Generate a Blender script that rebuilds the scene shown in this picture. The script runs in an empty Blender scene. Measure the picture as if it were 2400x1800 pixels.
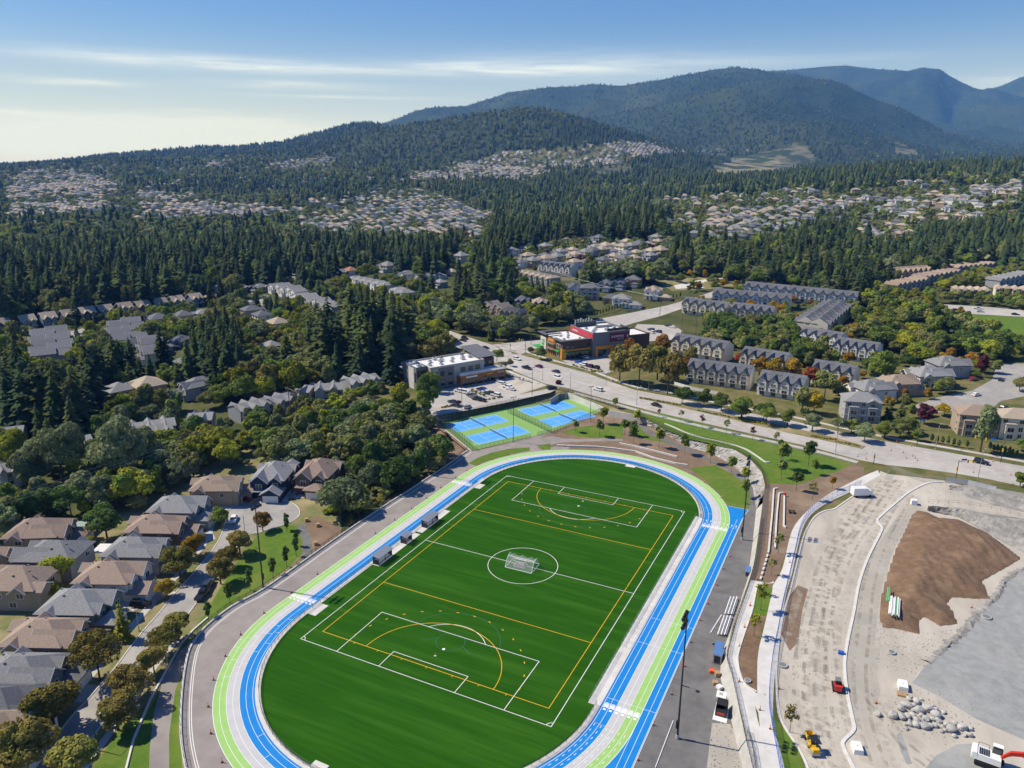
import bpy,bmesh,math,random
import numpy as np
from mathutils import Vector,Matrix
from mathutils.geometry import tessellate_polygon
rng = np.random.default_rng(7); random.seed(7)
scene = bpy.context.scene
COL = scene.collection
# ------------------------------------------------------------------ camera
CX,CY,CH = 74.7107,-158.7431,100.7941
YAW,PIT,ROL,FPX = -.457550908,.285076419,.00557822485,1761.16985   # focal length in pixels of a 2400 x 1800 picture
_F = np.array([math.sin(YAW)*math.cos(PIT),math.cos(YAW)*math.cos(PIT),-math.sin(PIT)])
_R0 = np.array([math.cos(YAW),-math.sin(YAW),0.0]); _U0 = np.cross(_R0,_F)
_R = math.cos(ROL)*_R0 + math.sin(ROL)*_U0; _U = -math.sin(ROL)*_R0 + math.cos(ROL)*_U0
_O = np.array([CX,CY,CH])
cam = bpy.data.objects.new('camera',bpy.data.cameras.new('camera')); COL.objects.link(cam)
cam.data.sensor_width = 36.0; cam.data.lens = FPX/2400*36.0
cam.data.clip_start = 1.0; cam.data.clip_end = 60000.0
cam.matrix_world = Matrix(((_R[0],_U[0],-_F[0],CX),(_R[1],_U[1],-_F[1],CY),(_R[2],_U[2],-_F[2],CH),(0,0,0,1)))
scene.camera = cam
# ------------------------------------------------------------------ light
SUN_EL,SUN_AZ = math.radians(48.6),math.radians(-100.5)      # azimuth clockwise from +Y
SUN = Vector((math.sin(SUN_AZ)*math.cos(SUN_EL),math.cos(SUN_AZ)*math.cos(SUN_EL),math.sin(SUN_EL)))
sun = bpy.data.objects.new('sun',bpy.data.lights.new('sun','SUN')); COL.objects.link(sun)
sun.data.energy = 4.9; sun.data.angle = math.radians(0.53); sun.data.color = (1.0,0.95,0.86)
sun.rotation_euler = (-SUN).to_track_quat('-Z','Y').to_euler(); sun.location = (0,0,3000)
world = bpy.data.worlds.new('World'); scene.world = world; world.use_nodes = True
def build_sky():
    nt = world.node_tree; N = nt.nodes; L = nt.links; N.clear()
    out = N.new('ShaderNodeOutputWorld'); bg = N.new('ShaderNodeBackground'); bg.inputs['Strength'].default_value = 0.125
    sky = N.new('ShaderNodeTexSky'); sky.sky_type = 'NISHITA'; sky.sun_disc = False
    sky.sun_elevation = SUN_EL; sky.sun_rotation = SUN_AZ; sky.altitude = 100; sky.air_density = 1.0; sky.dust_density = 0.15; sky.ozone_density = 2.5
    hsv = N.new('ShaderNodeHueSaturation'); hsv.inputs['Saturation'].default_value = 1.2; hsv.inputs['Value'].default_value = 1.0
    tint = N.new('ShaderNodeMix'); tint.data_type = 'RGBA'; tint.blend_type = 'MULTIPLY'; tint.inputs[0].default_value = 1.0; tint.inputs[7].default_value = (.66,.66,.90,1); L.new(sky.outputs[0],tint.inputs[6]); L.new(tint.outputs[2],hsv.inputs['Color'])
    tc = N.new('ShaderNodeTexCoord'); nrm = N.new('ShaderNodeVectorMath'); nrm.operation = 'NORMALIZE'
    L.new(tc.outputs['Generated'],nrm.inputs[0])
    rot = N.new('ShaderNodeVectorRotate'); rot.rotation_type = 'Z_AXIS'; rot.inputs['Angle'].default_value = YAW  # x = right of the view azimuth, y = ahead
    L.new(nrm.outputs[0],rot.inputs['Vector'])
    sp = N.new('ShaderNodeSeparateXYZ'); L.new(rot.outputs[0],sp.inputs[0])
    def M(op,a,b=None,c=None,clamp=False):
        n = N.new('ShaderNodeMath'); n.operation = op; n.use_clamp = clamp
        for i,q in enumerate((a,b,c)):
            if q is None: continue
            if isinstance(q,(int,float)): n.inputs[i].default_value = q
            else: L.new(q,n.inputs[i])
        return n.outputs[0]
    az = M('ARCTAN2',sp.outputs[0],sp.outputs[1]); el = M('ARCSINE',sp.outputs[2])
    # long thin cirrus: noise stretched along the azimuth
    def streak(sx,sy,seed,detail,lo,hi):
        cv = N.new('ShaderNodeCombineXYZ'); L.new(M('MULTIPLY',az,sx),cv.inputs[0]); L.new(M('MULTIPLY',el,sy),cv.inputs[1]); cv.inputs[2].default_value = seed
        n = N.new('ShaderNodeTexNoise'); n.inputs['Scale'].default_value = 1.0; n.inputs['Detail'].default_value = detail; n.inputs['Roughness'].default_value = 0.62; n.inputs['Distortion'].default_value = 0.35
        L.new(cv.outputs[0],n.inputs['Vector'])
        mr = N.new('ShaderNodeMapRange'); mr.interpolation_type = 'SMOOTHSTEP'; mr.inputs[1].default_value = lo; mr.inputs[2].default_value = hi
        L.new(n.outputs[0],mr.inputs[0]); return mr.outputs[0]
    fine = streak(9,150,1.3,6,.25,.75)
    total = None
    for (a0,e0,wa,we,amp) in CLOUDS:
        da = M('DIVIDE',M('SUBTRACT',az,a0),wa); de = M('DIVIDE',M('SUBTRACT',el,e0),we)
        r2 = M('ADD',M('MULTIPLY',da,da),M('MULTIPLY',de,de))
        g = M('MULTIPLY',M('EXPONENT',M('MULTIPLY',r2,-1.0)),amp)
        total = g if total is None else M('ADD',total,g)
    veil = M('MULTIPLY',streak(3.0,26,7.7,5,.56,.80),.38)
    low = N.new('ShaderNodeMapRange'); low.inputs[1].default_value = .02; low.inputs[2].default_value = .5; low.inputs[3].default_value = 1; low.inputs[4].default_value = 0
    L.new(el,low.inputs[0])
    hzn = N.new('ShaderNodeMapRange'); hzn.interpolation_type = 'SMOOTHSTEP'; hzn.inputs[1].default_value = -.02; hzn.inputs[2].default_value = .17; hzn.inputs[3].default_value = .62; hzn.inputs[4].default_value = 0; L.new(el,hzn.inputs[0])
    c = M('ADD',M('ADD',hzn.outputs[0],M('MULTIPLY',total,M('ADD',M('MULTIPLY',fine,.9),.35)),M('MULTIPLY',veil,low.outputs[0])),0.0,None,True)
    mix = N.new('ShaderNodeMix'); mix.data_type = 'RGBA'; L.new(c,mix.inputs[0]); L.new(hsv.outputs[0],mix.inputs[6])
    mix.inputs[7].default_value = (5.9,7.3,10.6,1)
    L.new(mix.outputs[2],bg.inputs['Color']); L.new(bg.outputs[0],out.inputs[0])
def pix_dir(u,v):
    d = _F + _R*(u-1200)/FPX - _U*(v-900)/FPX
    return d/np.linalg.norm(d)
def pix_azel(u,v):
    d = pix_dir(u,v); return math.atan2(d@_R0,d@np.array([math.sin(YAW),math.cos(YAW),0])),math.asin(d[2])
CLOUDS = []
for (u,v,du,dv,amp) in ((420,140,330,16,.55),(640,160,300,13,.5),(160,191,140,8,.7),(690,200,170,10,.6),(820,228,220,4,.45),(1180,160,260,18,.75),(1420,150,330,30,.35),
                            (470,259,70,4,.4),(40,262,90,7,.6),(420,290,330,22,.85),(120,330,420,30,.9),(560,325,330,26,.7),(2380,190,180,18,.3),(1900,140,300,12,.14)):
    a,e = pix_azel(u,v); a1,_ = pix_azel(u+du,v); _,e1 = pix_azel(u,v-dv)
    CLOUDS.append((a,e,abs(a1-a),abs(e1-e),amp))
build_sky()
world.cycles.sampling_method = 'MANUAL'; world.cycles.sample_map_resolution = 256
scene.view_settings.view_transform = 'Standard'; scene.view_settings.look = 'None'
scene.view_settings.exposure = 0.22; scene.view_settings.gamma = 1.0
scene.render.engine = 'CYCLES'
scene.cycles.max_bounces = 6; scene.cycles.diffuse_bounces = 2; scene.cycles.glossy_bounces = 2; scene.cycles.transparent_max_bounces = 12; scene.cycles.transmission_bounces = 3; scene.cycles.volume_bounces = 0
scene.cycles.use_denoising = True
# ------------------------------------------------------------------ materials
MATS = {}
def mat(name,col,rough=.8,col2=None,scale=None,detail=4,bump=0,col3=None,scale3=None,rnd=0,spec=.3,metal=0,stretch=None,thr=(.35,.65),thr3=(.5,.7),coords='pos',transl=0):
    """two or three colours mixed by noise; rnd varies the brightness from object to object"""
    if name in MATS: return MATS[name]
    m = bpy.data.materials.new(name); m.use_nodes = True; MATS[name] = m
    nt = m.node_tree; N = nt.nodes; L = nt.links
    b = N['Principled BSDF']; b.inputs['Roughness'].default_value = rough; b.inputs['Metallic'].default_value = metal
    b.inputs['Specular IOR Level'].default_value = spec
    b.inputs['Base Color'].default_value = (*col,1)
    m.diffuse_color = (*col,1)
    src = None
    def coord():
        if coords == 'pos':
            g = N.new('ShaderNodeNewGeometry'); s = g.outputs['Position']
        else:
            g = N.new('ShaderNodeTexCoord'); s = g.outputs['Object']
        if stretch:
            mp = N.new('ShaderNodeMapping'); mp.inputs['Scale'].default_value = stretch[:3]
            if len(stretch) > 3: mp.inputs['Rotation'].default_value = (0,0,stretch[3]); mp.vector_type = 'TEXTURE'; mp.inputs['Scale'].default_value = tuple(1/q for q in stretch[:3])
            L.new(s,mp.inputs[0]); s = mp.outputs[0]
        return s
    def noise(sc,dt,lo,hi):
        n = N.new('ShaderNodeTexNoise'); n.inputs['Scale'].default_value = sc; n.inputs['Detail'].default_value = dt; n.inputs['Roughness'].default_value = .6
        L.new(C,n.inputs['Vector'])
        r = N.new('ShaderNodeMapRange'); r.inputs[1].default_value = lo; r.inputs[2].default_value = hi; L.new(n.outputs[0],r.inputs[0])
        return r.outputs[0],n.outputs[0]
    def mixc(f,a,c):
        x = N.new('ShaderNodeMix'); x.data_type = 'RGBA'
        if isinstance(f,float): x.inputs[0].default_value = f
        else: L.new(f,x.inputs[0])
        for i,q in ((6,a),(7,c)):
            if isinstance(q,tuple): x.inputs[i].default_value = (*q,1)
            else: L.new(q,x.inputs[i])
        return x.outputs[2]
    if col2 is not None or bump:
        C = coord()
    if col2 is not None:
        f,raw = noise(scale,detail,*thr); src = mixc(f,tuple(col),tuple(col2))
        if col3 is not None:
            f3,_ = noise(scale3 or scale*.2,3,*thr3); src = mixc(f3,src,tuple(col3))
    if rnd:
        oi = N.new('ShaderNodeObjectInfo'); h = N.new('ShaderNodeHueSaturation')
        r = N.new('ShaderNodeMapRange'); r.inputs[3].default_value = 1-rnd; r.inputs[4].default_value = 1+rnd; L.new(oi.outputs['Random'],r.inputs[0])
        L.new(r.outputs[0],h.inputs['Value'])
        w = N.new('ShaderNodeTexWhiteNoise'); w.noise_dimensions = '1D'; L.new(oi.outputs['Random'],w.inputs['W'])
        r2 = N.new('ShaderNodeMapRange'); r2.inputs[3].default_value = .5-.07*rnd; r2.inputs[4].default_value = .5+.05*rnd; L.new(w.outputs['Value'],r2.inputs[0]); L.new(r2.outputs[0],h.inputs['Hue'])
        if src is None: h.inputs['Color'].default_value = (*col,1)
        else: L.new(src,h.inputs['Color'])
        src = h.outputs[0]
    if src is not None: L.new(src,b.inputs['Base Color'])
    if bump:
        n = N.new('ShaderNodeTexNoise'); n.inputs['Scale'].default_value = (scale or 1)*2.5; n.inputs['Detail'].default_value = 5; L.new(C,n.inputs['Vector'])
        bp = N.new('ShaderNodeBump'); bp.inputs['Strength'].default_value = .8; bp.inputs['Distance'].default_value = bump; L.new(n.outputs[0],bp.inputs['Height']); L.new(bp.outputs[0],b.inputs['Normal'])
    if transl:
        t = N.new('ShaderNodeBsdfTranslucent'); ms = N.new('ShaderNodeMixShader'); ms.inputs[0].default_value = transl
        if src is not None: L.new(src,t.inputs[0])
        else: t.inputs[0].default_value = (*col,1)
        L.new(b.outputs[0],ms.inputs[1]); L.new(t.outputs[0],ms.inputs[2]); L.new(ms.outputs[0],N['Material Output'].inputs[0])
    return m
# ------------------------------------------------------------------ mesh helpers
class MB:
    def __init__(s): s.v = []; s.f = []; s.m = []
    def add(s,vs,fs,m=0):
        k = len(s.v); s.v += [tuple(map(float,q)) for q in vs]; s.f += [tuple(i+k for i in q) for q in fs]; s.m += [m]*len(fs); return s
    def box(s,c,d,rz=0,m=0,top=None):
        """c = centre of the base, d = size; top = (sx, sy) scale of the upper face"""
        x,y,z = c; a,b,h = d[0]/2,d[1]/2,d[2]; ca,sa = math.cos(rz),math.sin(rz); tx,ty = top or (1,1)
        vs = []
        for zz,kx,ky in ((0,1,1),(h,tx,ty)):
            for px,py in ((-a,-b),(a,-b),(a,b),(-a,b)):
                px *= kx; py *= ky; vs.append((x+px*ca-py*sa,y+px*sa+py*ca,z+zz))
        return s.add(vs,[(3,2,1,0),(4,5,6,7),(0,1,5,4),(1,2,6,5),(2,3,7,6),(3,0,4,7)],m)
    def tube(s,a,b,r,n=6,r2=None,m=0,caps=True):
        a = Vector(a); b = Vector(b); r2 = r if r2 is None else r2; d = (b-a)
        if d.length < 1e-6: return s
        q = d.to_track_quat('Z','Y'); vs = []
        for p,rr in ((a,r),(b,r2)):
            for i in range(n):
                t = 2*math.pi*i/n; vs.append(p+q @ Vector((rr*math.cos(t),rr*math.sin(t),0)))
        fs = [(i,(i+1) % n,n+(i+1) % n,n+i) for i in range(n)]
        if caps: fs += [tuple(range(n-1,-1,-1)),tuple(range(n,2*n))]
        return s.add(vs,fs,m)
    def prism(s,poly,z0,z1,m=0):
        n = len(poly); vs = [(p[0],p[1],z0) for p in poly]+[(p[0],p[1],z1) for p in poly]
        ar = sum(poly[i][0]*poly[(i+1) % n][1]-poly[(i+1) % n][0]*poly[i][1] for i in range(n))
        if ar < 0: vs = vs[:n][::-1]+vs[n:][::-1]
        return s.add(vs,[tuple(range(n-1,-1,-1)),tuple(range(n,2*n))]+[(i,(i+1) % n,n+(i+1) % n,n+i) for i in range(n)],m)
    def sheet(s,poly,z,m=0):
        p3 = [Vector((p[0],p[1],0)) for p in poly]; zz = z if hasattr(z,'__len__') else [z]*len(poly)
        vs = [(p[0],p[1],h) for p,h in zip(poly,zz)]; fs = []
        for t in tessellate_polygon([p3]):
            a,b,c = (p3[i] for i in t)
            fs.append(t if (b-a).cross(c-a).z > 0 else (t[0],t[2],t[1]))
        return s.add(vs,fs,m)
    def strip(s,A,B,m=0):
        n = len(A); return s.add(list(A)+list(B),[(i,i+1,n+i+1,n+i) for i in range(n-1)],m)
    def ribbon(s,pts,w,z,m=0,closed=False):
        """flat band of width w along pts; z adds to a point's own height if it has one"""
        L,R = offs(pts,w/2,closed),offs(pts,-w/2,closed)
        zz = [(p[2] if len(p) > 2 else 0)+z for p in pts]
        A = [(q[0],q[1],h) for q,h in zip(R,zz)]; B = [(q[0],q[1],h) for q,h in zip(L,zz)]
        if closed: A.append(A[0]); B.append(B[0])
        return s.strip(A,B,m)
    def wall(s,pts,w,z0,z1,m=0,closed=False):
        """standing band with thickness; z0, z1 numbers or lists"""
        L,R = offs(pts,w/2,closed),offs(pts,-w/2,closed); n = len(pts)
        a = z0 if hasattr(z0,'__len__') else [z0]*n; b = z1 if hasattr(z1,'__len__') else [z1]*n
        vs = [(*R[i],a[i]) for i in range(n)]+[(*L[i],a[i]) for i in range(n)]+[(*R[i],b[i]) for i in range(n)]+[(*L[i],b[i]) for i in range(n)]
        fs = []
        for i in range(n if closed else n-1):
            j = (i+1) % n
            fs += [(i,j,2*n+j,2*n+i),(n+j,n+i,3*n+i,3*n+j),(2*n+i,2*n+j,3*n+j,3*n+i)]
        if not closed: fs += [(0,2*n,3*n,n),(n-1,2*n-1,4*n-1,3*n-1)]
        return s.add(vs,fs,m)
    def mesh(s,name,mats):
        me = bpy.data.meshes.new(name); me.from_pydata(s.v,[],s.f)
        for q in (mats if isinstance(mats,(list,tuple)) else [mats]): me.materials.append(q)
        if any(s.m): me.polygons.foreach_set('material_index',s.m)
        me.update(); return me
    def build(s,name,mats,parent=None,smooth=False):
        me = s.mesh(name,mats)
        if smooth: me.polygons.foreach_set('use_smooth',[True]*len(me.polygons))
        return link(name,me,parent)
def offs(pts,d,closed=False):
    n = len(pts); out = []
    for i in range(n):
        p = pts[i]
        a = pts[(i-1) % n] if (i or closed) else p; b = pts[(i+1) % n] if (i < n-1 or closed) else p
        t1 = np.array([p[0]-a[0],p[1]-a[1]]); t2 = np.array([b[0]-p[0],b[1]-p[1]])
        l1,l2 = np.linalg.norm(t1),np.linalg.norm(t2)
        t1 = t1/l1 if l1 > 1e-9 else t2/l2; t2 = t2/l2 if l2 > 1e-9 else t1
        t = t1+t2; t /= max(1e-9,np.linalg.norm(t)); k = 1/max(.45,t@t1)
        out.append((p[0]-t[1]*d*k,p[1]+t[0]*d*k))
    return out
def link(name,data,parent=None):
    o = bpy.data.objects.new(name,data); COL.objects.link(o)
    if parent is not None: o.parent = parent
    return o
def tag(o,label=None,cat=None,group=None,kind=None):
    if label: o['label'] = label
    if cat: o['category'] = cat
    if group: o['group'] = group
    if kind: o['kind'] = kind
    return o
def thing(name,loc,rz,label,cat,group=None):
    o = link(name,None); o.location = loc; o.rotation_euler = (0,0,rz); o.empty_display_size = .5
    return tag(o,label,cat,group)
def struct(o): o['kind'] = 'structure'; return o
def dup(root,loc=None,rz=None,label=None,group=None,sc=None):
    def cp(o,par):
        c = o.copy(); COL.objects.link(c); c.parent = par
        for ch in o.children: cp(ch,c)
        return c
    r = cp(root,None)
    if loc is not None: r.location = loc
    if rz is not None: r.rotation_euler = (0,0,rz)
    if sc is not None: r.scale = (sc,)*3 if not hasattr(sc,'__len__') else sc
    if label: r['label'] = label
    if group: r['group'] = group
    return r
def densify(pts,step):
    out = [tuple(pts[0])]
    for a,b in zip(pts[:-1],pts[1:]):
        a = np.array(a,float); b = np.array(b,float); n = max(1,int(math.ceil(np.linalg.norm((b-a)[:2])/step)))
        out += [tuple(a+(b-a)*k/n) for k in range(1,n+1)]
    return out
def smooth(pts,n=6):
    """Catmull-Rom through the points"""
    P = [np.array(p,float) for p in pts]; P = [2*P[0]-P[1]]+P+[2*P[-1]-P[-2]]; out = []
    for i in range(1,len(P)-2):
        for k in range(n):
            t = k/n; out.append(tuple(.5*(2*P[i]+(P[i+1]-P[i-1])*t+(2*P[i-1]-5*P[i]+4*P[i+1]-P[i+2])*t*t+(3*P[i]-P[i-1]-3*P[i+1]+P[i+2])*t**3)))
    return out+[tuple(P[-2])]
def G(u,v,z=0.0):
    d = _F+_R*(u-1200)/FPX-_U*(v-900)/FPX; t = (z-CH)/d[2]; q = _O+t*d
    return (q[0],q[1])
def PX(P):
    d = np.asarray(P,float)-_O; zz = d@_F; return 1200+FPX*(d@_R)/zz,900-FPX*(d@_U)/zz,zz
def inpoly(x,y,poly):
    x = np.asarray(x,float); y = np.asarray(y,float); r = np.zeros(x.shape,bool); n = len(poly)
    for i in range(n):
        x0,y0 = poly[i]; x1,y1 = poly[(i+1) % n]
        if y0 == y1: continue
        c = ((y0 > y) != (y1 > y)) & (x < (x1-x0)*(y-y0)/(y1-y0)+x0); r ^= c
    return r
def segdist(x,y,pts):
    d = np.full(np.shape(x),1e9)
    for (x0,y0),(x1,y1) in zip(pts[:-1],pts[1:]):
        L2 = (x1-x0)**2+(y1-y0)**2+1e-12; t = np.clip(((x-x0)*(x1-x0)+(y-y0)*(y1-y0))/L2,0,1)
        d = np.minimum(d,np.hypot(x-x0-t*(x1-x0),y-y0-t*(y1-y0)))
    return d
def sstep(a,b,x): t = np.clip((x-a)/(b-a),0,1); return t*t*(3-2*t)
def vnoise(x,y,seed=0):
    xi = np.floor(x).astype(np.int64); yi = np.floor(y).astype(np.int64); fx = x-xi; fy = y-yi
    def h(a,b):
        n = (a*374761393+b*668265263+seed*974711) & 0xffffffff; n = ((n ^ (n >> 13))*1274126177) & 0xffffffff
        return ((n ^ (n >> 16)) & 0xffff)/65535.0
    fx = fx*fx*(3-2*fx); fy = fy*fy*(3-2*fy)
    return (h(xi,yi)*(1-fx)+h(xi+1,yi)*fx)*(1-fy)+(h(xi,yi+1)*(1-fx)+h(xi+1,yi+1)*fx)*fy
def fbm(x,y,o=4,seed=0):
    s = 0; a = .5
    for k in range(o): s = s+a*vnoise(x*2**k,y*2**k,seed+k); a *= .5
    return s
# ------------------------------------------------------------------ levels of the ground (metres)
ZL,ZR = -1.2,2.6            # land west of the sports ground; road, terrace and building site east and north of it
# foot (level 0) and top (level ZR) of the rock wall and of the sprayed bank between the sports ground and the upper land
WALL_FOOT = [(1331,934),(1407,965),(1425,975),(1495,988),(1560,1018),(1614,1048),(1672,1065),(1720,1092),(1749,1120),(1764,1145),(1772,1193),(1764,1270),(1752,1357),(1731,1420),(1704,1498),(1691,1532),(1687,1583),(1700,1637),(1714,1691),(1740,1800),(1770,1920)]
WALL_TOP = [(1333,919),(1437,954),(1455,962),(1492,973),(1560,1004),(1614,1026),(1667,1036),(1720,1053),(1759,1077),(1786,1108),(1795,1145),(1783,1215),(1766,1330),(1740,1411),(1719,1470),(1706,1526),(1704,1545),(1716,1588),(1728,1640),(1752,1750),(1790,1920)]
FOOT = [G(u,v,0) for u,v in WALL_FOOT]; TOP = [G(u,v,ZR) for u,v in WALL_TOP]
NORTH = [G(*q,ZR) for q in ((560,905),(700,930),(860,955),(985,980),(1060,965),(1180,935),(1290,912))]
EDGE_R = NORTH+TOP                                    # western edge of the upper land
POLY_R = EDGE_R+[(95,-150),(6000,-150),(6000,9000),(-3500,9000)]
APRON_W = [(1095,1057),(1005,1119),(880,1200),(800,1254),(720,1310),(617,1382),(545,1421),(484,1468),(450,1511),(435,1559),(425,1641),(424,1723),(436,1800),(470,1920)]
TENNIS = [(1018,993),(1108,1058),(1294,1011),(1412,962),(1331,928),(1185,956)]
POLY_0 = [G(u,v,0) for u,v in APRON_W]+[(10,-125),(70,-125)]+FOOT[::-1]+[G(1185,950,0),G(1012,990,0)]
def pix_tan(u,v):
    d = _F+_R*(u-1200)/FPX-_U*(v-900)/FPX; return math.atan2(d@_R0,d[:2]@np.array([math.sin(YAW),math.cos(YAW)])),d[2]/math.hypot(d[0],d[1])
BU = [pix_tan(u,384)[0] for u in (-400,0,600,900,1200,1500,1800,2100,2400,2800)]
BD = [0,480,700,1000,1400,1900,2500,3200,4500,30000]
BZ = np.array([[0,0,0,0,3,15,40,62,70,20],[0,0,0,0,3,15,40,62,70,20],[0,0,0,2,8,25,60,105,120,40],[0,0,2,4,8,35,80,130,150,60],[0,0,8,12,15,40,88,135,150,80],
               [0,0,13,27,28,38,75,130,160,90],[0,0,13,28,50,62,55,90,150,90],[0,0,10,20,60,92,60,70,150,90],[0,0,9,26,70,102,70,70,150,90],[0,0,9,26,72,106,70,70,150,90]],float)
def crest(pts,s=1.085,dy=0): return [(pix_tan(u*s,v*s+dy)) for u,v in pts]
RIDGES = [  # crest line, distance of the crest, width in front, width behind
    (crest([(-400,396),(0,391),(110,384),(270,362),(430,351),(540,346),(650,335),(760,307),(825,291),(845,288),(870,290),(900,300),(1000,335),(1200,390),(1300,420)],1),4600,1900,2500,.25),
    (crest([(600,420),(700,388),(803,346),(868,325),(977,301),(1085,281),(1194,264),(1248,260),(1302,267),(1356,282),(1432,305),(1520,330),(1700,385),(1800,420)],1),3700,1000,1500,.35),
    (crest([(700,340),(815,268),(900,241),(1000,227),(1100,195),(1200,184),(1290,179),(1340,182),(1440,167),(1530,149),(1590,142),(1650,149),(1720,158),(1800,180),(1900,236),(1980,268),(2050,288),(2212,325),(2500,350)],dy=4),7600,3600,3000,1),
    (crest([(1500,200),(1650,157),(1720,148),(1800,140),(1830,138),(1900,147),(1960,151),(1990,144),(2030,147),(2080,177),(2130,194),(2180,214),(2260,238),(2500,300)],dy=2),10500,3400,3000,1),
    (crest([(1900,260),(2100,214),(2140,193),(2180,187),(2212,183),(2300,176),(2500,190)],dy=1),13200,3000,2500,1)]
def hfar(x,y):
    x = np.asarray(x,float); y = np.asarray(y,float); dx,dy = x-CX,y-CY; d = np.hypot(dx,dy)
    az = np.arctan2(dx*_R0[0]+dy*_R0[1],dx*math.sin(YAW)+dy*math.cos(YAW))
    k = np.clip(np.interp(az,BU,np.arange(len(BU))),0,len(BU)-1.001); i = k.astype(int); f = k-i
    j = np.clip(np.searchsorted(BD,d,side='right')-1,0,len(BD)-2); t = np.clip((d-np.array(BD)[j])/(np.array(BD)[j+1]-np.array(BD)[j]),0,1); t = t*t*(3-2*t)*.5+t*.5
    z = (BZ[i,j]*(1-t)+BZ[i,j+1]*t)*(1-f)+(BZ[i+1,j]*(1-t)+BZ[i+1,j+1]*t)*f
    z = z*np.where(np.abs(az) > 1.3,np.clip(1-(np.abs(az)-1.3)*1.2,.2,1),1)
    rough = sstep(700,1800,d)*(fbm(x/420+9,y/420,3,3)-.44)*26; z = z+rough
    for pts,D,wf,wb,gul in RIDGES:
        a = [p[0] for p in pts]; te = [p[1] for p in pts]
        Dv = D*(1+.06*np.sin(az*9+D*.001)); zc = CH+Dv*np.interp(az,a,te)
        fade = sstep(a[0]-.25,a[0],az)*(1-sstep(a[-1],a[-1]+.35,az))
        s = (d-Dv)/np.where(d < Dv,wf,wb); b = np.clip(1-np.abs(s),0,1); b = b*b*(3-2*b)*.65+b*.35
        # gullies run down the slope: folds of ridged noise that vanish at the crest
        r1 = np.abs(fbm(x/1500+D,y/1500,4,int(D) % 97)-.47)*2; g = (r1-.25)*gul*D*.085*np.clip(np.abs(s)*2.2,0,1)*b
        z = np.maximum(z,z+((zc-z)*b+g)*fade)
    return z
def local(x,y):
    """level of the land near the sports ground"""
    x = np.asarray(x,float); y = np.asarray(y,float)
    s = segdist(x,y,EDGE_R); s = np.where(inpoly(x,y,POLY_R),s,-s); d = np.hypot(x-CX,y-CY)
    return np.where(d < 330,np.where(s > 0,ZR,ZL),ZL+(ZR-ZL)*sstep(-40,40,s))
def H(x,y):
    z = local(x,y)+hfar(x,y)
    return np.where(inpoly(x,y,POLY_0),0.0,z)
def gp(u,v,dz=0.0):
    """world point where the picture ray meets the ground (raised by dz); returns x, y and the ground height there"""
    d = _F+_R*(u-1200)/FPX-_U*(v-900)/FPX; d = d/math.hypot(d[0],d[1])
    t = np.concatenate([np.arange(60,700,1.0),np.geomspace(700,16000,1500)])
    X = CX+d[0]*t; Y = CY+d[1]*t; Zr = CH+d[2]*t; below = Zr <= H(X,Y)+dz
    k = int(np.argmax(below)) if below.any() else len(t)-1
    lo,hi = t[max(k-1,0)],t[k]
    for _ in range(18):
        m = (lo+hi)/2
        if CH+d[2]*m <= float(H(CX+d[0]*m,CY+d[1]*m))+dz: hi = m
        else: lo = m
    x,y = CX+d[0]*hi,CY+d[1]*hi
    return x,y,float(H(x,y))
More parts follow.
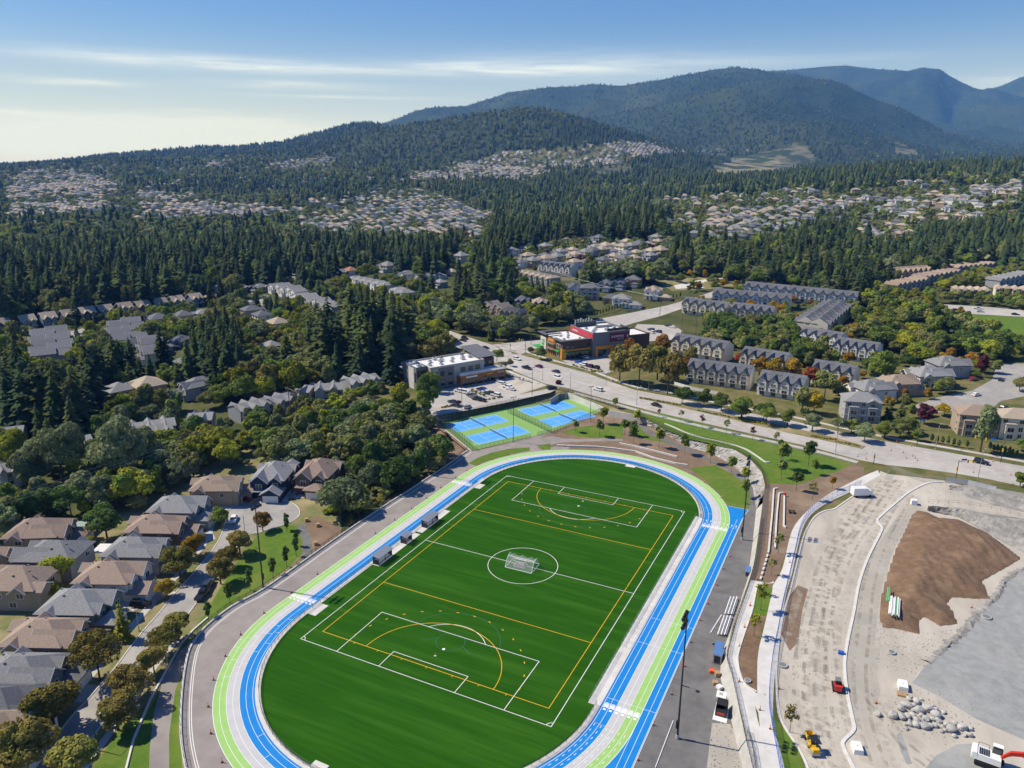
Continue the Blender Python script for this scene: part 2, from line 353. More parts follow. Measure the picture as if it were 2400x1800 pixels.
# ------------------------------------------------------------------ terrain
def build_terrain():
    a = np.radians(np.concatenate([np.linspace(-180,-50,40)[:-1],np.linspace(-50,50,620),np.linspace(50,180,40)[1:]]))
    d = np.concatenate([[4,30],np.geomspace(60,1000,190),np.geomspace(1006,6000,250)[0:],np.geomspace(6060,16400,100)])
    A,D = np.meshgrid(a,d,indexing='ij'); X = CX+D*np.sin(A+YAW); Y = CY+D*np.cos(A+YAW)
    s = segdist(X,Y,EDGE_R); ins = inpoly(X,Y,POLY_R); s = np.where(ins,s,-s)
    Z = local(X,Y)+hfar(X,Y)
    dc = np.hypot(X-CX,Y-CY)
    Z = np.where(inpoly(X,Y,POLY_0) | ((s < 14) & (s > -2) & (dc < 430)) | (segdist(X,Y,FOOT) < 8),ZL+hfar(X,Y),Z)-.04
    na,nd = A.shape; V = np.stack([X,Y,Z],-1).reshape(-1,3)
    i = np.arange(na-1)[:,None]*nd+np.arange(nd-1)[None,:]; F = np.stack([i,i+1,i+nd+1,i+nd],-1).reshape(-1,4)[:,::-1]
    me = bpy.data.meshes.new('terrain'); me.vertices.add(len(V)); me.vertices.foreach_set('co',V.ravel()); me.loops.add(F.size); me.loops.foreach_set('vertex_index',F.ravel())
    me.polygons.add(len(F)); me.polygons.foreach_set('loop_start',np.arange(len(F))*4); me.polygons.foreach_set('loop_total',np.full(len(F),4)); me.update(calc_edges=True)
    me.polygons.foreach_set('use_smooth',np.ones(len(F),bool))
    # cover: 0 dark wood floor, 1 dry bare soil / quarry, 2 suburb lawn, 3 bush
    P = V-_O; zz = P@_F; u = 1200+FPX*(P@_R)/np.where(zz > 1,zz,1); v = 900-FPX*(P@_U)/np.where(zz > 1,zz,1); dd = np.hypot(P[:,0],P[:,1])
    bare = np.zeros(len(V)); lawn = np.zeros(len(V))
    for pol,w,lo,hi in QUARRY: bare = np.maximum(bare,w*(inpoly(u,v,pol) & (zz > 1) & (dd > lo) & (dd < hi)))
    for pol in SUBURB: lawn = np.maximum(lawn,1.0*(inpoly(u,v,pol) & (zz > 1) & (dd > 250)))
    for nm,arr in (('bare',bare),('lawn',lawn)):
        at = me.attributes.new(nm,'FLOAT','POINT'); at.data.foreach_set('value',arr.astype(np.float32))
    m = bpy.data.materials.new('terrain_cover'); m.use_nodes = True; nt = m.node_tree; N = nt.nodes; L = nt.links; b = N['Principled BSDF']; b.inputs['Roughness'].default_value = .95; b.inputs['Specular IOR Level'].default_value = .1
    g = N.new('ShaderNodeNewGeometry')
    def noise(sc,lo,hi,dt=4):
        n = N.new('ShaderNodeTexNoise'); n.inputs['Scale'].default_value = sc; n.inputs['Detail'].default_value = dt; L.new(g.outputs['Position'],n.inputs['Vector'])
        r = N.new('ShaderNodeMapRange'); r.inputs[1].default_value = lo; r.inputs[2].default_value = hi; L.new(n.outputs[0],r.inputs[0]); return r.outputs[0]
    def mix(f,a,c):
        x = N.new('ShaderNodeMix'); x.data_type = 'RGBA'; L.new(f,x.inputs[0])
        for k,q in ((6,a),(7,c)):
            if isinstance(q,tuple): x.inputs[k].default_value = (*q,1)
            else: L.new(q,x.inputs[k])
        return x.outputs[2]
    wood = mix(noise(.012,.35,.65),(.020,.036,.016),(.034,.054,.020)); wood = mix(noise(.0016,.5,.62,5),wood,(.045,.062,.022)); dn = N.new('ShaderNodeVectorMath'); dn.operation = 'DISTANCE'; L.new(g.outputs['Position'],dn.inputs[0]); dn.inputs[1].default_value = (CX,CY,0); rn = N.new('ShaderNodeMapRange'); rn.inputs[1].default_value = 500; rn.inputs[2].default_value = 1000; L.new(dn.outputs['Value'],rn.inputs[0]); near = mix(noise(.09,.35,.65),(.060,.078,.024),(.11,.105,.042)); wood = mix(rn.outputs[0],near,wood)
    lawnc = mix(noise(.05,.4,.6),(.055,.085,.025),(.16,.14,.075)); bar = mix(noise(.02,.35,.65),(.33,.28,.20),(.17,.17,.10)); bar = mix(noise(.009,.46,.54,6),bar,(.045,.065,.025))
    at1 = N.new('ShaderNodeAttribute'); at1.attribute_name = 'lawn'; at2 = N.new('ShaderNodeAttribute'); at2.attribute_name = 'bare'
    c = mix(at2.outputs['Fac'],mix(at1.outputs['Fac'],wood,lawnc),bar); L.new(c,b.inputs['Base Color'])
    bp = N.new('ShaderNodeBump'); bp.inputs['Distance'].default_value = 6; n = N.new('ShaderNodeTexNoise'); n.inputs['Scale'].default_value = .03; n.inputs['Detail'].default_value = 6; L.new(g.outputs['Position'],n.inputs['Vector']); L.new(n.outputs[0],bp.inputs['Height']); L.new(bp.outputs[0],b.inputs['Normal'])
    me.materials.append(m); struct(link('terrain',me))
QUARRY = [([(1640,402),(1700,378),(1790,366),(1825,374),(1835,392),(1770,412),(1700,416)],1.0,1500,6000),([(1700,372),(1880,330),(1920,375),(1840,400)],.45,1500,6000),([(2095,330),(2130,340),(2160,365),(2100,360)],.5,1800,9000),([(1385,390),(1480,385),(1490,405),(1400,410)],.4,1500,6000)]
SUBURB = [[(880,420),(1200,352),(1520,330),(1560,350),(1500,372),(1200,420),(980,430)],[(0,400),(170,390),(280,420),(300,470),(200,510),(0,520)],[(680,500),(1000,440),(1180,500),(1150,560),(700,560)],
          [(1180,590),(1400,530),(1650,540),(1600,660),(1200,660)],[(1500,470),(1900,440),(2400,420),(2400,520),(1700,580)],[(300,430),(560,470),(700,470),(640,510),(300,520)],[(600,380),(780,360),(780,390),(620,400)]]
build_terrain()
# ------------------------------------------------------------------ ground surfaces
M_ASPH = mat('asphalt_worn',(.255,.225,.205),.9,(.305,.275,.255),.3,7,col3=(.215,.195,.18),scale3=.07)
M_ASPH_D = mat('asphalt_dark',(.125,.12,.116),.9,(.175,.168,.163),.35,8,col3=(.20,.193,.187),scale3=.09)
M_ROAD = mat('road_surface',(.43,.40,.37),.88,(.36,.335,.31),.3,8,col3=(.49,.46,.425),scale3=.05,stretch=(1,1,1))
M_STREET = mat('street_surface',(.34,.32,.30),.88,(.28,.265,.25),.5,8,col3=(.39,.37,.345),scale3=.09)
M_CONC = mat('concrete_pale',(.62,.60,.56),.85,(.52,.50,.47),.5,5,col3=(.68,.66,.62),scale3=.1)
M_CONC2 = mat('concrete_grey',(.42,.41,.39),.9,(.33,.325,.31),.6,5,bump=.03)
M_KERB = mat('kerb_concrete',(.66,.64,.60),.85,(.56,.545,.51),1.2,4)
M_WALK = mat('sidewalk_concrete',(.50,.47,.43),.88,(.43,.405,.37),.6,5,col3=(.55,.52,.475),scale3=.15)
M_LAWN = mat('lawn',spec=.04,col=(.085,.155,.022),rough=.95,col2=(.12,.185,.03),scale=.5,detail=5,col3=(.17,.19,.045),scale3=.09,bump=.05,thr3=(.5,.75))
M_DRY = mat('dry_grass',(.25,.20,.10),.95,(.13,.155,.045),.25,8,col3=(.33,.27,.15),scale3=.08,bump=.06)
M_ROUGHG = mat('rough_grass',(.105,.115,.036),.95,(.20,.165,.08),.22,8,col3=(.075,.095,.028),scale3=.06,bump=.06,spec=.04)
M_SOIL = mat('soil_brown',(.22,.15,.10),.95,(.165,.112,.075),.35,6,col3=(.27,.20,.14),scale3=.08,bump=.06)
M_PILE = mat('soil_dark',(.20,.125,.075),.95,(.14,.088,.053),.9,9,col3=(.245,.16,.10),scale3=.22,bump=.2)
M_SITE = mat('site_ground',(.47,.425,.36),.95,(.36,.325,.275),.35,9,col3=(.53,.485,.415),scale3=.11,bump=.08,stretch=(.55,.16,1,.12),thr=(.38,.66),thr3=(.42,.62))
M_GRAV = mat('gravel_grey',(.32,.325,.315),.95,(.25,.255,.25),.55,9,col3=(.37,.365,.345),scale3=.07,bump=.06)
M_SUBGRADE = mat('site_subgrade',(.40,.365,.31),.95,(.33,.31,.27),.2,7,col3=(.46,.42,.36),scale3=.05,bump=.05)
M_WHITE = mat('line_white',(.78,.78,.77),.7); M_YEL = mat('line_yellow',(.75,.42,.02),.7); M_BLUEL = mat('line_faint_blue',(.035,.13,.10),.8)
M_BLUE = mat('track_blue',(.002,.19,.55),.8,(.006,.215,.585),.5,6); M_GREY = mat('track_grey',(.47,.465,.465),.8,(.52,.515,.515),.6,4); M_GREEN = mat('track_green',(.29,.50,.14),.8,(.33,.54,.17),.6,4)
M_CBLUE = mat('court_blue',(.08,.33,.74),.75,(.095,.36,.76),.5,4); M_CGREEN = mat('court_green',(.20,.37,.10),.8,(.23,.40,.12),.4,4)
M_TURF = mat('artificial_turf',(.014,.070,.002),.9,(.022,.094,.004),.9,8,col3=(.036,.118,.008),spec=.04,scale3=.22,bump=.02,stretch=(.10,1.6,1),thr=(.3,.7),thr3=(.46,.72))
_zn = [0]
def sheet(name,poly,z,m,st=True,parent=None):
    o = MB().sheet(poly,z).build(name,m,parent)
    if st and parent is None: struct(o)
    return o
def px0(pts,z=0): return [G(u,v,z) for u,v in pts]
# level 0 : sports ground platform
sheet('sports_ground',POLY_0,0.0,M_SOIL)
_arc = [(CX+420*math.sin(a+YAW),CY+420*math.cos(a+YAW)) for a in np.radians(np.linspace(75,-22,30))]
sheet('upper_ground',EDGE_R+[(95,-140)]+_arc,ZR,M_ROUGHG)
# track -----------------------------------------------------------
TC = 43.2                                                   # half length of the straights
def oval(r,n=48,c=TC):
    p = [(r*math.cos(t),c+r*math.sin(t)) for t in np.linspace(0,math.pi,n)]
    return p+[(r*math.cos(t),-c+r*math.sin(t)) for t in np.linspace(math.pi,2*math.pi,n)]
def band(r0,r1,z,name,m,parent=None):
    a,b = oval(r0),oval(r1); A = [(*p,z) for p in a+a[:1]]; B = [(*p,z) for p in b+b[:1]]
    o = MB().strip(B,A).build(name,m,parent); return o
# asphalt aprons
sheet('apron',[G(u,v,0) for u,v in APRON_W]+[(-20,-98),(10,-98),(10,-70),(-20,-75),(-40,-45),(-42,0),(-42,44),(-33,68),(-20,78),(-22,88)]+px0([(1262,1052),(1252,1035),(1294,1012),(1112,1058)]),.006,M_ASPH)
E_AP = px0([(1706,1120),(1736,1108),(1752,1126),(1763,1146),(1771,1193),(1763,1270),(1751,1357),(1730,1420),(1703,1498),(1690,1532),(1686,1583),(1699,1637),(1713,1691),(1739,1800),(1769,1920)])
sheet('east_apron',E_AP+[(60,-110),(20,-110),(20,-72),(40,-55),(43,0),(43,50),(44,62),(47.5,62)],.006,M_ASPH_D)
track = struct(band(36.35,39.24,.014,'running_track',M_BLUE))
band(39.24,41.68,.014,'grey_lanes',M_GREY,track); band(41.68,44.12,.014,'green_lanes',M_GREEN,track)
LC = 44.12
ext = [(LC,TC)]+[(44.12*math.cos(t),TC+44.12*math.sin(t)) for t in np.linspace(0,.41,8)]+[(47.2,60.66),(46.75,56)]+[(46.75,-TC),(46.75,-100),(8,-100)]+[(44.12*math.cos(t),-TC+44.12*math.sin(t)) for t in np.linspace(-1.36,0,16)]
sheet('sprint_lanes',ext,.012,M_BLUE,parent=track)
ln = MB()
for r in (36.75,38.02,39.24,40.46,41.68,42.90,44.12): ln.ribbon(oval(r),.075 if r != 44.12 else .11,.02,closed=True)
for xx,y0 in ((45.34,-100),(46.56,-100)): ln.ribbon([(xx,y0),(xx,52.5 if xx < 46 else 53.5)],.075,.02)
ln.ribbon([(46.75,-100),(46.75,56),(47.2,60.66),(41.2,60.7)],.10,.02)
ln.ribbon([(44.12,-43),(44.12,-100)],.075,.0196)
for y in (-8.0,-18.15,-38.4): ln.ribbon([(36.75,y),(46.56,y)],.075,.0204)
ln.ribbon([(36.75,46.2),(46.56,46.2)],.075,.0204); ln.ribbon([(36.75,42.6),(44.1,42.6)],.05,.0204)
def orad(t,r0,r1,w=.075,sgn=-1):           # a short line across lanes on a bend (angle t)
    c,s = math.cos(t),math.sin(t); cy = -TC if sgn < 0 else TC; ln.ribbon([(r0*c,cy+r0*s),(r1*c,cy+r1*s)],w,.0204)
for k,(t,l) in enumerate(((3.22,0),(3.30,1),(3.40,2),(3.47,0),(3.55,1),(3.62,4),(3.52,5),(3.75,4),(3.68,3),(4.25,0),(4.4,1))): orad(t,36.75+1.22*l,37.97+1.22*l)
for k,(t,l) in enumerate(((2.9,0),(2.75,1),(2.6,4),(2.5,5),(.35,0),(.25,1),(.5,2),(.62,4),(.42,5),(.9,3),(1.2,4))): orad(t,36.75+1.22*l,37.97+1.22*l,sgn=1)
# staggered starts: curved lines over the bend
for k in range(6):
    orad(3.36+.02*k,36.75+1.22*k,37.97+1.22*k); orad(3.50+.015*k,39.2+1.22*(k % 4),40.4+1.22*(k % 4),.05) if k < 4 else None
# dashed break lines in the near home bend
for r in (37.2,38.5,39.7,40.9,42.1,43.3):
    for k in range(13):
        t = 2*math.pi-.08-.045*k; a = (r*math.cos(t),-TC+r*math.sin(t)); t2 = t-.018; b = (r*math.cos(t2),-TC+r*math.sin(t2)); ln.ribbon([a,b],.1,.0208)
# chevrons of the hurdle / relay marks
def chevron(x,y,ux,uy,s=1.0):
    # u = running direction
    vx,vy = -uy,ux
    for k,(off,w) in enumerate(((0,.34),(.42,.30),(.80,.22),(1.12,.12))):
        p = [(x+ux*(off-.28)+vx*.5,y+uy*(off-.28)+vy*.5),(x+ux*off,y+uy*off),(x+ux*(off-.28)-vx*.5,y+uy*(off-.28)-vy*.5)]
        ln.ribbon(p,w*s,.0212)
    ln.ribbon([(x-ux*.9+vx*.28,y-uy*.9+vy*.28),(x-ux*.9-vx*.28,y-uy*.9-vy*.28)],.5,.0212)
for k in range(6):
    xx = 37.36+1.22*k; chevron(xx,-40.9,0,1); chevron(xx,44.4,0,-1); chevron(-xx,-38.3,0,1,.9); chevron(-xx,38.4,0,-1,.9)
for k in range(8):                             # lane numerals at the sprint start (too small to read): a stroke and a foot each
    xx = 37.36+1.22*k; ln.ribbon([(xx,47.0),(xx,48.1)],.16,.0212); ln.ribbon([(xx-.25,48.1),(xx+.25,48.1)],.18,.0214)
tl = ln.build('lane_line',M_WHITE,track); 
yl = MB()
for t,r in ((3.60,41.7),(3.72,42.9),(3.50,40.5),(3.42,39.2)):
    c,s = math.cos(t),math.sin(t); yl.ribbon([(r*c,-TC+r*s),((r+1.2)*c,-TC+(r+1.2)*s)],.08,.0204)
yl.ribbon([(36.8,-46),(44,-46.5)],.06,.0206); yl.build('exchange_mark',M_YEL,track)
# concrete rim inside the track, with the wider service strips
rim = struct(band(35.25,36.35,.05,'concrete_rim',M_CONC))
r2 = MB(); r2.strip([(*p,.05) for p in oval(35.25)+oval(35.25)[:1]],[(*p,0) for p in oval(35.25)+oval(35.25)[:1]]); r2.build('rim_face',M_CONC,rim)
r3 = MB()
for x0,x1,y0,y1,h in ((33.9,35.3,-41.5,49,.05),(-35.3,-33.2,-17.5,-10.9,.05),(-35.3,-33.2,-10.9,2.2,.05),(-35.3,-33.2,3.2,18.8,.05),(-35.4,-33.0,-42.5,-37.8,.05),(-35.4,-33.0,37,40.6,.05)):
    r3.box(((x0+x1)/2,(y0+y1)/2,0),(x1-x0,y1-y0,h+.003))
r3.box((4.5,TC+34.6,0),(3.4,2.2,.053),.05); r3.box((-2.2,-TC-34.6,0),(3,2,.053))
r3.build('service_pad',M_CONC,rim)
# turf --------------------------------------------------------------
turf = sheet('sports_field',oval(35.25),.012,M_TURF)
PL,PW = 101.4864/2,60.1634/2
wl = MB()
def lw(pts,w=.13,z=.02,closed=False): wl.ribbon(pts,w,z,closed=closed)
def arc(cx,cy,r,t0,t1,n=40): return [(cx+r*math.cos(t),cy+r*math.sin(t)) for t in np.linspace(t0,t1,n)]
lw([(-PW,-PL),(PW,-PL),(PW,PL),(-PW,PL)],closed=True); lw([(-PW+.07,0),(PW-.07,0)],z=.0201)
lw(arc(0,0,9.15,0,2*math.pi,64)[:-1],closed=True,z=.0203)
for s in (-1,1):
    y0 = s*(PL-.07)
    lw([(-20.16,y0),(-20.16,s*(PL-16.5)),(20.16,s*(PL-16.5)),(20.16,y0)],z=.0205); lw([(-9.16,y0),(-9.16,s*(PL-5.5)),(9.16,s*(PL-5.5)),(9.16,y0)],z=.0205)
    a = math.acos(5.5/9.15); cy = s*(PL-11); base = -s*math.pi/2; lw(arc(0,cy,9.15,base-a,base+a),z=.0207)
    for sx in (-1,1):
        q = math.atan2(-s,-sx); lw(arc(sx*PW,s*PL,1.0,q-.78,q+.78,10),z=.0207)
    wl.sheet([(0+.35*math.cos(t),cy+.35*math.sin(t)) for t in np.linspace(0,6.28,13)[:-1]],.0205)
wl.build('pitch_line',M_WHITE,turf)
yw = MB(); P4 = px0([(755.8,1480.3),(1192,1128),(1578.4,1209.3),(1285,1659)])
YX0,YX1 = (P4[0][0]+P4[1][0])/2,(P4[2][0]+P4[3][0])/2; YY0,YY1 = (P4[0][1]+P4[3][1])/2,(P4[1][1]+P4[2][1])/2
yw.ribbon([(YX0,YY0),(YX1,YY0),(YX1,YY1),(YX0,YY1)],.13,.0215,closed=True)
for q in (((901,1365),(1383,1505.8)),((1113.6,1194.3),(1524.4,1288.4))):
    a,b = px0(q); yy = (a[1]+b[1])/2; yw.ribbon([(YX0,yy),(YX1,yy)],.13,.0217)
for s,yb in ((1,YY0),(-1,YY1)):
    R_ = 15.6; p = arc(0,yb-s*0,R_,0,math.pi) if s > 0 else arc(0,yb,R_,math.pi,2*math.pi); yw.ribbon(p,.13,.0219)
    for t in np.linspace(.12,math.pi-.12,15):
        c = (20.4*math.cos(t),yb+s*20.4*math.sin(t)); n = (-math.sin(t)*.32,s*math.cos(t)*.32); yw.ribbon([(c[0]-n[0],c[1]-n[1]),(c[0]+n[0],c[1]+n[1])],.2,.0219)
    for k in range(-3,4): yw.ribbon([(k*6.2,yb+s*.1),(k*6.2,yb-s*.5)],.13,.0221)
yw.build('lacrosse_line',M_YEL,turf)
bl = MB()
for s,yb in ((1,YY0),(-1,YY1)):
    c = yb+s*9.5; bl.ribbon(arc(0,c,11.0,.1,math.pi-.1) if s > 0 else arc(0,c,11.0,math.pi+.1,2*math.pi-.1),.1,.0185); bl.ribbon(arc(0,c,3.2,0,6.2),.1,.0187); bl.ribbon([(-6,c-s*2),(-3,c)],.1,.0187); bl.ribbon([(6,c-s*2),(3,c)],.1,.0187)
bl.build('faint_line',M_BLUEL,turf)
# ------------------------------------------------------------------ picture crops used to take positions (x0, y0, scale)
CROP = {'A': (0,1000,.482222),'Z2': (600,1000,.482222),'Z3': (1100,1000,.482222),'Z4': (1600,1000,.482222),'K1': (0,500,.316456),'K2': (600,500,.316456),'K3': (1100,500,.316456),'K4': (1700,500,.316456),
        'z1': (1380,1420,.180832),'T': (900,750,.271248),'R7': (1900,820,.394),'R5': (1580,620,.394),'R6': (2000,560,.3152),'B5': (1860,1560,.425197),'G7': (1480,960,.299213),'S8': (980,880,.377953),'N': (0,0,1)}
def cr(c,pts):
    x0,y0,s = CROP[c]; return [(x0+a*s,y0+b*s) for a,b in pts]
def crw(c,pts,z): return [G(u,v,z) for u,v in cr(c,pts)]
# ------------------------------------------------------------------ west side (level ZL)
def lv(c,pts,name,m,z,dz=.01): return sheet(name,crw(c,pts,z+dz),z+dz,m)
STREET_L = crw('A',[(1110,410),(1065,550),(960,690),(860,800),(770,910),(690,1000),(620,1090),(560,1170),(440,1310),(330,1430),(215,1590),(60,1780)],ZL)
STREET_R = crw('A',[(1205,525),(1140,600),(1060,700),(960,850),(880,955),(800,1040),(740,1110),(690,1170),(610,1280),(560,1350),(480,1470),(380,1600),(260,1780)],ZL)
cul = crw('A',[(1110,410),(1160,375),(1280,345),(1390,360),(1445,390),(1455,430),(1420,460),(1340,490),(1260,515),(1205,525)],ZL)
west = sheet('west_ground',crw('A',[(1659,380),(1659,525),(1470,655),(1280,790),(1130,872),(1000,972),(930,1062),(898,1160),(878,1330),(873,1500),(900,1659),(960,1900),(-500,1900),(-300,900),(700,250),(1200,100),(1659,200)],ZL),ZL-.005,M_DRY)
street = sheet('residential_street',smooth(STREET_L,3)[::-1]+cul[1:-1]+smooth(STREET_R,3),ZL+.01,M_STREET)
kb = MB(); kl = smooth(STREET_L,3)[::-1]+smooth(cul,3)[1:-1]+smooth(STREET_R,3); kb.wall(kl,.22,ZL,ZL+.13); kb.build('kerb',M_KERB,street)
sw = MB(); swp = offs(smooth(STREET_L,3),-3.6); sw.wall(swp,1.7,ZL,ZL+.06); sidewalk_w = struct(sw.build('sidewalk',M_WALK))
swp2 = offs(smooth(STREET_R,3)[14:],2.6); struct(MB().wall(swp2,1.4,ZL,ZL+.06).build('footpath',M_WALK))
lawn_w = lv('A',[(1250,530),(1390,472),(1440,482),(1470,560),(1466,620),(1380,700),(1268,778),(1100,880),(960,990),(925,1010),(1000,905),(1060,800),(1100,740),(1150,660),(1215,570)],'lawn',M_LAWN,ZL,.02)
lv('A',[(1440,482),(1482,468),(1512,540),(1522,612),(1470,650),(1466,620),(1472,560)],'park_path',M_ASPH_D,ZL,.03)
lv('A',[(1482,468),(1540,430),(1659,495),(1659,525),(1530,612),(1515,540)],'bare_soil',M_SOIL,ZL,.02)
lv('A',[(905,1070),(850,1140),(770,1290),(700,1430),(640,1580),(600,1720),(730,1720),(728,1600),(745,1400),(790,1230),(860,1100),(960,1010),(1000,972),(960,1010)],'verge',M_LAWN,ZL,.02)
lv('A',[(985,990),(870,1095),(790,1230),(747,1400),(728,1560),(722,1720),(822,1720),(822,1500),(850,1290),(895,1165),(930,1064)],'gravel_path',M_ASPH,ZL,.03)
lv('A',[(893,1165),(850,1290),(822,1500),(822,1720),(890,1720),(874,1500),(880,1330)],'verge',M_LAWN,ZL,.025)
lv('A',[(455,1659),(520,1560),(560,1500),(640,1400),(700,1400),(640,1560),(600,1720),(420,1720)],'verge',M_LAWN,ZL,.015)
struct(MB().wall(crw('A',[(1010,930),(940,990),(880,1060),(820,1165),(730,1330),(650,1520),(600,1720)],ZL),.35,ZL,ZL+.3).build('path_kerb',M_KERB))
# retaining parapet round the platform
def wallthing(name,label,pts,w,z0,z1,m,cat='wall',group=None):
    o = MB().wall(pts,w,z0,z1).build(name,m); return tag(o,label,cat,group)
AW = smooth([G(u,v,0) for u,v in APRON_W],4)
wallthing('retaining_wall','low pale concrete retaining wall along the outer edge of the running track apron',AW,.4,ZL-.3,.32,M_CONC)
# white edge line on the apron
ap = MB(); ap.ribbon(offs(AW,1.5),.12,.012); ap.ribbon(offs(AW,1.9),.12,.012); struct(ap.build('apron_line',M_WHITE))
# ------------------------------------------------------------------ north lawn and beds by the track (level 0)
lv('S8',[(310,545),(370,510),(450,480),(560,455),(690,445),(693,465),(600,485),(500,510),(420,535),(360,560)],'verge',M_LAWN,0,.016)
lv('S8',[(740,432),(820,422),(822,458),(770,462)],'verge',M_LAWN,0,.016)
lv('S8',[(345,465),(560,430),(700,405),(830,375),(900,390),(1000,395),(1150,390),(1269,395),(1269,408),(1100,408),(900,415),(830,425),(740,432),(730,470),(690,470),(690,443),(560,453),(450,478),(370,508),(310,545)],'park_path',M_ASPH,0,.011)
lv('S8',[(885,350),(1000,320),(1080,310),(1269,300),(1269,388),(1150,388),(985,380)],'lawn',M_LAWN,0,.016)
lv('G7',[(0,200),(60,130),(110,190),(280,260),(170,245)],'lawn',M_LAWN,0,.017)
lv('G7',[(450,455),(660,435),(780,500),(860,560),(930,640),(915,785),(762,757),(690,660),(590,570)],'lawn',M_LAWN,0,.016)
lv('G7',[(40,95),(250,215),(440,300),(650,400),(800,470),(930,560),(990,640),(1000,720),(995,940),(870,940),(925,780),(930,640),(860,550),(760,470),(600,400),(420,320),(250,250),(120,180),(20,130)],'park_path',M_ASPH_D,0,.0145)
TERR = [('Z3',[(425,88),(520,92),(620,95),(720,105),(810,118),(900,150),(1000,175),(1060,184)]),('Z3',[(730,78),(800,92),(900,115),(960,130),(1010,143)])]
for i,(c,p) in enumerate(TERR):
    tag(MB().wall(crw(c,p,.5),.5,0,.55).build('seat_wall',M_KERB),('long pale concrete seat wall on the bank beside the far bend of the track','short pale concrete seat wall set behind the long one at the far bend')[i],'wall')
# ------------------------------------------------------------------ rock wall and sprayed bank
M_ROCK = mat('rock_face',(.42,.40,.37),.95,(.24,.225,.21),1.1,8,bump=.5,col3=(.50,.48,.45),scale3=.35)
M_SPRAY = mat('sprayed_concrete',(.46,.445,.41),.95,(.37,.355,.325),.5,6,bump=.06)
def rough_strip(A,B,na,amp,seed,z0,z1):
    A = densify(A,.7); n = len(A); cum = np.concatenate([[0],np.cumsum([math.dist(A[i],A[i+1]) for i in range(n-1)])]); 
    Bd = densify(B,.3); cb = np.concatenate([[0],np.cumsum([math.dist(Bd[i],Bd[i+1]) for i in range(len(Bd)-1)])])
    # pair each foot point with the nearest top point, kept in order
    out = []; last = 0
    for i,p in enumerate(A):
        lo = last; hi = min(len(Bd),last+60); k = lo+int(np.argmin([math.dist(p,q) for q in Bd[lo:hi]])); last = k; out.append(Bd[k])
    rr = np.random.default_rng(seed); mb = MB(); rows = []
    for j in range(na+1):
        t = j/na; row = []
        for i in range(n):
            x = A[i][0]*(1-t)+out[i][0]*t; y = A[i][1]*(1-t)+out[i][1]*t; w = math.sin(math.pi*t)
            row.append((x+w*amp*rr.uniform(-1,1),y+w*amp*rr.uniform(-1,1),z0+(z1-z0)*t+w*amp*rr.uniform(-.6,.6)))
        rows.append(row)
    for j in range(na): mb.strip(rows[j],rows[j+1])
    return mb,out
F1,T1 = FOOT[3:11],TOP[3:11]
mb,tp = rough_strip(F1,T1,7,.42,3,-.05,ZR); tag(mb.build('rock_wall',M_ROCK),'curved pale rough rock wall below the fenced grass terrace','wall')
F2,T2 = FOOT[10:],TOP[10:]
mb,tp2 = rough_strip(F2,T2,3,.06,4,-.05,ZR); tag(mb.build('sprayed_bank',M_SPRAY),'grey sprayed concrete bank beside the asphalt apron under the fenced walkway','bank')
wallthing('concrete_wall','smooth pale concrete retaining wall at the roadside end of the sports courts',[FOOT[0],FOOT[1],FOOT[2],FOOT[3]],.3,-.05,ZR+.1,M_CONC)
wallthing('concrete_wall','short grey concrete retaining wall at the corner of the courts by the parking lot fence',[G(1290,948,0),G(1310,936,0),(FOOT[0][0]-.3,FOOT[0][1]+.1)],.3,-.05,ZR,M_CONC2)
sheet('wall_top',TOP[:4]+FOOT[:4][::-1],ZR-.004,M_DRY)
# gaps between the platform and the upper land north of the courts: a soil bank
bank = MB(); nb = densify(NORTH[2:]+[TOP[0]],2); fb = densify([G(1010,1010,ZL),G(1016,996,0),G(1030,992,0),G(1110,973,0),G(1185,956,0),G(1255,946,0),G(1332,932,0)],1)
ft = [min(fb,key=lambda q: math.dist(q,p)) for p in nb]
bank.strip([(*p,-.1) for p in ft],[(*p,ZR+.004) for p in nb]); struct(bank.build('soil_bank',M_DRY))
# bank under the western rim of the upper land
nb2 = densify(NORTH[:4],5); bk = MB(); bk.strip([(p[0]-4,p[1]-9,ZL-.1) for p in nb2],[(*p,ZR+.004) for p in nb2]); struct(bk.build('grass_bank',M_DRY))
# ------------------------------------------------------------------ roads on the upper land
z = ZR
ROAD_N = cr('N',[(1000,752),(1064,779),(1152,807)])
road_main = [(1152,808),(1200,829),(1220,831),(1290,851),(1378,875),(1420,891),(1489,914),(1575,930),(1698,957),(1856,986),(1960,1010),(2058,1031),(2176,1052),(2300,1074),(2480,1108),(2480,1158),(2313,1122),(2230,1108),(2150,1097),(2080,1090),(2010,1077),(1900,1047),(1700,1003),(1543,967),(1416,934),(1334,911),(1277,899),(1204,869),(1150,845),(1090,820),(1020,797),(960,770),(990,748),(1064,779)]
RZ = .01
main_road = sheet('main_road',[G(u,v,ZR+RZ) for u,v in road_main],ZR+RZ,M_ROAD)
def gpz(pts,dz): 
    o = [gp(u,v) for u,v in pts]; return [(a,b) for a,b,c in o],[c+dz for a,b,c in o]
cs = [(1152,808),(1258,797),(1330,780),(1400,748),(1480,733),(1563,716),(1620,700),(1680,680),(1690,690),(1620,716),(1548,741),(1482,758),(1400,785),(1330,800),(1260,815),(1220,831)]
p,zz = gpz(cs,.016); cross = sheet('side_road',p,zz,M_ROAD)
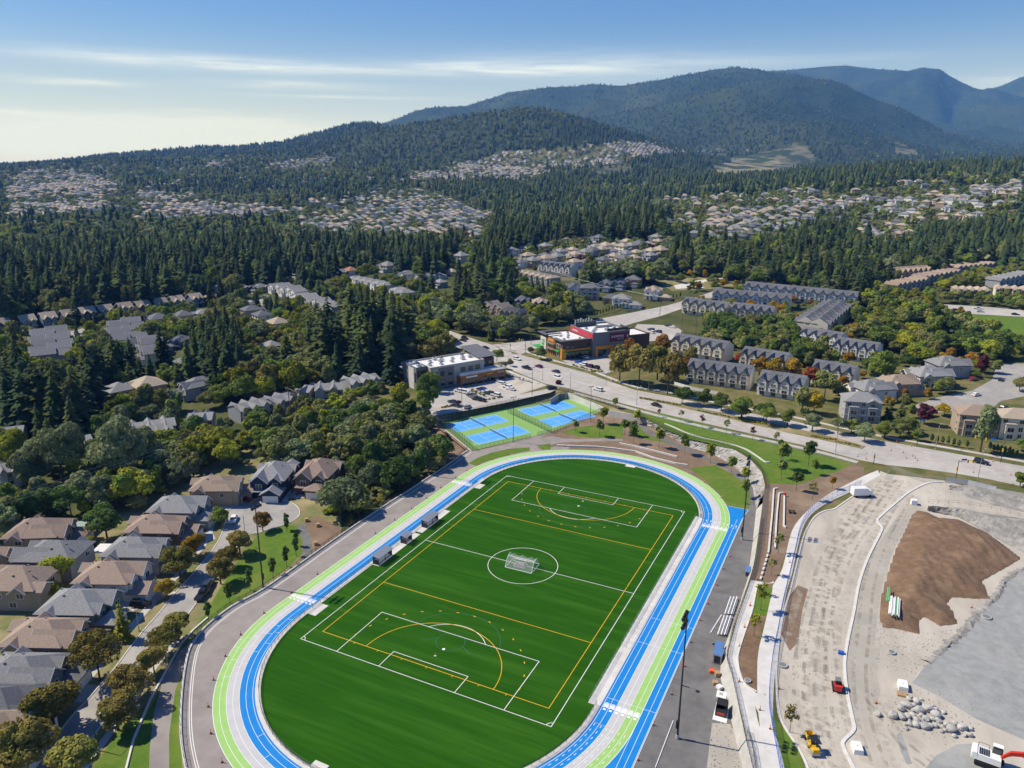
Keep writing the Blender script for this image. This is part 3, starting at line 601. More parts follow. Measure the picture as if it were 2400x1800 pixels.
# markings
rm = MB()
def dash(pts,n0,on=3.0,off=6.0,w=.14,solid=False,zz=.016):
    P = [G(u,v,ZR) for u,v in pts]
    if solid: rm.ribbon(densify(P,4),w,ZR+zz); return
    D = densify(P,.5); cum = 0; k = 0
    per = on+off; seg = []; 
    for i in range(len(D)-1):
        if (cum % per) < on: seg.append(D[i])
        else:
            if len(seg) > 2: rm.ribbon([seg[0],seg[-1]],w,ZR+zz)
            seg = []
        cum += math.dist(D[i],D[i+1])
dash([(1240,850),(1330,878),(1430,909),(1540,941)],0); dash([(1226,862),(1300,890),(1420,921),(1540,951),(1700,990),(1900,1035),(2010,1062),(2150,1083),(2400,1130)],0)
dash([(1575,935),(1698,963),(1856,993),(1960,1017),(2058,1039),(2176,1061),(2400,1100)],0); dash([(1700,982),(1900,1027),(2020,1052),(2160,1072),(2400,1117)],0)
dash([(1235,856),(1316,884),(1425,915),(1500,934)],0,w=.2,solid=True)
dash([(1100,796),(1060,783),(1010,765)],0,solid=True); dash([(1100,812),(1050,795),(1000,780)],0)
for q in (((1166,812),(1200,828)),((1176,810),(1211,826)),((1200,832),(1216,836)),((1168,838),(1212,846)),((1172,842),(1214,850)),((1138,812),(1120,826)),((1144,816),(1126,829))): dash(q,0,solid=True,w=.35)
dash([(1230,819),(1258,807),(1330,790)],0,solid=True)
rm.build('road_marking',M_WHITE,main_road)
# kerbs, sidewalks, verges of the main road
def walk(name,pts,w,h=.13,m=M_WALK): return struct(MB().wall(smooth([G(u,v,ZR) for u,v in pts],3),w,ZR,ZR+h).build(name,m))
walk('sidewalk',[(1225,822),(1290,843),(1380,867),(1425,884),(1490,907),(1575,921),(1700,949),(1856,977),(1960,1000),(2058,1021),(2176,1042),(2300,1064),(2480,1097)],1.9)
walk('sidewalk',[(1160,856),(1210,878),(1262,899)],2.2); walk('sidewalk',[(1345,921),(1416,940),(1543,975),(1700,1012),(1900,1055),(2010,1084)],2.2)
# planted median
med = [(1500,930),(1575,943),(1700,970),(1856,1003),(1960,1027),(2028,1046),(2020,1052),(1940,1034),(1850,1015),(1700,979),(1570,949),(1505,935)]
mo = MB().prism([G(u,v,ZR) for u,v in med],ZR,ZR+.15).build('planted_median',M_DRY); struct(mo)
# parking lots
sheet('parking_lot',[G(u,v,ZR) for u,v in [(1022,905),(1040,912),(1175,880),(1190,886),(1165,908),(1215,925),(1280,912),(1300,905),(1312,909),(1290,920),(1180,945),(1062,968),(1010,975),(985,955),(1000,925)]],ZR+.008,M_ROAD)
sheet('bare_lot',[G(u,v,ZR) for u,v in [(1190,886),(1225,880),(1282,903),(1215,925),(1165,908)]],ZR+.007,M_SITE)
sheet('parking_lot',[G(u,v,ZR) for u,v in [(1318,845),(1345,858),(1416,876),(1446,868),(1470,800),(1500,748),(1540,742),(1600,775),(1590,795),(1520,800),(1500,815),(1480,830),(1440,835),(1400,820)]],ZR+.008,M_ROAD)
sheet('driveway',[G(u,v,ZR) for u,v in [(880,880),(895,868),(930,868),(935,885),(905,895)]],ZR+.006,M_ROAD)
# residential street on the right
p,zz = gpz([(2130,955),(2195,932),(2280,915),(2325,890),(2337,852),(2480,852),(2480,905),(2395,930),(2345,940),(2320,962),(2240,962),(2190,968)],.02); sheet('residential_street',p,zz,M_STREET)
p,zz = gpz(cr('R6',[(560,505),(640,485),(900,500),(1300,530),(1300,582),(900,560),(690,535)]),.05); sheet('park_road',p,zz,M_ROAD)
p,zz = gpz(cr('R6',[(690,540),(900,562),(1300,585),(1300,840),(1250,830),(1100,700),(820,600)]),.04); sheet('park_lawn',p,zz,M_LAWN)
p,zz = gpz(cr('R6',[(1000,640),(1300,658),(1300,668),(1005,648)]),.07); sheet('park_path',p,zz,M_CONC)
p,zz = gpz(cr('R6',[(380,640),(560,650),(600,720),(540,760),(400,720)]),.04); sheet('park_lawn',p,zz,M_LAWN)
# vacant lots beyond the side road
p,zz = gpz(cr('K3',[(1380,500),(1740,468),(1820,500),(2050,482),(2060,530),(1800,560),(1500,575)]),.05); sheet('dry_lot',p,zz,M_DRY)
p,zz = gpz(cr('K3',[(1515,535),(1660,502),(1880,470),(1898,482),(1745,507),(1700,530),(1745,552),(1640,552),(1530,562)]),.12); sheet('new_road',p,zz,M_CONC)
p,zz = gpz(cr('K1',[(490,885),(700,830),(760,850),(700,905),(640,1010),(590,1010),(600,930),(520,925)]),.1); sheet('residential_street',p,zz,M_STREET)
p,zz = gpz(cr('K1',[(1830,640),(1990,625),(2020,690),(1880,700)]),.1); sheet('residential_street',p,zz,M_STREET)
p,zz = gpz(cr('K1',[(1210,1380),(1290,1350),(1280,1430),(1220,1480)]),.1); sheet('residential_street',p,zz,M_STREET)
p,zz = gpz(cr('K2',[(150,385),(215,410),(390,490),(500,570),(480,590),(330,505),(225,455)]),.1); sheet('valley_road',p,zz,M_ROAD)
p,zz = gpz(cr('K2',[(565,575),(650,600),(900,660),(880,690),(640,640),(570,600)]),.1); sheet('residential_street',p,zz,M_ROAD)
# ------------------------------------------------------------------ terrace, beds and building site (level ZR)
lv('N',[(1495,970),(1545,967),(1620,986),(1700,1007),(1800,1035),(1900,1061),(2003,1086),(1960,1106),(1905,1123),(1870,1135),(1806,1134),(1797,1118),(1770,1082),(1730,1056),(1670,1040),(1614,1028),(1560,1006)],'terrace_lawn',M_LAWN,ZR,.02)
lv('Z4',[(430,277),(560,282),(680,240),(760,205),(830,178),(880,195),(885,235),(790,285),(690,345),(600,410),(545,480),(505,600),(455,745),(420,760),(332,745),(375,600),(388,420),(405,300)],'planting_bed',M_SOIL,ZR,.018)
lv('Z4',[(400,280),(425,285),(415,420),(400,560),(370,700),(350,748),(325,745),(368,600),(382,420)],'gravel_strip',mat('gravel_brown',(.15,.115,.09),.95,(.10,.08,.065),1.5,5,bump=.05),ZR,.022)
SITE = [(960,215),(1000,230),(1270,262),(1700,380),(1700,1700),(620,1700),(600,1640),(560,1560),(500,1470),(467,1390),(455,1250),(455,1150),(470,1010),(490,900),(520,800),(550,680),(575,570),(600,500),(640,440),(690,410),(760,385),(835,330),(860,295),(955,240)]
lv('Z4',SITE,'building_site',M_SITE,ZR,.012)
walkw = [(948,212),(880,240),(800,280),(690,340),(610,405),(545,480),(515,560),(485,690),(440,770),(435,800),(395,980),(367,1100),(362,1230),(365,1350),(380,1500),(400,1700)]
walkr = [(962,236),(900,272),(800,325),(700,372),(622,430),(582,500),(556,600),(530,720),(508,790),(490,880),(470,1000),(460,1100),(446,1230),(440,1400),(468,1500),(500,1700)]
A_,B_ = smooth(crw('Z4',walkw,ZR),3),smooth(crw('Z4',walkr,ZR),3); mb = MB(); mb.strip([(*p,ZR+.05) for p in A_],[(*p,ZR+.05) for p in B_]); mb.strip([(*p,ZR) for p in A_],[(*p,ZR+.05) for p in A_]); mb.strip([(*p,ZR+.05) for p in B_],[(*p,ZR) for p in B_]); footway = struct(mb.build('new_sidewalk',M_CONC))
def kerb(c,pts,w,h,name='kerb',n=4,m=M_KERB): return struct(MB().wall(smooth(crw(c,pts,ZR),n),w,ZR,ZR+h).build(name,m))
kerb('Z4',[(835,333),(760,385),(735,402),(690,410),(640,440),(602,500),(577,570),(552,680),(522,800),(492,900),(472,1010),(457,1150),(456,1250),(467,1390),(500,1470),(560,1560),(600,1640),(625,1720)],.4,.16)
kerb('Z4',[(1275,268),(1190,276),(1100,320),(1020,385),(958,440),(946,460),(968,490),(960,520),(900,640),(858,760),(832,900),(802,1040),(787,1150),(797,1280),(825,1420),(832,1475),(785,1525),(782,1560),(845,1690)],.6,.2)
lv('Z4',[(1000,500),(960,560),(905,660),(865,770),(842,900),(812,1040),(797,1150),(806,1280),(835,1420),(900,1450),(960,1300),(930,1100),(945,930),(975,740),(1030,590),(1080,500),(1120,420),(1060,410)],'graded_strip',M_SUBGRADE,ZR,.017)
lv('Z4',[(1700,672),(1659,690),(1580,742),(1520,842),(1450,900),(1360,1012),(1190,1152),(1115,1246),(1250,1312),(1430,1422),(1700,1540)],'gravel_pad',M_GRAV,ZR,.02)
lv('Z4',[(1180,1659),(1230,1600),(1330,1545),(1400,1540),(1440,1570),(1480,1620),(1500,1700),(1170,1700)],'gravel_pad',M_GRAV,ZR,.02)
lv('Z4',[(1060,1480),(1090,1560),(1115,1640),(1090,1640),(1060,1580),(1040,1500)],'gravel_trail',M_GRAV,ZR,.018)
for c_,p_ in (('Z4',[(480,1010),(520,820),(560,770),(610,790),(580,900),(560,1050),(520,1090)]),('Z4',[(1090,1480),(1180,1470),(1290,1500),(1260,1550),(1140,1570)])): lv(c_,p_,'loose_soil',M_SOIL if c_ == 'Z4' and p_[0][0] < 600 else M_SITE,ZR,.019)
# walkway behind the bank fence, planters
lv('Z3',[(1368,750),(1300,945),(1262,1085),(1256,1130),(1272,1200),(1302,1320),(1342,1480),(1375,1690),(1460,1690),(1440,1560),(1400,1420),(1380,1310),(1340,1245),(1312,1150),(1318,1080),(1375,905),(1400,768),(1480,760),(1480,742),(1380,742)],'walkway',M_CONC,ZR,.015)
lv('Z3',[(1340,1250),(1390,1290),(1440,1330),(1470,1400),(1420,1420),(1380,1340)],'walkway',M_CONC,ZR,.018)
lv('Z3',[(1405,772),(1468,786),(1465,850),(1440,922),(1372,910),(1388,840)],'planter_lawn',M_LAWN,ZR,.022)
lv('Z3',[(1372,910),(1440,922),(1412,1010),(1402,1100),(1396,1285),(1335,1240),(1308,1150),(1316,1080)],'planting_bed',M_PILE,ZR,.022)
lv('Z3',[(1470,1400),(1505,1440),(1562,1512),(1610,1600),(1630,1690),(1540,1690),(1500,1530),(1475,1480)],'verge',M_LAWN,ZR,.055)
kerb('Z3',[(1400,770),(1386,840),(1372,905),(1314,1078),(1306,1150),(1332,1242),(1398,1290)],.25,.16)
# steps edging by the bank: timber sleepers beside the fence
# terrace seat walls on the slope
SEATS = [[(1500,298),(1480,300),(1472,420),(1462,520),(1455,600)],[(1525,320),(1505,322),(1495,420),(1490,500),(1486,588)],[(1531,335),(1530,400),(1528,480),(1540,486)]]
for i,s_ in enumerate(SEATS): tag(MB().wall(crw('Z3',s_,ZR+.4),.45,ZR,ZR+.5).build('seat_wall',M_KERB),('long white concrete seat wall beside the fence on the brown slope','middle white concrete seat wall of three on the brown slope','short white concrete seat wall with a red barrel at its end on the brown slope')[i],'wall','seat walls on the brown slope')
st = thing('stepping_wall',(*crw('Z3',[(1440,670)],ZR)[0],ZR),0,'broken line of white concrete blocks ending the long seat wall on the slope','wall')
sp_ = crw('Z3',[(1453,612),(1416,740)],ZR)
for k in range(7):
    t = k/6.; x = sp_[0][0]*(1-t)+sp_[1][0]*t-st.location.x; y = sp_[0][1]*(1-t)+sp_[1][1]*t-st.location.y
    MB().box((x,y,0),(.45,1.5,.45),math.atan2(sp_[1][0]-sp_[0][0],-(sp_[1][1]-sp_[0][1]))).build('block',M_KERB,st)
# curved white step edging on the terrace lawn
tag(MB().wall(smooth(crw('G7',[(260,108),(330,135),(430,180),(560,220),(680,245),(800,275),(900,310),(980,360),(1045,405),(1080,408)],ZR+.3),4),.5,ZR,ZR+.35).build('lawn_edging',M_KERB),'long curved white concrete edging on the grass terrace above the rock wall','wall')
# ------------------------------------------------------------------ houses
M_RGREY = mat('shingle_grey',(.27,.27,.275),.9,(.19,.192,.195),2.2,8,coords='obj',rnd=.12,bump=.05); M_RBROWN = mat('shingle_brown',(.33,.25,.195),.9,(.25,.19,.148),2.2,8,coords='obj',rnd=.12,bump=.05)
M_RTAN = mat('shingle_tan',(.40,.33,.255),.9,(.31,.26,.20),2.2,8,coords='obj',rnd=.12,bump=.05); M_RSLATE = mat('shingle_slate',(.150,.155,.175),.9,(.10,.105,.12),2.2,8,coords='obj',rnd=.1,bump=.05)
M_RTERRA = mat('shingle_terracotta',(.33,.17,.10),.9,(.27,.14,.085),3,4,coords='obj',rnd=.1)
M_WTAN = mat('siding_tan',(.36,.29,.21),.85,(.32,.255,.185),4,3,coords='obj',rnd=.08); M_WBROWN = mat('siding_brown',(.17,.125,.09),.85,(.15,.11,.08),4,3,coords='obj',rnd=.1)
M_WNAVY = mat('siding_navy',(.035,.048,.085),.8); M_WGREY = mat('siding_grey',(.36,.365,.375),.85,(.32,.325,.335),4,3,coords='obj',rnd=.1); M_WWHITE = mat('siding_white',(.80,.78,.74),.85,(.72,.70,.66),3,3,coords='obj',rnd=.06)
M_WCREAM = mat('siding_cream',(.74,.67,.54),.85,(.67,.60,.48),3,3,coords='obj',rnd=.08); M_WGREEN = mat('siding_sage',(.19,.22,.19),.85,rnd=.08); M_WBLUE = mat('siding_slate_blue',(.15,.20,.25),.85); M_WDARK = mat('siding_dark',(.075,.07,.068),.85,rnd=.12)
M_TRIM = mat('trim_white',(.74,.73,.70),.7); M_TIMBER = mat('timber_dark',(.045,.035,.03),.8); M_BRICK = mat('brick_red',(.22,.085,.055),.9,(.17,.07,.05),5,3,coords='obj')
M_OSB = mat('sheathing_wood',(.45,.27,.11),.85,(.38,.22,.09),2,3,coords='obj')
def glass_mat():
    m = bpy.data.materials.new('window_glass'); m.use_nodes = True; b = m.node_tree.nodes['Principled BSDF']; b.inputs['Base Color'].default_value = (.02,.028,.035,1); b.inputs['Roughness'].default_value = .08; b.inputs['Specular IOR Level'].default_value = .8; return m
M_GLASS = glass_mat()
def hip(mb,x0,x1,y0,y1,z,pitch=.5,ov=.5,th=.2):
    x0 -= ov; x1 += ov; y0 -= ov; y1 += ov; w,d = x1-x0,y1-y0
    if w >= d: h = d/2*pitch; r = [(x0+d/2,(y0+y1)/2,z+th+h),(x1-d/2,(y0+y1)/2,z+th+h)]; fs = [(4,5,9,8),(5,6,9),(6,7,8,9),(7,4,8)]
    else: h = w/2*pitch; r = [((x0+x1)/2,y0+w/2,z+th+h),((x0+x1)/2,y1-w/2,z+th+h)]; fs = [(4,5,8),(5,6,9,8),(6,7,9),(7,4,8,9)]
    if abs(w-d) < .02: r[1] = (r[1][0]+.02,r[1][1]+.02,r[1][2])
    mb.add([(x0,y0,z),(x1,y0,z),(x1,y1,z),(x0,y1,z),(x0,y0,z+th),(x1,y0,z+th),(x1,y1,z+th),(x0,y1,z+th)]+r,[(3,2,1,0),(0,1,5,4),(1,2,6,5),(2,3,7,6),(3,0,4,7)]+fs); return h+th
def gable(mb,wl_,tr,x0,x1,y0,y1,z,pitch=.6,ov=.45,axis='y',th=.2,trim=True):
    """ridge along axis; gable walls go to wl_, white rake boards to tr"""
    def P(a,b,c): return (a,b,c) if axis == 'y' else (b,a,c)
    if axis == 'y': a0,a1,b0,b1 = x0,x1,y0,y1
    else: a0,a1,b0,b1 = y0,y1,x0,x1
    m = (a0+a1)/2; h = (a1-a0)/2*pitch
    tri = [P(a0,b0+.02,z),P(a1,b0+.02,z),P(m,b0+.02,z+h),P(a0,b1-.02,z),P(a1,b1-.02,z),P(m,b1-.02,z+h)]; wl_.add(tri,[(0,1,2),(4,3,5)])
    zl = z-ov*pitch
    for s,(e0) in ((-1,a0-ov),(1,a1+ov)):
        vs = [P(e0,b0-ov,zl),P(m,b0-ov,z+h),P(m,b1+ov,z+h),P(e0,b1+ov,zl)]; vs += [(q[0],q[1],q[2]+th) for q in vs]
        mb.add(vs,[(0,1,2,3),(4,5,6,7),(0,1,5,4),(1,2,6,5),(2,3,7,6),(3,0,4,7)])
        if trim and tr is not None:
            for bb in (b0-ov-.06,b1+ov+.06):
                q = [P(e0,bb,zl-.10),P(m,bb,z+h-.10),P(m,bb,z+h+th+.02),P(e0,bb,zl+th+.02)]; tr.add(q+[(c[0]+(.05 if axis != 'y' else 0),c[1]+(.05 if axis == 'y' else 0),c[2]) for c in q],[(0,1,2,3),(7,6,5,4),(0,1,5,4),(1,2,6,5),(2,3,7,6),(3,0,4,7)])
    return h
WIN = {}
def window(root,x,y,z,w,h,face,frame=None):
    """window on a wall; face 'f' (-y), 'b' (+y), 'l' (-x), 'r' (+x); frame with a mullion, pane as sub-part"""
    k = (round(w,1),round(h,1)); fm = frame or M_TRIM
    if (k,fm.name) not in WIN:
        f = MB(); t = .1; f.box((0,-.03,0),(w+2*t,.06,t)); f.box((0,-.03,h+t),(w+2*t,.06,t)); f.box((-(w+t)/2,-.03,t),(t,.06,h)); f.box(((w+t)/2,-.03,t),(t,.06,h)); f.box((0,-.028,t),(.07,.055,h))
        WIN[(k,fm.name)] = (f.mesh('window',fm),MB().box((0,-.015,t),(w,.03,h)).mesh('pane',M_GLASS))
    a,b = WIN[(k,fm.name)]; o = link('window',a,root); o.location = (x,y,z); o.rotation_euler = (0,0,{'f': 0,'b': math.pi,'l': -math.pi/2,'r': math.pi/2}[face]); link('pane',b,o); return o
def start(name): 
    o = link(name,None); o.empty_display_size = .5; return o
PROTO = []
def fin(root,wl_,rf,tr,wm,rm_):
    wl_.build('wall',wm,root); rf.build('roof',rm_,root)
    for i in range(0,len(tr.v),8): b = MB(); b.add(tr.v[i:i+8],[tuple(j-i for j in f) for f in tr.f if i <= f[0] < i+8]); b.build('trim',M_TRIM,root)
    PROTO.append(root); return root
def house_suburban(flip=1,variant=0,wm=M_WTAN,rm_=M_RGREY):
    """two-storey house with a deep hipped roof, front gable bay and a low garage wing; front is -y"""
    r = start('house'); w,rf,tr = MB(),MB(),MB(); f = flip
    w.box((0,1.5,0),(10.4,13.5,5.5)); hip(rf,-5.2,5.2,-5.25,8.25,5.5,.56,.6)
    # front gable bay (upper floor)
    bx = 2.2*f; w.box((bx,-6.0,0),(5.4,2.0,5.5)); gable(rf,w,tr,bx-2.7,bx+2.7,-7.0,1.5,5.5,.85,.45)
    ux = -2.7*f; w.box((ux,-5.6,2.6),(3.6,1.0,2.9)); gable(rf,w,tr,ux-1.8,ux+1.8,-6.1,.5,5.5,.85,.4)
    gable(rf,w,tr,-5.9,5.9,3.0,7.0,5.2,.8,.3,axis='x')
    gx = -2.3*f; w.box((gx,-7.6,0),(5.8,4.8,2.9))
    if variant == 0: hip(rf,gx-2.9,gx+2.9,-10,-5.2,2.9,.5,.5)
    else: gable(rf,w,tr,gx-2.9,gx+2.9,-10.0,-5.3,2.9,.6,.45)
    # porch
    w.box((bx-1.9*f,-7.9,0),(.35,.35,2.7)); w.box((bx+1.9*f,-7.9,0),(.35,.35,2.7)); hip(rf,bx-2.2,bx+2.2,-8.2,-6.9,2.7,.35,.3)
    if variant == 1: gable(rf,w,tr,1.0,5.2,8.0,10.0,5.3,.6,.4); w.box((3.1,8.9,0),(4.2,2.2,5.3))
    for q in ((-1.5,3.5),(1.2,5.5),(2.4,2.2)): rf.box((q[0],q[1],5.5+.2+ (5.8-abs(q[0]))*.56-.1),(.35,.35,.45))
    window(r,bx,-7.0,3.2,1.7,1.5,'f'); window(r,ux,-6.1,3.5,1.5,1.3,'f'); window(r,-5.2,-2,3.3,1.1,1.2,'l'); window(r,-5.2,4.5,3.3,1.6,1.2,'l'); window(r,5.2,0,3.3,1.1,1.2,'r'); window(r,5.2,5,3.3,1.6,1.2,'r')
    window(r,-5.2,2,.9,1.6,1.3,'l'); window(r,5.2,3,.9,1.6,1.3,'r'); window(r,-2.2,8.25,3.3,1.6,1.3,'b'); window(r,2.2,8.25,.9,1.6,1.4,'b')
    MB().box((gx,-10.03,.05),(4.9,.06,2.25)).build('garage_door',M_TRIM,r); d = MB().box((bx,-7.03,.05),(1.0,.06,2.1)).build('door',M_TIMBER,r); MB().box((bx+.35,-7.09,1.0),(.06,.06,.12)).build('handle',M_TRIM,d)
    return fin(r,w,rf,tr,wm,rm_)
def house_twin(wm=M_WDARK,rm_=M_RTAN):
    """narrow house whose ridge runs across, two small front gables; front -y"""
    r = start('house'); w,rf,tr = MB(),MB(),MB()
    w.box((0,0,0),(8.2,10,6.2)); gable(rf,w,tr,-4.1,4.1,-5,5,6.2,.62,.5,axis='x')
    w.box((-1.9,-5.6,0),(3.6,1.4,6.0)); gable(rf,w,tr,-3.7,-.1,-6.3,-1.5,6.0,.95,.4); w.box((2.2,-5.4,0),(3.2,1.0,5.6)); gable(rf,w,tr,.7,3.7,-5.9,-2,5.6,.9,.35)
    gable(rf,w,tr,.2,3.9,-7.2,-5.6,2.8,.6,.3)
    for x,y,z,a in ((-1.9,-6.3,3.4,1.5),(2.2,-5.9,3.4,1.3),(-1.9,-6.3,.8,1.6),(2.2,-5.9,.6,1.8)): window(r,x,y,z,a,1.3,'f')
    window(r,-4.1,1,3.6,1.2,1.2,'l'); window(r,4.1,1,3.6,1.2,1.2,'r'); window(r,-1.9,5,3.6,1.6,1.3,'b'); window(r,2,5,.9,1.8,1.6,'b')
    return fin(r,w,rf,tr,wm,rm_)
def house_hip(w_=12,d_=11,h_=5.4,wm=M_WWHITE,rm_=M_RGREY,g=True):
    r = start('house'); w,rf,tr = MB(),MB(),MB()
    w.box((0,0,0),(w_,d_,h_)); hip(rf,-w_/2,w_/2,-d_/2,d_/2,h_,.5,.6)
    if g: w.box((-w_*.22,-d_/2-.8,0),(4.6,2,h_-.3)); gable(rf,w,tr,-w_*.22-2.3,-w_*.22+2.3,-d_/2-1.8,-d_/2+3,h_-.3,.6,.4); w.box((w_*.22,-d_/2-1.5,0),(5,3.2,2.8)); hip(rf,w_*.22-2.5,w_*.22+2.5,-d_/2-3.1,-d_/2+.1,2.8,.4,.4)
    yf = -d_/2-1.8 if g else -d_/2
    window(r,-w_*.22,yf,h_-2.2,1.8,1.3,'f'); window(r,w_*.25,-d_/2,h_-2.0,1.6,1.2,'f'); window(r,-w_*.22,yf,.8,1.8,1.3,'f')
    for zz in (.9,h_-2.0):
        window(r,-w_/2,-1.5,zz,1.2,1.2,'l'); window(r,w_/2,1.5,zz,1.2,1.2,'r'); window(r,-2.5,d_/2,zz,1.7,1.3,'b'); window(r,2.5,d_/2,zz,1.7,1.3,'b')
    if g: MB().box((w_*.22,-d_/2-3.13,.05),(4.2,.06,2.2)).build('garage_door',M_TRIM,r)
    return fin(r,w,rf,tr,wm,rm_)
def house_tall(wm=M_WGREY,rm_=M_RGREY,w_=13.5,d_=10):
    """three-storey back elevation with bays and balconies; the tall side is -y"""
    r = start('house'); w,rf,tr = MB(),MB(),MB()
    w.box((0,0,0),(w_,d_,8.2)); hip(rf,-w_/2,w_/2,-d_/2,d_/2,8.2,.5,.6)
    w.box((-3.6,-d_/2-.5,0),(3.4,1.2,6.2)); hip(rf,-5.3,-1.9,-d_/2-1.1,-d_/2+.4,6.2,.5,.3); w.box((3.4,-d_/2-.5,2.6),(3.2,1.2,3.4)); hip(rf,1.8,5.0,-d_/2-1.1,-d_/2+.4,6.0,.5,.3)
    gable(rf,w,tr,1.2,5.6,-d_/2-.3,1,8.2,.55,.4)
    for x,y in ((-3.6,-d_/2-1.1),(3.4,-d_/2-1.1)):
        for zz in (3.2,): window(r,x,y,zz,2.2,1.6,'f')
    for x in (-5.4,0,3.4): window(r,x,-d_/2,6.4,1.5,1.3,'f')
    window(r,0,-d_/2,3.2,1.4,1.7,'f'); window(r,-3.6,-d_/2-1.1,.6,2.0,1.6,'f'); window(r,3.4,-d_/2,.5,2.4,1.8,'f'); window(r,0,-d_/2,.4,1.2,1.8,'f')
    for zz in (.8,3.4,6.2): window(r,-w_/2,-2,zz,1.2,1.3,'l'); window(r,w_/2,1,zz,1.2,1.3,'r')
    tr.box((0,-d_/2-.05,2.75),(w_+.1,.1,.25)); tr.box((0,-d_/2-.05,5.5),(w_+.1,.1,.2))
    return fin(r,w,rf,tr,wm,rm_)
def paint(root,wm=None,rm_=None):
    for c in root.children:
        m = wm if c.name.startswith('wall') else rm_ if c.name.startswith('roof') else None
        if m is not None and c.data.materials[0] is not m:
            c.material_slots[0].link = 'OBJECT'; c.material_slots[0].material = m
HOUSES = []          # (x, y, z, half size, height) for keeping trees clear
def put(proto,u,v,dz,rz,label,group,wm=None,rm_=None,sc=1.0,size=7,height=8,name=None,xyz=None,zoff=0):
    x,y,zz = xyz if xyz else gp(u,v,dz)
    r = dup(proto,(x,y,zz-.05+zoff),rz,label,group,None if sc == 1 else sc); r['category'] = 'house'; paint(r,wm,rm_); HOUSES.append((x,y,zz,size,height)); return r
P_SUB = [house_suburban(1,0),house_suburban(-1,1),house_suburban(-1,0),house_suburban(1,1)]; P_TWIN = house_twin(); P_HIP = [house_hip(),house_hip(11,10,5.2,g=True),house_hip(12,10,3.2,g=False),house_hip(10,12,5.6)]; P_TALL = house_tall()
RZ_ST = math.atan2(.906,-.424)
# houses along the residential street (front towards the street)
LS = [(1070,262,1,M_WTAN,M_RBROWN,'brown gabled house with tan walls beside the cul-de-sac',.05),(880,362,0,M_WGREY,M_RGREY,'grey roofed house with pale grey walls second from the cul-de-sac',0),(780,455,1,M_WBROWN,M_RBROWN,'brown roofed house with dark walls between two grey roofed ones near the cul-de-sac',0),(680,565,2,M_WGREY,M_RGREY,'grey roofed house beside a white pergola roof on the residential street',0),
      (560,688,3,M_WWHITE,M_RBROWN,'brown roofed house with white side walls on the residential street',0),(400,828,0,M_WGREEN,M_RGREY,'grey roofed house with a dark car parked on its driveway',0),(240,975,1,M_WTAN,M_RBROWN,'tan brown roofed house by the bright yellow green tree',0),(130,1155,2,M_WBLUE,M_RGREY,'grey roofed house with white gable window opposite the curving gravel path',0),(10,1310,3,M_WDARK,M_RSLATE,'dark house with a small white gable window beside a maple',0),(-60,1440,0,M_WTAN,M_RBROWN,'brown roofed house at the lower end of the residential street',0)]
for a,b,k,wm,rm_,lab,da in LS:
    u,v = cr('A',[(a,b)])[0]; put(P_SUB[k],u,v,6.5,RZ_ST+da,lab,'houses along the residential street',wm,rm_,size=8,sc=.94)
for a,b,k,wm,rm_,lab,rz in ((1325,215,1,M_WNAVY,M_RGREY,'navy blue house with white trim at the head of the cul-de-sac',.42),(1545,200,2,M_WBROWN,M_RBROWN,'brown house with a gabled entry at the end of the cul-de-sac',.3)):
    u,v = cr('A',[(a,b)])[0]; put(P_SUB[k],u,v,6.5,rz,lab,'houses round the cul-de-sac',wm,rm_,size=8)
for a,b,k,wm,rm_,lab,rz in ((215,480,2,M_WTAN,M_RBROWN,'brown roofed house with a glass patio cover behind the street row',RZ_ST+.1),(240,590,0,M_WGREY,M_RGREY,'grey roofed house behind the street row next to a hedge',RZ_ST+math.pi),(55,720,1,M_WTAN,M_RBROWN,'tan two-storey house with many rear windows behind the street row',RZ_ST+math.pi),(-110,620,1,M_WTAN,M_RBROWN,'tan house half hidden at the edge of the woods',RZ_ST)):
    u,v = cr('A',[(a,b)])[0]; put(P_SUB[k],u,v,6.5,rz,lab,'houses behind the street row',wm,rm_,size=8)
# patio covers
def pergola(c,x,y,w,d,rz,label,m):
    u,v = cr(c,[(x,y)])[0]; X,Y,Z = gp(u,v,2.6); t = thing('patio_cover',(X,Y,Z),rz,label,'patio cover')
    MB().box((0,0,2.6),(w,d,.12)).build('cover',m,t)
    for k in range(-3,4): MB().box((k*w/6.4,0,2.72),(.08,d,.06)).build('batten',M_TRIM,t)
    for sx in (-1,1):
        for sy in (-1,1): MB().box((sx*(w/2-.2),sy*(d/2-.2),0),(.15,.15,2.6)).build('post',M_TRIM,t)
pergola('A',395,483,5.5,5,RZ_ST,'greenish glass patio cover attached behind the brown roofed house',mat('patio_glass',(.32,.42,.36),.2)); pergola('A',505,592,5,4.5,RZ_ST,'white patio cover behind the grey roofed house',M_TRIM)
# the row of narrow tan-roofed houses in front of the wood
RowA = [(0,790),(190,765),(345,745),(500,725),(635,705),(770,690),(915,672),(1045,660),(1175,640),(1300,622),(1435,605)]
d0 = np.array(gp(*cr('K1',[RowA[1]])[0],8)[:2]); d1 = np.array(gp(*cr('K1',[RowA[-1]])[0],8)[:2]); dv = (d1-d0)/np.linalg.norm(d1-d0); RZ_A = math.atan2(dv[1],dv[0])
for i,q in enumerate(RowA):
    u,v = cr('K1',[q])[0]; put(P_TWIN,u,v,8,RZ_A,'narrow dark house with tan twin-gabled roof in the row against the conifer wood','row of narrow tan roofed houses by the wood',(M_WDARK,M_WGREEN,M_WBLUE,M_WDARK)[i % 4],M_RTAN,size=5,height=9)
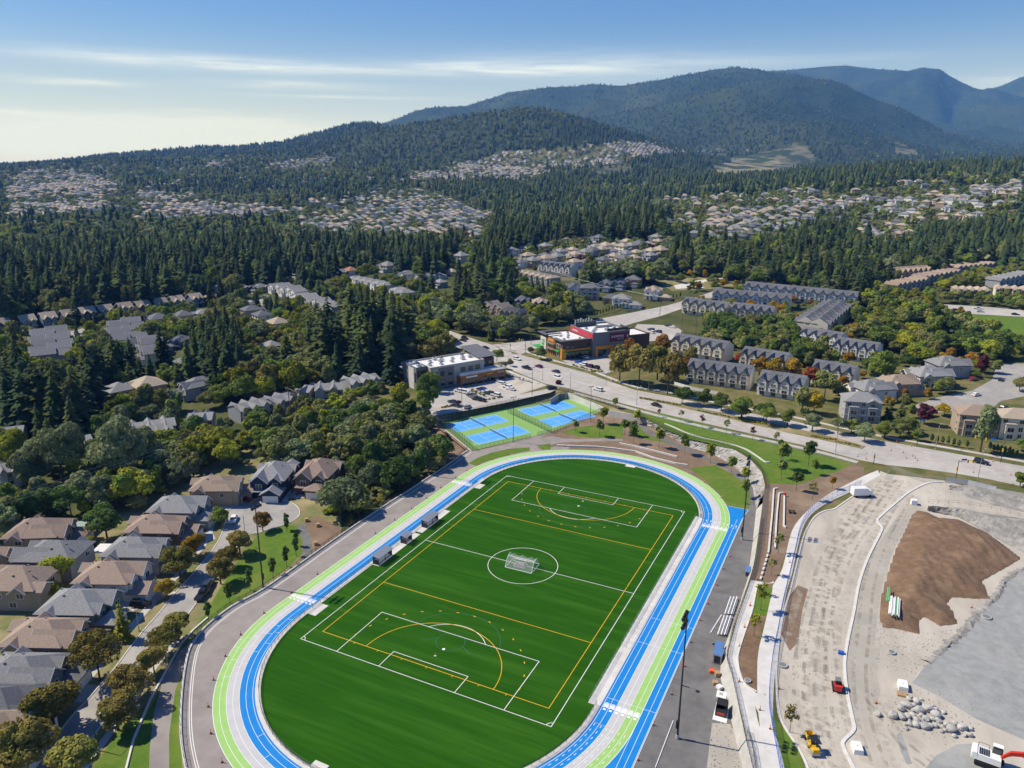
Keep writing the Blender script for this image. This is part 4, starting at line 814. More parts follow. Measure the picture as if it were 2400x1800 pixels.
# single houses in the middle distance : crop, x, y, proto, facing (radians, 0 = towards -y), wall, roof, label
def mid(items,group,dz=6.5):
    for c,x,y,pr,rz,wm,rm_,lab,*sc in items:
        u,v = cr(c,[(x,y)])[0]; put(pr,u,v,dz,rz,lab,group,wm,rm_,size=7,sc=sc[0] if sc else 1.0)
fc = -.45
mid([('K1',1165,760,P_HIP[0],fc,M_WCREAM,M_RSLATE,'cream house with slate hipped roof and front balcony beside the townhouses'),('K1',1355,735,P_HIP[1],fc,M_WCREAM,M_RSLATE,'second cream house with slate hipped roof next to the balcony house'),('K1',1505,715,P_HIP[3],fc,M_WGREY,M_RGREY,'pale grey house with white gable window beside tall conifers',.85),
     ('K1',1640,535,P_HIP[1],-.2,M_WDARK,M_RGREY,'low grey roofed house at the edge of the conifer wood'),('K1',1770,530,P_SUB[1],-.2,M_WBROWN,M_RGREY,'dark gabled house between two grey roofed houses by the wood',.8),('K1',1915,525,P_SUB[2],-.1,M_WNAVY,M_RGREY,'navy house with white gables at the end of the street by the wood',.8),('K1',1570,585,P_HIP[2],-.3,M_WTAN,M_RTAN,'low tan roofed house in front of the grey roofed one'),
     ('K1',1790,660,P_HIP[0],2.7,M_WWHITE,M_RSLATE,'white house with slate roof facing the little street'),('K1',1860,700,P_HIP[3],2.7,M_WTAN,M_RSLATE,'brown sided house with slate roof and rear deck'),('K1',1940,735,P_HIP[1],2.7,M_WWHITE,M_RSLATE,'white gabled house with slate roof beside the brown sided one'),('K1',2060,790,P_HIP[0],2.7,M_WCREAM,M_RTAN,'cream house with pale hipped roof standing alone among trees'),
     ('K1',1320,910,P_SUB[0],.4,M_WBLUE,M_RSLATE,'slate roofed house with a white gable below the balcony houses',.8),('K1',1330,1040,P_HIP[2],.4,M_WGREY,M_RGREY,'small grey roof among tall conifers',.7),('K1',875,1275,P_HIP[1],-.3,M_WTAN,M_RGREY,'grey hipped house tucked between conifers and maples'),('K1',1090,1250,P_HIP[0],-.35,M_WTAN,M_RTAN,'tan two-storey house with white windows among the maples',1.1),('K1',1450,1250,P_SUB[3],-.3,M_WGREY,M_RGREY,'grey roofed house with several gables among the maples'),
     ('K1',2010,950,P_HIP[1],-.3,M_WGREY,M_RGREY,'grey roofed house half hidden behind the cottonwoods',.9)],'houses among the woods')
mid([('K2',620,420,P_SUB[2],-.3,M_WNAVY,M_RGREY,'navy gabled house by the red leaved tree',.85),('K2',700,410,P_HIP[0],-.3,M_WWHITE,M_RTERRA,'white house with terracotta roof beside the navy house'),('K2',830,390,P_HIP[1],-.3,M_WWHITE,M_RGREY,'white house with blue grey hipped roof'),('K2',975,380,P_HIP[0],-.3,M_WCREAM,M_RGREY,'large cream house with grey hipped roof by the wood',1.15),('K2',1110,435,P_SUB[0],-.35,M_WWHITE,M_RGREY,'white house with a row of steep gables',.9),('K2',1240,450,P_SUB[1],-.35,M_WWHITE,M_RGREY,'white steep gabled house next to the first one',.9),('K2',1515,310,P_HIP[0],-.3,M_WWHITE,M_RGREY,'white house with dark roof standing alone between tall conifers',1.2),('K2',1360,425,P_HIP[2],-.3,M_WWHITE,M_RGREY,'small white roof beside the steep gabled houses',.8),('K2',1450,395,P_HIP[2],-.3,M_WCREAM,M_RTAN,'small tan roof below the lone white house',.8),('K2',1365,485,P_HIP[1],-.3,M_WGREY,M_RGREY,'pale grey house hidden behind the cedar',.8)],'houses by the valley wood')
mid([('K3',765,545,P_SUB[0],.1,M_WWHITE,M_RSLATE,'large white and grey house with steep gables on the corner',1.15),('K3',895,565,P_TALL,.35,M_WGREY,M_RSLATE,'tall grey house with cream gable on the corner'),('K3',1010,505,P_SUB[2],.1,M_WBLUE,M_RSLATE,'slate blue house first of three in a new row',.95),('K3',1110,495,P_SUB[2],.1,M_WBLUE,M_RSLATE,'slate blue house between its twin and the unfinished house',.95),('K3',1215,475,P_HIP[0],.1,M_OSB,M_RSLATE,'unfinished house with bare wood sheathing and dark roof'),('K3',1060,590,P_HIP[2],.1,M_WTAN,M_RSLATE,'low dark roofed house behind the cedar hedge'),('K3',1130,615,P_HIP[0],.15,M_WWHITE,M_RGREY,'white two-storey house with grey hipped roof by the hedge and fence'),('K3',1230,630,P_HIP[2],.15,M_WWHITE,M_RGREY,'white garage with grey roof behind the concrete fence',.75),('K3',1360,560,P_SUB[1],.1,M_WWHITE,M_RTAN,'white house with tan roof and three dormers',1.0),('K3',1455,575,P_HIP[2],.1,M_WTAN,M_RTAN,'low tan garage beside the white dormered house',.7),('K3',390,625,P_SUB[3],.4,M_WDARK,M_RSLATE,'dark gabled house in the trees below the power lines',.9),('K3',520,640,P_SUB[0],.4,M_WDARK,M_RTAN,'dark house with tan roof beside the gabled one in the trees',.9)],'houses along the side road')
# hipped houses on the slope beyond
CL = [(110,350),(300,310),(320,420),(540,295),(545,385),(665,255),(740,360),(815,225),(955,215),(1095,190),(1240,190),(895,335),(1190,300),(1325,290),(1435,260),(380,480),(225,500),(560,460),(690,430),(820,410),(930,395),(1060,370),(1170,350),(1280,335),(1390,325),(1550,300),(1600,240),(1660,290),(1760,270),(1870,250),(1980,180),(2010,230),(920,500),(1120,480),(1290,440),(1430,415),(1590,390),(1720,370),(1910,355),(2040,300),(1560,450),(1690,440),(1910,410),(2030,350)]
rr = random.Random(3)
CR4 = (1180,520,.180832)
for i,(x,y) in enumerate(CL):
    rm_ = (M_RGREY,M_RTAN,M_RTAN,M_RGREY,M_RSLATE,M_RTAN)[i % 6] if i != 8 else M_RTERRA; wm = (M_WWHITE,M_WCREAM,M_WGREY,M_WTAN)[i % 4]
    nm = {M_RGREY: 'grey',M_RTAN: 'tan',M_RSLATE: 'slate',M_RTERRA: 'terracotta'}[rm_]
    put(P_HIP[(0,1,3,0,2)[i % 5]],CR4[0]+x*CR4[2],CR4[1]+y*CR4[2],6.5,rr.choice((-.45,-.35,2.7,-.5)),'hipped house with %s roof in the dense estate below the conifer ridge' % nm,'houses of the dense estate',wm,rm_,size=7,sc=rr.uniform(.9,1.1))
# houses along the road on the right
mid([('R7',300,300,P_TALL,.25,M_WGREY,M_RGREY,'three-storey pale grey house with bays facing the main road'),('R7',380,195,P_SUB[1],math.pi-.9,M_WWHITE,M_RGREY,'grey roofed house with white wall behind the three-storey house',1.05),('R7',540,160,P_SUB[0],math.pi-1.0,M_WTAN,M_RBROWN,'brown roofed house with tan dormers between two grey roofed houses',1.0),('R7',720,120,P_SUB[1],math.pi-1.0,M_WCREAM,M_RGREY,'grey roofed house with cream wall by the residential street',1.1),('R7',830,60,P_SUB[2],math.pi-1.0,M_WGREY,M_RGREY,'large grey roofed house at the bend of the residential street',1.1),('R7',985,380,P_TALL,.2,M_WTAN,M_RBROWN,'tan three-storey house with balconies behind the poplar'),('R7',1230,400,P_TALL,.2,M_WCREAM,M_RTAN,'cream three-storey house with many windows above the cedar hedge')],'houses along the main road',7.5)
# ------------------------------------------------------------------ townhouse rows
def unit(kind):
    """one bay of a townhouse row, centred, front -y; returns a list of (name, mesh, material, children)"""
    out = []
    if kind == 'tudor':
        W_,D_,H_ = 5.0,10.5,7.6; w,rf,tr,bm = MB(),MB(),MB(),MB()
        w.box((0,0,0),(W_,D_,H_)); h = D_/2*.55
        w.add([(-W_/2,-D_/2,H_),(-W_/2,D_/2,H_),(-W_/2,0,H_+h),(W_/2,-D_/2,H_),(W_/2,D_/2,H_),(W_/2,0,H_+h)],[(0,1,2),(4,3,5)])
        for s in (-1,1): rf.add([(-W_/2,s*(D_/2+.5),H_-.28),(W_/2,s*(D_/2+.5),H_-.28),(W_/2,0,H_+h),(-W_/2,0,H_+h),(-W_/2,s*(D_/2+.5),H_-.08),(W_/2,s*(D_/2+.5),H_-.08),(W_/2,0,H_+h+.2),(-W_/2,0,H_+h+.2)],[(0,1,2,3),(7,6,5,4),(0,4,5,1),(0,3,7,4),(1,5,6,2)])
        w.box((-.3,-D_/2-.7,2.6),(4.0,1.4,4.6)); gable(rf,w,tr,-2.3,1.7,-D_/2-1.4,-.2,7.2,1.25,.4,trim=False)
        w.box((-.3,D_/2+.5,0),(4.0,1.0,7.2)); gable(rf,w,tr,-2.3,1.7,1.2,D_/2+1.0,7.2,.95,.35,trim=False)
        for q in (1.6,2.9): rf.box((q-1.2,-2.2,H_+h*.58+.1),(.3,.3,.4))
        for s,yy in ((-1,-D_/2-1.43),(1,D_/2+1.03)):
            for x in (-2.25,-.3,1.65): bm.box((x,yy,4.6),(.1,.06,2.6 if abs(x+.3) > 1.5 else 4.4))
            for zz in (4.6,7.1): bm.box((-.3,yy,zz),(4.0,.065,.11))
            for sx in (-1,1): bm.add([(-.3,yy-.03,9.1),(-.3+sx*2.3,yy-.03,6.9),(-.3+sx*2.3,yy-.03,6.65),(-.3,yy-.03,8.85),(-.3,yy+.03,9.1),(-.3+sx*2.3,yy+.03,6.9),(-.3+sx*2.3,yy+.03,6.65),(-.3,yy+.03,8.85)],[(0,1,2,3),(4,5,6,7),(0,1,5,4),(2,3,7,6)])
        out = [('wall',w,0),('roof',rf,1),('timber',bm,2)]; wins = [(-.8,-D_/2-1.4,5.0,.9,1.2,'f'),(.3,-D_/2-1.4,5.0,.9,1.2,'f'),(-.3,-D_/2-1.4,2.8,2.2,1.3,'f'),(-.3,-D_/2,.3,2.0,1.9,'f'),(-.3,D_/2+1.0,4.8,1.6,1.3,'b')]
    elif kind == 'gabled':
        W_,D_,H_ = 6.2,10.5,6.0; w,rf,tr = MB(),MB(),MB(); w.box((0,0,0),(W_,D_,H_)); gable(rf,w,tr,-W_/2,W_/2,-D_/2,D_/2,H_,.62,.35); w.box((1.2,-D_/2-.6,0),(3.0,1.4,3.2)); gable(rf,w,tr,-.3,2.7,-D_/2-1.3,-D_/2+.3,3.2,.6,.3)
        out = [('wall',w,0),('roof',rf,1),('trim',tr,3)]; wins = [(-1.2,-D_/2,3.8,1.5,1.3,'f'),(1.3,-D_/2,4.0,1.2,1.2,'f'),(-1.4,-D_/2,.8,1.6,1.5,'f'),(0,D_/2,3.6,1.6,1.4,'b'),(0,D_/2,.7,2.2,1.8,'b')]
    elif kind == 'hipped':
        W_,D_,H_ = 7.6,11,6.0; w,rf,tr = MB(),MB(),MB(); w.box((0,0,0),(W_-1.0,D_,H_)); hip(rf,-W_/2+.5,W_/2-.5,-D_/2,D_/2,H_,.5,.45); w.box((-1,-D_/2-.6,0),(3.4,1.4,5.4)); hip(rf,-2.7,.7,-D_/2-1.2,-D_/2+.5,5.4,.5,.3)
        out = [('wall',w,0),('roof',rf,1)]; wins = [(-1,-D_/2-1.3,3.4,1.8,1.4,'f'),(1.8,-D_/2,3.8,1.1,1.2,'f'),(-1,-D_/2-1.3,.7,1.8,1.5,'f'),(-W_/2+.5,1,3.6,1.1,1.2,'l'),(0,D_/2,3.4,1.8,1.4,'b')]
    elif kind == 'mono':
        W_,D_,H_ = 8.4,9.5,5.4; w,rf,tr = MB(),MB(),MB(); w.box((0,0,0),(W_,D_,H_)); gable(rf,w,tr,-W_/2,W_/2,-D_/2,D_/2,H_,.35,.4,axis='x')
        w.box((-1.2,-D_/2-.5,0),(4.6,1.6,H_+.3)); gable(rf,w,tr,-3.5,1.1,-D_/2-1.3,D_/2-.5,H_+.3,.62,.45,trim=False)
        out = [('wall',w,0),('roof',rf,1)]; wins = [(-2.6,-D_/2,3.4,1.6,1.3,'f'),(0,-D_/2,3.0,1.4,1.2,'f'),(2.6,-D_/2,3.4,1.6,1.3,'f'),(-2.6,-D_/2,.7,1.8,1.5,'f'),(2.4,-D_/2,.7,1.8,1.5,'f'),(0,D_/2,3.2,1.8,1.4,'b')]
    return W_,out,wins
UN = {k: unit(k) for k in ('tudor','gabled','hipped','mono')}; UMESH = {}
def row(c,a,b,n,kind,wm,rm_,label,group,dz=8.0,flip=False,name='townhouse_row',far=False,walls=None,step=0.0):
    """a townhouse row of n bays between two roof-ridge points of the picture"""
    pa = gp(*cr(c,[a])[0],dz); pb = gp(*cr(c,[b])[0],dz); A = np.array(pa[:2]); B = np.array(pb[:2]); L_ = np.linalg.norm(B-A); rz = math.atan2(B[1]-A[1],B[0]-A[0])
    if flip: rz += math.pi
    W_,parts,wins = UN[kind]; k = L_/(n*W_); M_ = (A+B)/2
    t = thing(name,(M_[0],M_[1],(pa[2]+pb[2])/2-.1),rz,label,'townhouses',group)
    for i in range(n):
        q = (i-(n-1)/2)*W_*k; HOUSES.append((*(A+(B-A)*(i+.5)/n),pa[2]+(pb[2]-pa[2])*(i+.5)/n,6,9)); zo = (pb[2]-pa[2])*((i+.5)/n-.5)*(-1 if flip else 1)+step*(i % 2)
        for nm,mb,mi in parts:
            mm = (((walls or [wm])[i % len(walls or [wm])]),rm_,M_TIMBER,M_TRIM)[mi]; key = (kind,nm,mm.name)
            if key not in UMESH: UMESH[key] = mb.mesh(nm,mm)
            o = link(nm,UMESH[key],t); o.location = (q,(.12+step)*(i % 2),zo); o.scale = (k,1,1)
        for w_ in (wins[:3] if far else wins):
            o = window(t,q+w_[0]*k,w_[1]+(.12+step)*(i % 2),w_[2]+zo,*w_[3:])
    return t
TG = 'tudor townhouses with dark timbers'
row('R5',(95,585),(470,632),6,'tudor',M_WCREAM,M_RSLATE,'cream tudor townhouse row behind white fences and patios on the main road',TG)
row('R5',(520,655),(790,695),4,'tudor',M_WWHITE,M_RSLATE,'white tudor townhouse row with brick ground floor by the yellow tree',TG)
row('R5',(15,432),(330,485),5,'tudor',M_WCREAM,M_RSLATE,'cream tudor townhouse row behind the rust coloured trees',TG)
row('R5',(420,512),(690,555),5,'tudor',M_WCREAM,M_RSLATE,'tudor townhouse row half hidden by red autumn trees',TG)
row('R5',(840,592),(1090,632),4,'tudor',M_WCREAM,M_RSLATE,'short cream tudor townhouse row beside the grey roofed houses',TG)
row('R5',(235,160),(700,195),8,'tudor',M_WWHITE,M_RSLATE,'long white tudor townhouse row facing the leafy trees',TG)
row('R5',(425,118),(1095,182),12,'tudor',M_WWHITE,M_RSLATE,'longest white tudor townhouse row against the mixed wood',TG)
row('R5',(70,212),(330,248),5,'tudor',M_WCREAM,M_RSLATE,'cream tudor townhouse row beside the utility poles',TG)
row('R5',(350,245),(600,270),5,'tudor',M_WCREAM,M_RSLATE,'tudor townhouse row whose roof shows over the leafy trees',TG)
row('R5',(970,455),(1225,492),5,'tudor',M_WWHITE,M_RSLATE,'white tudor townhouse row with balconies by the park trees',TG)
row('R5',(775,392),(1010,432),4,'tudor',M_WWHITE,M_RSLATE,'tudor townhouse row whose back roof slopes to the park',TG)
row('R5',(780,335),(950,222),8,'tudor',M_WCREAM,M_RSLATE,'slate roofed townhouse row seen from its end with many small vents',TG)
row('R5',(860,345),(1000,232),8,'tudor',M_WCREAM,M_RSLATE,'slate roofed townhouse row seen from its end next to the park trees',TG,flip=True)
PG = 'tan roofed townhouses by the mixed wood'
row('R6',(280,330),(520,285),7,'gabled',M_WTAN,M_RBROWN,'tan roofed townhouse row in front of the mixed wood with white gable edge',PG,dz=7,far=True)
row('R6',(480,275),(760,225),8,'gabled',M_WTAN,M_RBROWN,'tan roofed townhouse row climbing towards the conifers',PG,dz=7,far=True)
row('R6',(320,230),(545,215),6,'tudor',M_WTAN,M_RBROWN,'short tan roofed townhouse row with dark gables below the conifers',PG,dz=8,far=True)
row('R6',(740,200),(1030,172),8,'gabled',M_WTAN,M_RBROWN,'tan roofed townhouse row highest on the slope by the poplars',PG,dz=7,far=True)
row('R6',(1040,295),(1290,245),7,'gabled',M_WGREY,M_RGREY,'blue grey roofed townhouse row behind the park road',PG,dz=7,far=True)
row('R6',(740,355),(1010,365),5,'hipped',M_WTAN,M_RTAN,'long tan roofed apartment house facing the park road','apartment houses on the park road',dz=7); row('R6',(1050,345),(1300,360),4,'hipped',M_WCREAM,M_RTAN,'cream apartment house with red brick bays facing the park road','apartment houses on the park road',dz=7,walls=[M_WCREAM,M_BRICK])
LGp = 'townhouses in the western woods'
row('K1',(300,850),(300,1050),6,'gabled',M_WGREY,M_RSLATE,'slate roofed townhouse row with pale gable edges beside the open street',LGp,dz=7,step=1.1)
row('K1',(430,840),(470,1030),6,'gabled',M_WGREY,M_RSLATE,'slate roofed townhouse row backing onto the first one by the open street',LGp,dz=7,step=1.1,flip=True)
row('K1',(860,790),(880,925),5,'gabled',M_WWHITE,M_RSLATE,'slate roofed townhouse row with skylights below the twin-gabled row',LGp,dz=7,step=1.1); row('K1',(980,775),(1010,900),4,'gabled',M_WWHITE,M_RSLATE,'slate roofed townhouse row behind the cedars',LGp,dz=7,step=1.1,flip=True)
row('K1',(1090,900),(1130,1040),4,'gabled',M_WWHITE,M_RSLATE,'slate roofed townhouses partly hidden by tall cedars',LGp,dz=7,step=1.1)
row('K2',(130,520),(330,570),5,'gabled',M_WWHITE,M_RGREY,'grey roofed row beside the navy house with white gables',LGp,dz=7,step=1.1); row('K2',(310,590),(600,690),6,'gabled',M_WTAN,M_RGREY,'grey and tan roofed row stepping down past the conifers',LGp,dz=7,step=1.1,walls=[M_WWHITE,M_WTAN,M_WGREY]); row('K2',(720,465),(1000,520),6,'hipped',M_WWHITE,M_RGREY,'white balconied townhouse row with grey roofs by the yellow trees',LGp,dz=7); row('K2',(1040,545),(1130,580),2,'hipped',M_WWHITE,M_RGREY,'two white townhouses with grey roofs behind the tall fir',LGp,dz=7)
row('K3',(100,660),(290,700),5,'gabled',M_WTAN,M_RTAN,'tan roofed townhouse row under the tall firs',LGp,dz=7,step=1.1); row('K3',(250,730),(400,745),4,'gabled',M_WTAN,M_RTAN,'tan roofed townhouse row sunk among the broadleaf trees',LGp,dz=5)
row('K3',(400,420),(640,470),6,'hipped',M_WGREY,M_RTAN,'long pale roofed townhouse row beside the power poles',LGp,dz=7); row('K3',(540,370),(780,395),6,'tudor',M_WWHITE,M_RSLATE,'white gabled townhouse row at the foot of the dense estate',LGp,dz=8,far=True)
MG = 'grey skewed roof townhouses in the trees'
for i,(a,b,n) in enumerate([((940,1580),(1290,1530),3),((1400,1500),(1580,1490),2),((1730,1440),(1960,1380),3),((1990,1390),(2140,1340),2),((0,1610),(180,1590),2)]):
    row('K1',a,b,n,'mono',M_WGREY,M_RGREY,('grey townhouses with tilted roofs beside the pale cottonwood','pair of grey townhouses with tilted roof between dark trees','grey townhouses with tilted roofs under the power lines','pair of grey townhouses next to the wooden power pylon','grey townhouses with tilted roofs at the edge of the woods')[i],MG,dz=6,walls=[M_WGREY,M_WTAN])
for i,(a,b,n) in enumerate([((300,1330),(430,1310),2),((440,1310),(640,1270),2),((660,1240),(880,1200),3)]):
    row('K2',a,b,n,'mono',M_WGREY,M_RGREY,('grey townhouses with tilted roof behind the power pylon','grey townhouses with tilted roofs in front of round maples','grey townhouses with tilted roofs beside the red shrubs')[i],MG,dz=6,walls=[M_WGREY,M_WTAN])
for i,(a,b,n) in enumerate([((-20,200),(100,175),2),((390,60),(440,50),1),((690,15),(830,-10),3)]):
    row('A',a,b,n,'mono',M_WGREY,M_RGREY,('grey roofed townhouses at the western edge among cottonwoods','single grey gabled townhouse between two cottonwoods','grey townhouses behind the thicket above the cul-de-sac')[i],MG,dz=6)
# ------------------------------------------------------------------ far suburbs
SB = [([(900,420),(1200,356),(1520,333),(1550,350),(1480,372),(1200,418),(980,428)],1800,4000),([(10,410),(160,396),(270,425),(280,465),(200,500),(10,512)],900,4000),([(690,495),(880,468),(1000,450),(1160,500),(1140,548),(960,560),(820,540),(700,555)],900,2500),
      ([(1660,500),(1800,470),(1930,462),(1940,520),(1800,560),(1680,560)],700,1900),([(1940,520),(2120,470),(2400,430),(2400,490),(2250,520),(2060,560)],800,1900),([(1860,480),(2400,425),(2400,450),(1900,500)],800,1900),([(320,440),(560,480),(700,470),(640,505),(330,510)],1000,4000),([(620,380),(780,362),(790,385),(640,398)],1800,4500),([(480,385),(580,365),(580,385),(500,395)],2000,4500),([(540,470),(820,470),(880,440),(1000,445),(900,475),(700,500)],1000,3000)]
WIDE = [([(0,400),(250,385),(560,375),(800,365),(960,400),(1000,440),(860,500),(640,520),(300,530),(0,535)],1000,3600,.16),([(1500,470),(1700,450),(1950,440),(2400,415),(2400,440),(1950,480),(1750,560),(1600,560)],800,1900,.3),([(1560,330),(1800,345),(1700,365),(1500,350)],2000,4200,.25)]
rs = np.random.default_rng(11); pts = []
for pol,dlo,dhi,dens in [(*q,.8) for q in SB]+WIDE:
    us = [p[0] for p in pol]; a0,a1 = pix_tan(min(us),384)[0],pix_tan(max(us),384)[0]
    # streets: world grid turned by a random angle
    th = rs.uniform(-.4,.3); s1,s2 = 15.5,27.0; R_ = dhi*1.05; k1 = np.arange(-R_,R_,s1); k2 = np.arange(-R_,R_,s2); A,B = np.meshgrid(k1,k2); A = A.ravel(); B = B.ravel()
    X = CX+A*math.cos(th)-B*math.sin(th); Y = CY+A*math.sin(th)+B*math.cos(th); X += rs.uniform(-1.5,1.5,len(X)); Y += rs.uniform(-1.5,1.5,len(X))
    d = np.hypot(X-CX,Y-CY); az = np.arctan2((X-CX)*_R0[0]+(Y-CY)*_R0[1],(X-CX)*math.sin(YAW)+(Y-CY)*math.cos(YAW)); ok = (d > dlo) & (d < dhi) & (az > a0) & (az < a1); X,Y,d = X[ok],Y[ok],d[ok]; Z = H(X,Y)
    P = np.stack([X,Y,Z+4],-1)-_O; zz = P@_F; u = 1200+FPX*(P@_R)/zz; v = 900-FPX*(P@_U)/zz; jt = (fbm(X/90,Y/90,3,31)-.45)*90; ok = inpoly(u+jt,v+jt*.35,pol) & (rs.random(len(X)) < dens*np.clip(2.4*fbm(X/130,Y/130,3,17)-.35,.1,1))
    for x,y,z_,dd,uu in zip(X[ok],Y[ok],Z[ok],d[ok],u[ok]): pts.append((dd,x,y,z_,th))
pts.sort(); print('far houses',len(pts))
def far_mesh(k):
    w,rf = MB(),MB(); W_,D_,H_ = ((12,10,5.6),(11,11,6.2),(13,10,5.0))[k]; tr = MB()
    w.box((0,0,0),(W_,D_,H_)); hip(rf,-W_/2,W_/2,-D_/2,D_/2,H_,.5,.5); gable(rf,w,tr,-4,.5,-D_/2-1.5,0,H_-.4,.7,.3,trim=False); w.box((-1.75,-D_/2-.7,0),(4.5,1.6,H_-.4))
    for x,zz in ((-1.75,1),(-1.75,3.6),(3,3.4)): w.box((x,-D_/2-(1.52 if x < 0 else .02),zz),(1.8,.06,1.3),m=2)
    b = MB(); b.add(w.v,w.f,0); b.m = list(w.m); b.add(rf.v,rf.f,1); return b
FM = {}
rm_list = [M_RGREY,M_RTAN,M_RGREY,M_RSLATE,M_RTAN]; wl_list = [M_WWHITE,M_WCREAM,M_WWHITE,M_WGREY,M_WTAN]
NIND = max(0,290-len([o for o in COL.objects if o.get('category') == 'house']))
stuff = MB()
for i,(dd,x,y,z_,th) in enumerate(pts):
    k = int(rs.integers(3)); q = int(rs.integers(5)); rz = th+(0 if rs.random() < .5 else math.pi)+rs.normal(0,.05)
    if i < NIND:
        if (k,q) not in FM: FM[(k,q)] = far_mesh(k).mesh('house',[wl_list[q],rm_list[q],M_GLASS])
        o = link('suburban_house',FM[(k,q)]); o.location = (x,y,z_-.3); o.rotation_euler = (0,0,rz); tag(o,('distant house with grey roof and white walls in the hillside suburbs','distant house with tan roof and cream walls in the hillside suburbs','distant house with grey roof and white walls in the hillside suburbs','distant house with slate roof and grey walls in the hillside suburbs','distant house with tan roof and tan walls in the hillside suburbs')[q],'house','distant houses of the hillside suburbs')
    else:
        b = far_mesh(k); ca,sa = math.cos(rz),math.sin(rz); n0 = len(stuff.v); mi = {0: q,1: 5+q,2: 10}
        stuff.v += [(x+a*ca-bb*sa,y+a*sa+bb*ca,z_-.3+c) for a,bb,c in b.v]; stuff.f += [tuple(j+n0 for j in f) for f in b.f]; stuff.m += [mi[j] for j in b.m]
    HOUSES.append((x,y,z_,6,6))
if stuff.v: tag(stuff.build('far_suburb',wl_list+rm_list+[M_GLASS]),'far suburb of pale houses with grey and tan roofs spread over the hillside','suburb',kind='stuff')
# remove the prototypes
for r in PROTO:
    for ch in [g for c in r.children for g in c.children]+list(r.children)+[r]: bpy.data.objects.remove(ch)
# ------------------------------------------------------------------ trees
def leafmat(name,c,c2,rnd=.28,tr=.3): return mat(name,c,.85,c2,.9,3,rnd=rnd,spec=.03,coords='obj',transl=tr)
M_CON = [leafmat('needles_dark',(.030,.050,.024),(.052,.078,.030),.35,.05),leafmat('needles_green',(.056,.078,.026),(.084,.106,.034),.35,.05)]
M_BRD = {n: leafmat('leaves_'+n,a,b) for n,a,b in (('mid',(0.165,0.226,0.041),(0.238,0.287,0.059)),('dark',(0.086,0.140,0.036),(0.137,0.192,0.047)),('lime',(0.259,0.297,0.032),(0.356,0.356,0.039)),('olive',(0.213,0.232,0.071),(0.287,0.287,0.098)),('grey',(0.181,0.222,0.100),(0.269,0.300,0.147)),('rust',(.36,.165,.036),(.24,.18,.036)),('maple',(0.202,0.215,0.052),(0.305,0.215,0.058)),('orange',(.42,.24,.03),(.30,.22,.03)),('red',(.36,.08,.03),(.25,.10,.03)),('yellow',(.5,.40,.03),(.42,.36,.03)),('wine',(.15,.042,.046),(.09,.04,.036)))}
M_BARK = mat('bark',(.09,.065,.045),.95,(.06,.045,.032),4,3,coords='obj'); M_BARKP = mat('bark_pale',(.16,.14,.12),.95)
def mesh_np(name,V,F,m,sm=False):
    V = np.asarray(V,np.float32); F = np.asarray(F,np.int32); me = bpy.data.meshes.new(name); k = F.shape[1]
    me.vertices.add(len(V)); me.vertices.foreach_set('co',V.ravel()); me.loops.add(F.size); me.loops.foreach_set('vertex_index',F.ravel()); me.polygons.add(len(F)); me.polygons.foreach_set('loop_start',np.arange(len(F))*k); me.polygons.foreach_set('loop_total',np.full(len(F),k)); me.update(calc_edges=True)
    if m is not None: me.materials.append(m)
    return me
def conifer_geo(seed,R=.17,levels=26,per=9,droop=.35,gap=.0,bare=.06):
    """unit height crown of drooping fronds in whorls"""
    r = np.random.default_rng(seed); V = []; F = []
    for i in range(levels):
        t = i/(levels-1); z = bare+(1-bare)*t**.92; rad = R*((1-t)**.78)*r.uniform(.78,1.15)+.008
        n = max(4,int(per*(1-.45*t)))
        for k in range(n):
            if r.random() < gap: continue
            a = 2*math.pi*(k+r.uniform(-.4,.4))/n+i*.7; L = rad*r.uniform(.7,1.18); w = L*r.uniform(.22,.36); c,s = math.cos(a),math.sin(a); dz = -L*droop*r.uniform(.6,1.4); zz = z+r.uniform(-.012,.012)
            b = len(V); up = r.uniform(.008,.02)
            V += [(0,0,zz+.012),(c*L*.55-s*w,s*L*.55+c*w,zz+dz*.55-.010),(c*L*.55,s*L*.55,zz+dz*.45+up),(c*L*.55+s*w,s*L*.55-c*w,zz+dz*.55-.010),(c*L,s*L,zz+dz)]
            F += [(b,b+2,b+1),(b,b+3,b+2),(b+1,b+2,b+4),(b+2,b+3,b+4)]
    return V,F
def trunk_geo(h,r0,r1,n=6,limbs=0,seed=0,crown=(.3,.9,.3)):
    mb = MB(); rr = random.Random(seed); mb.tube((0,0,-.02),(0,0,h),r0,n,r1)
    for k in range(limbs):
        a = 2*math.pi*k/limbs+rr.uniform(-.4,.4); z = rr.uniform(crown[0],crown[1]*.7); L = crown[2]*rr.uniform(.5,.85); mb.tube((0,0,z),(math.cos(a)*L,math.sin(a)*L,z+L*rr.uniform(.5,.9)),r0*.4,4,r0*.1,caps=False)
    return mb
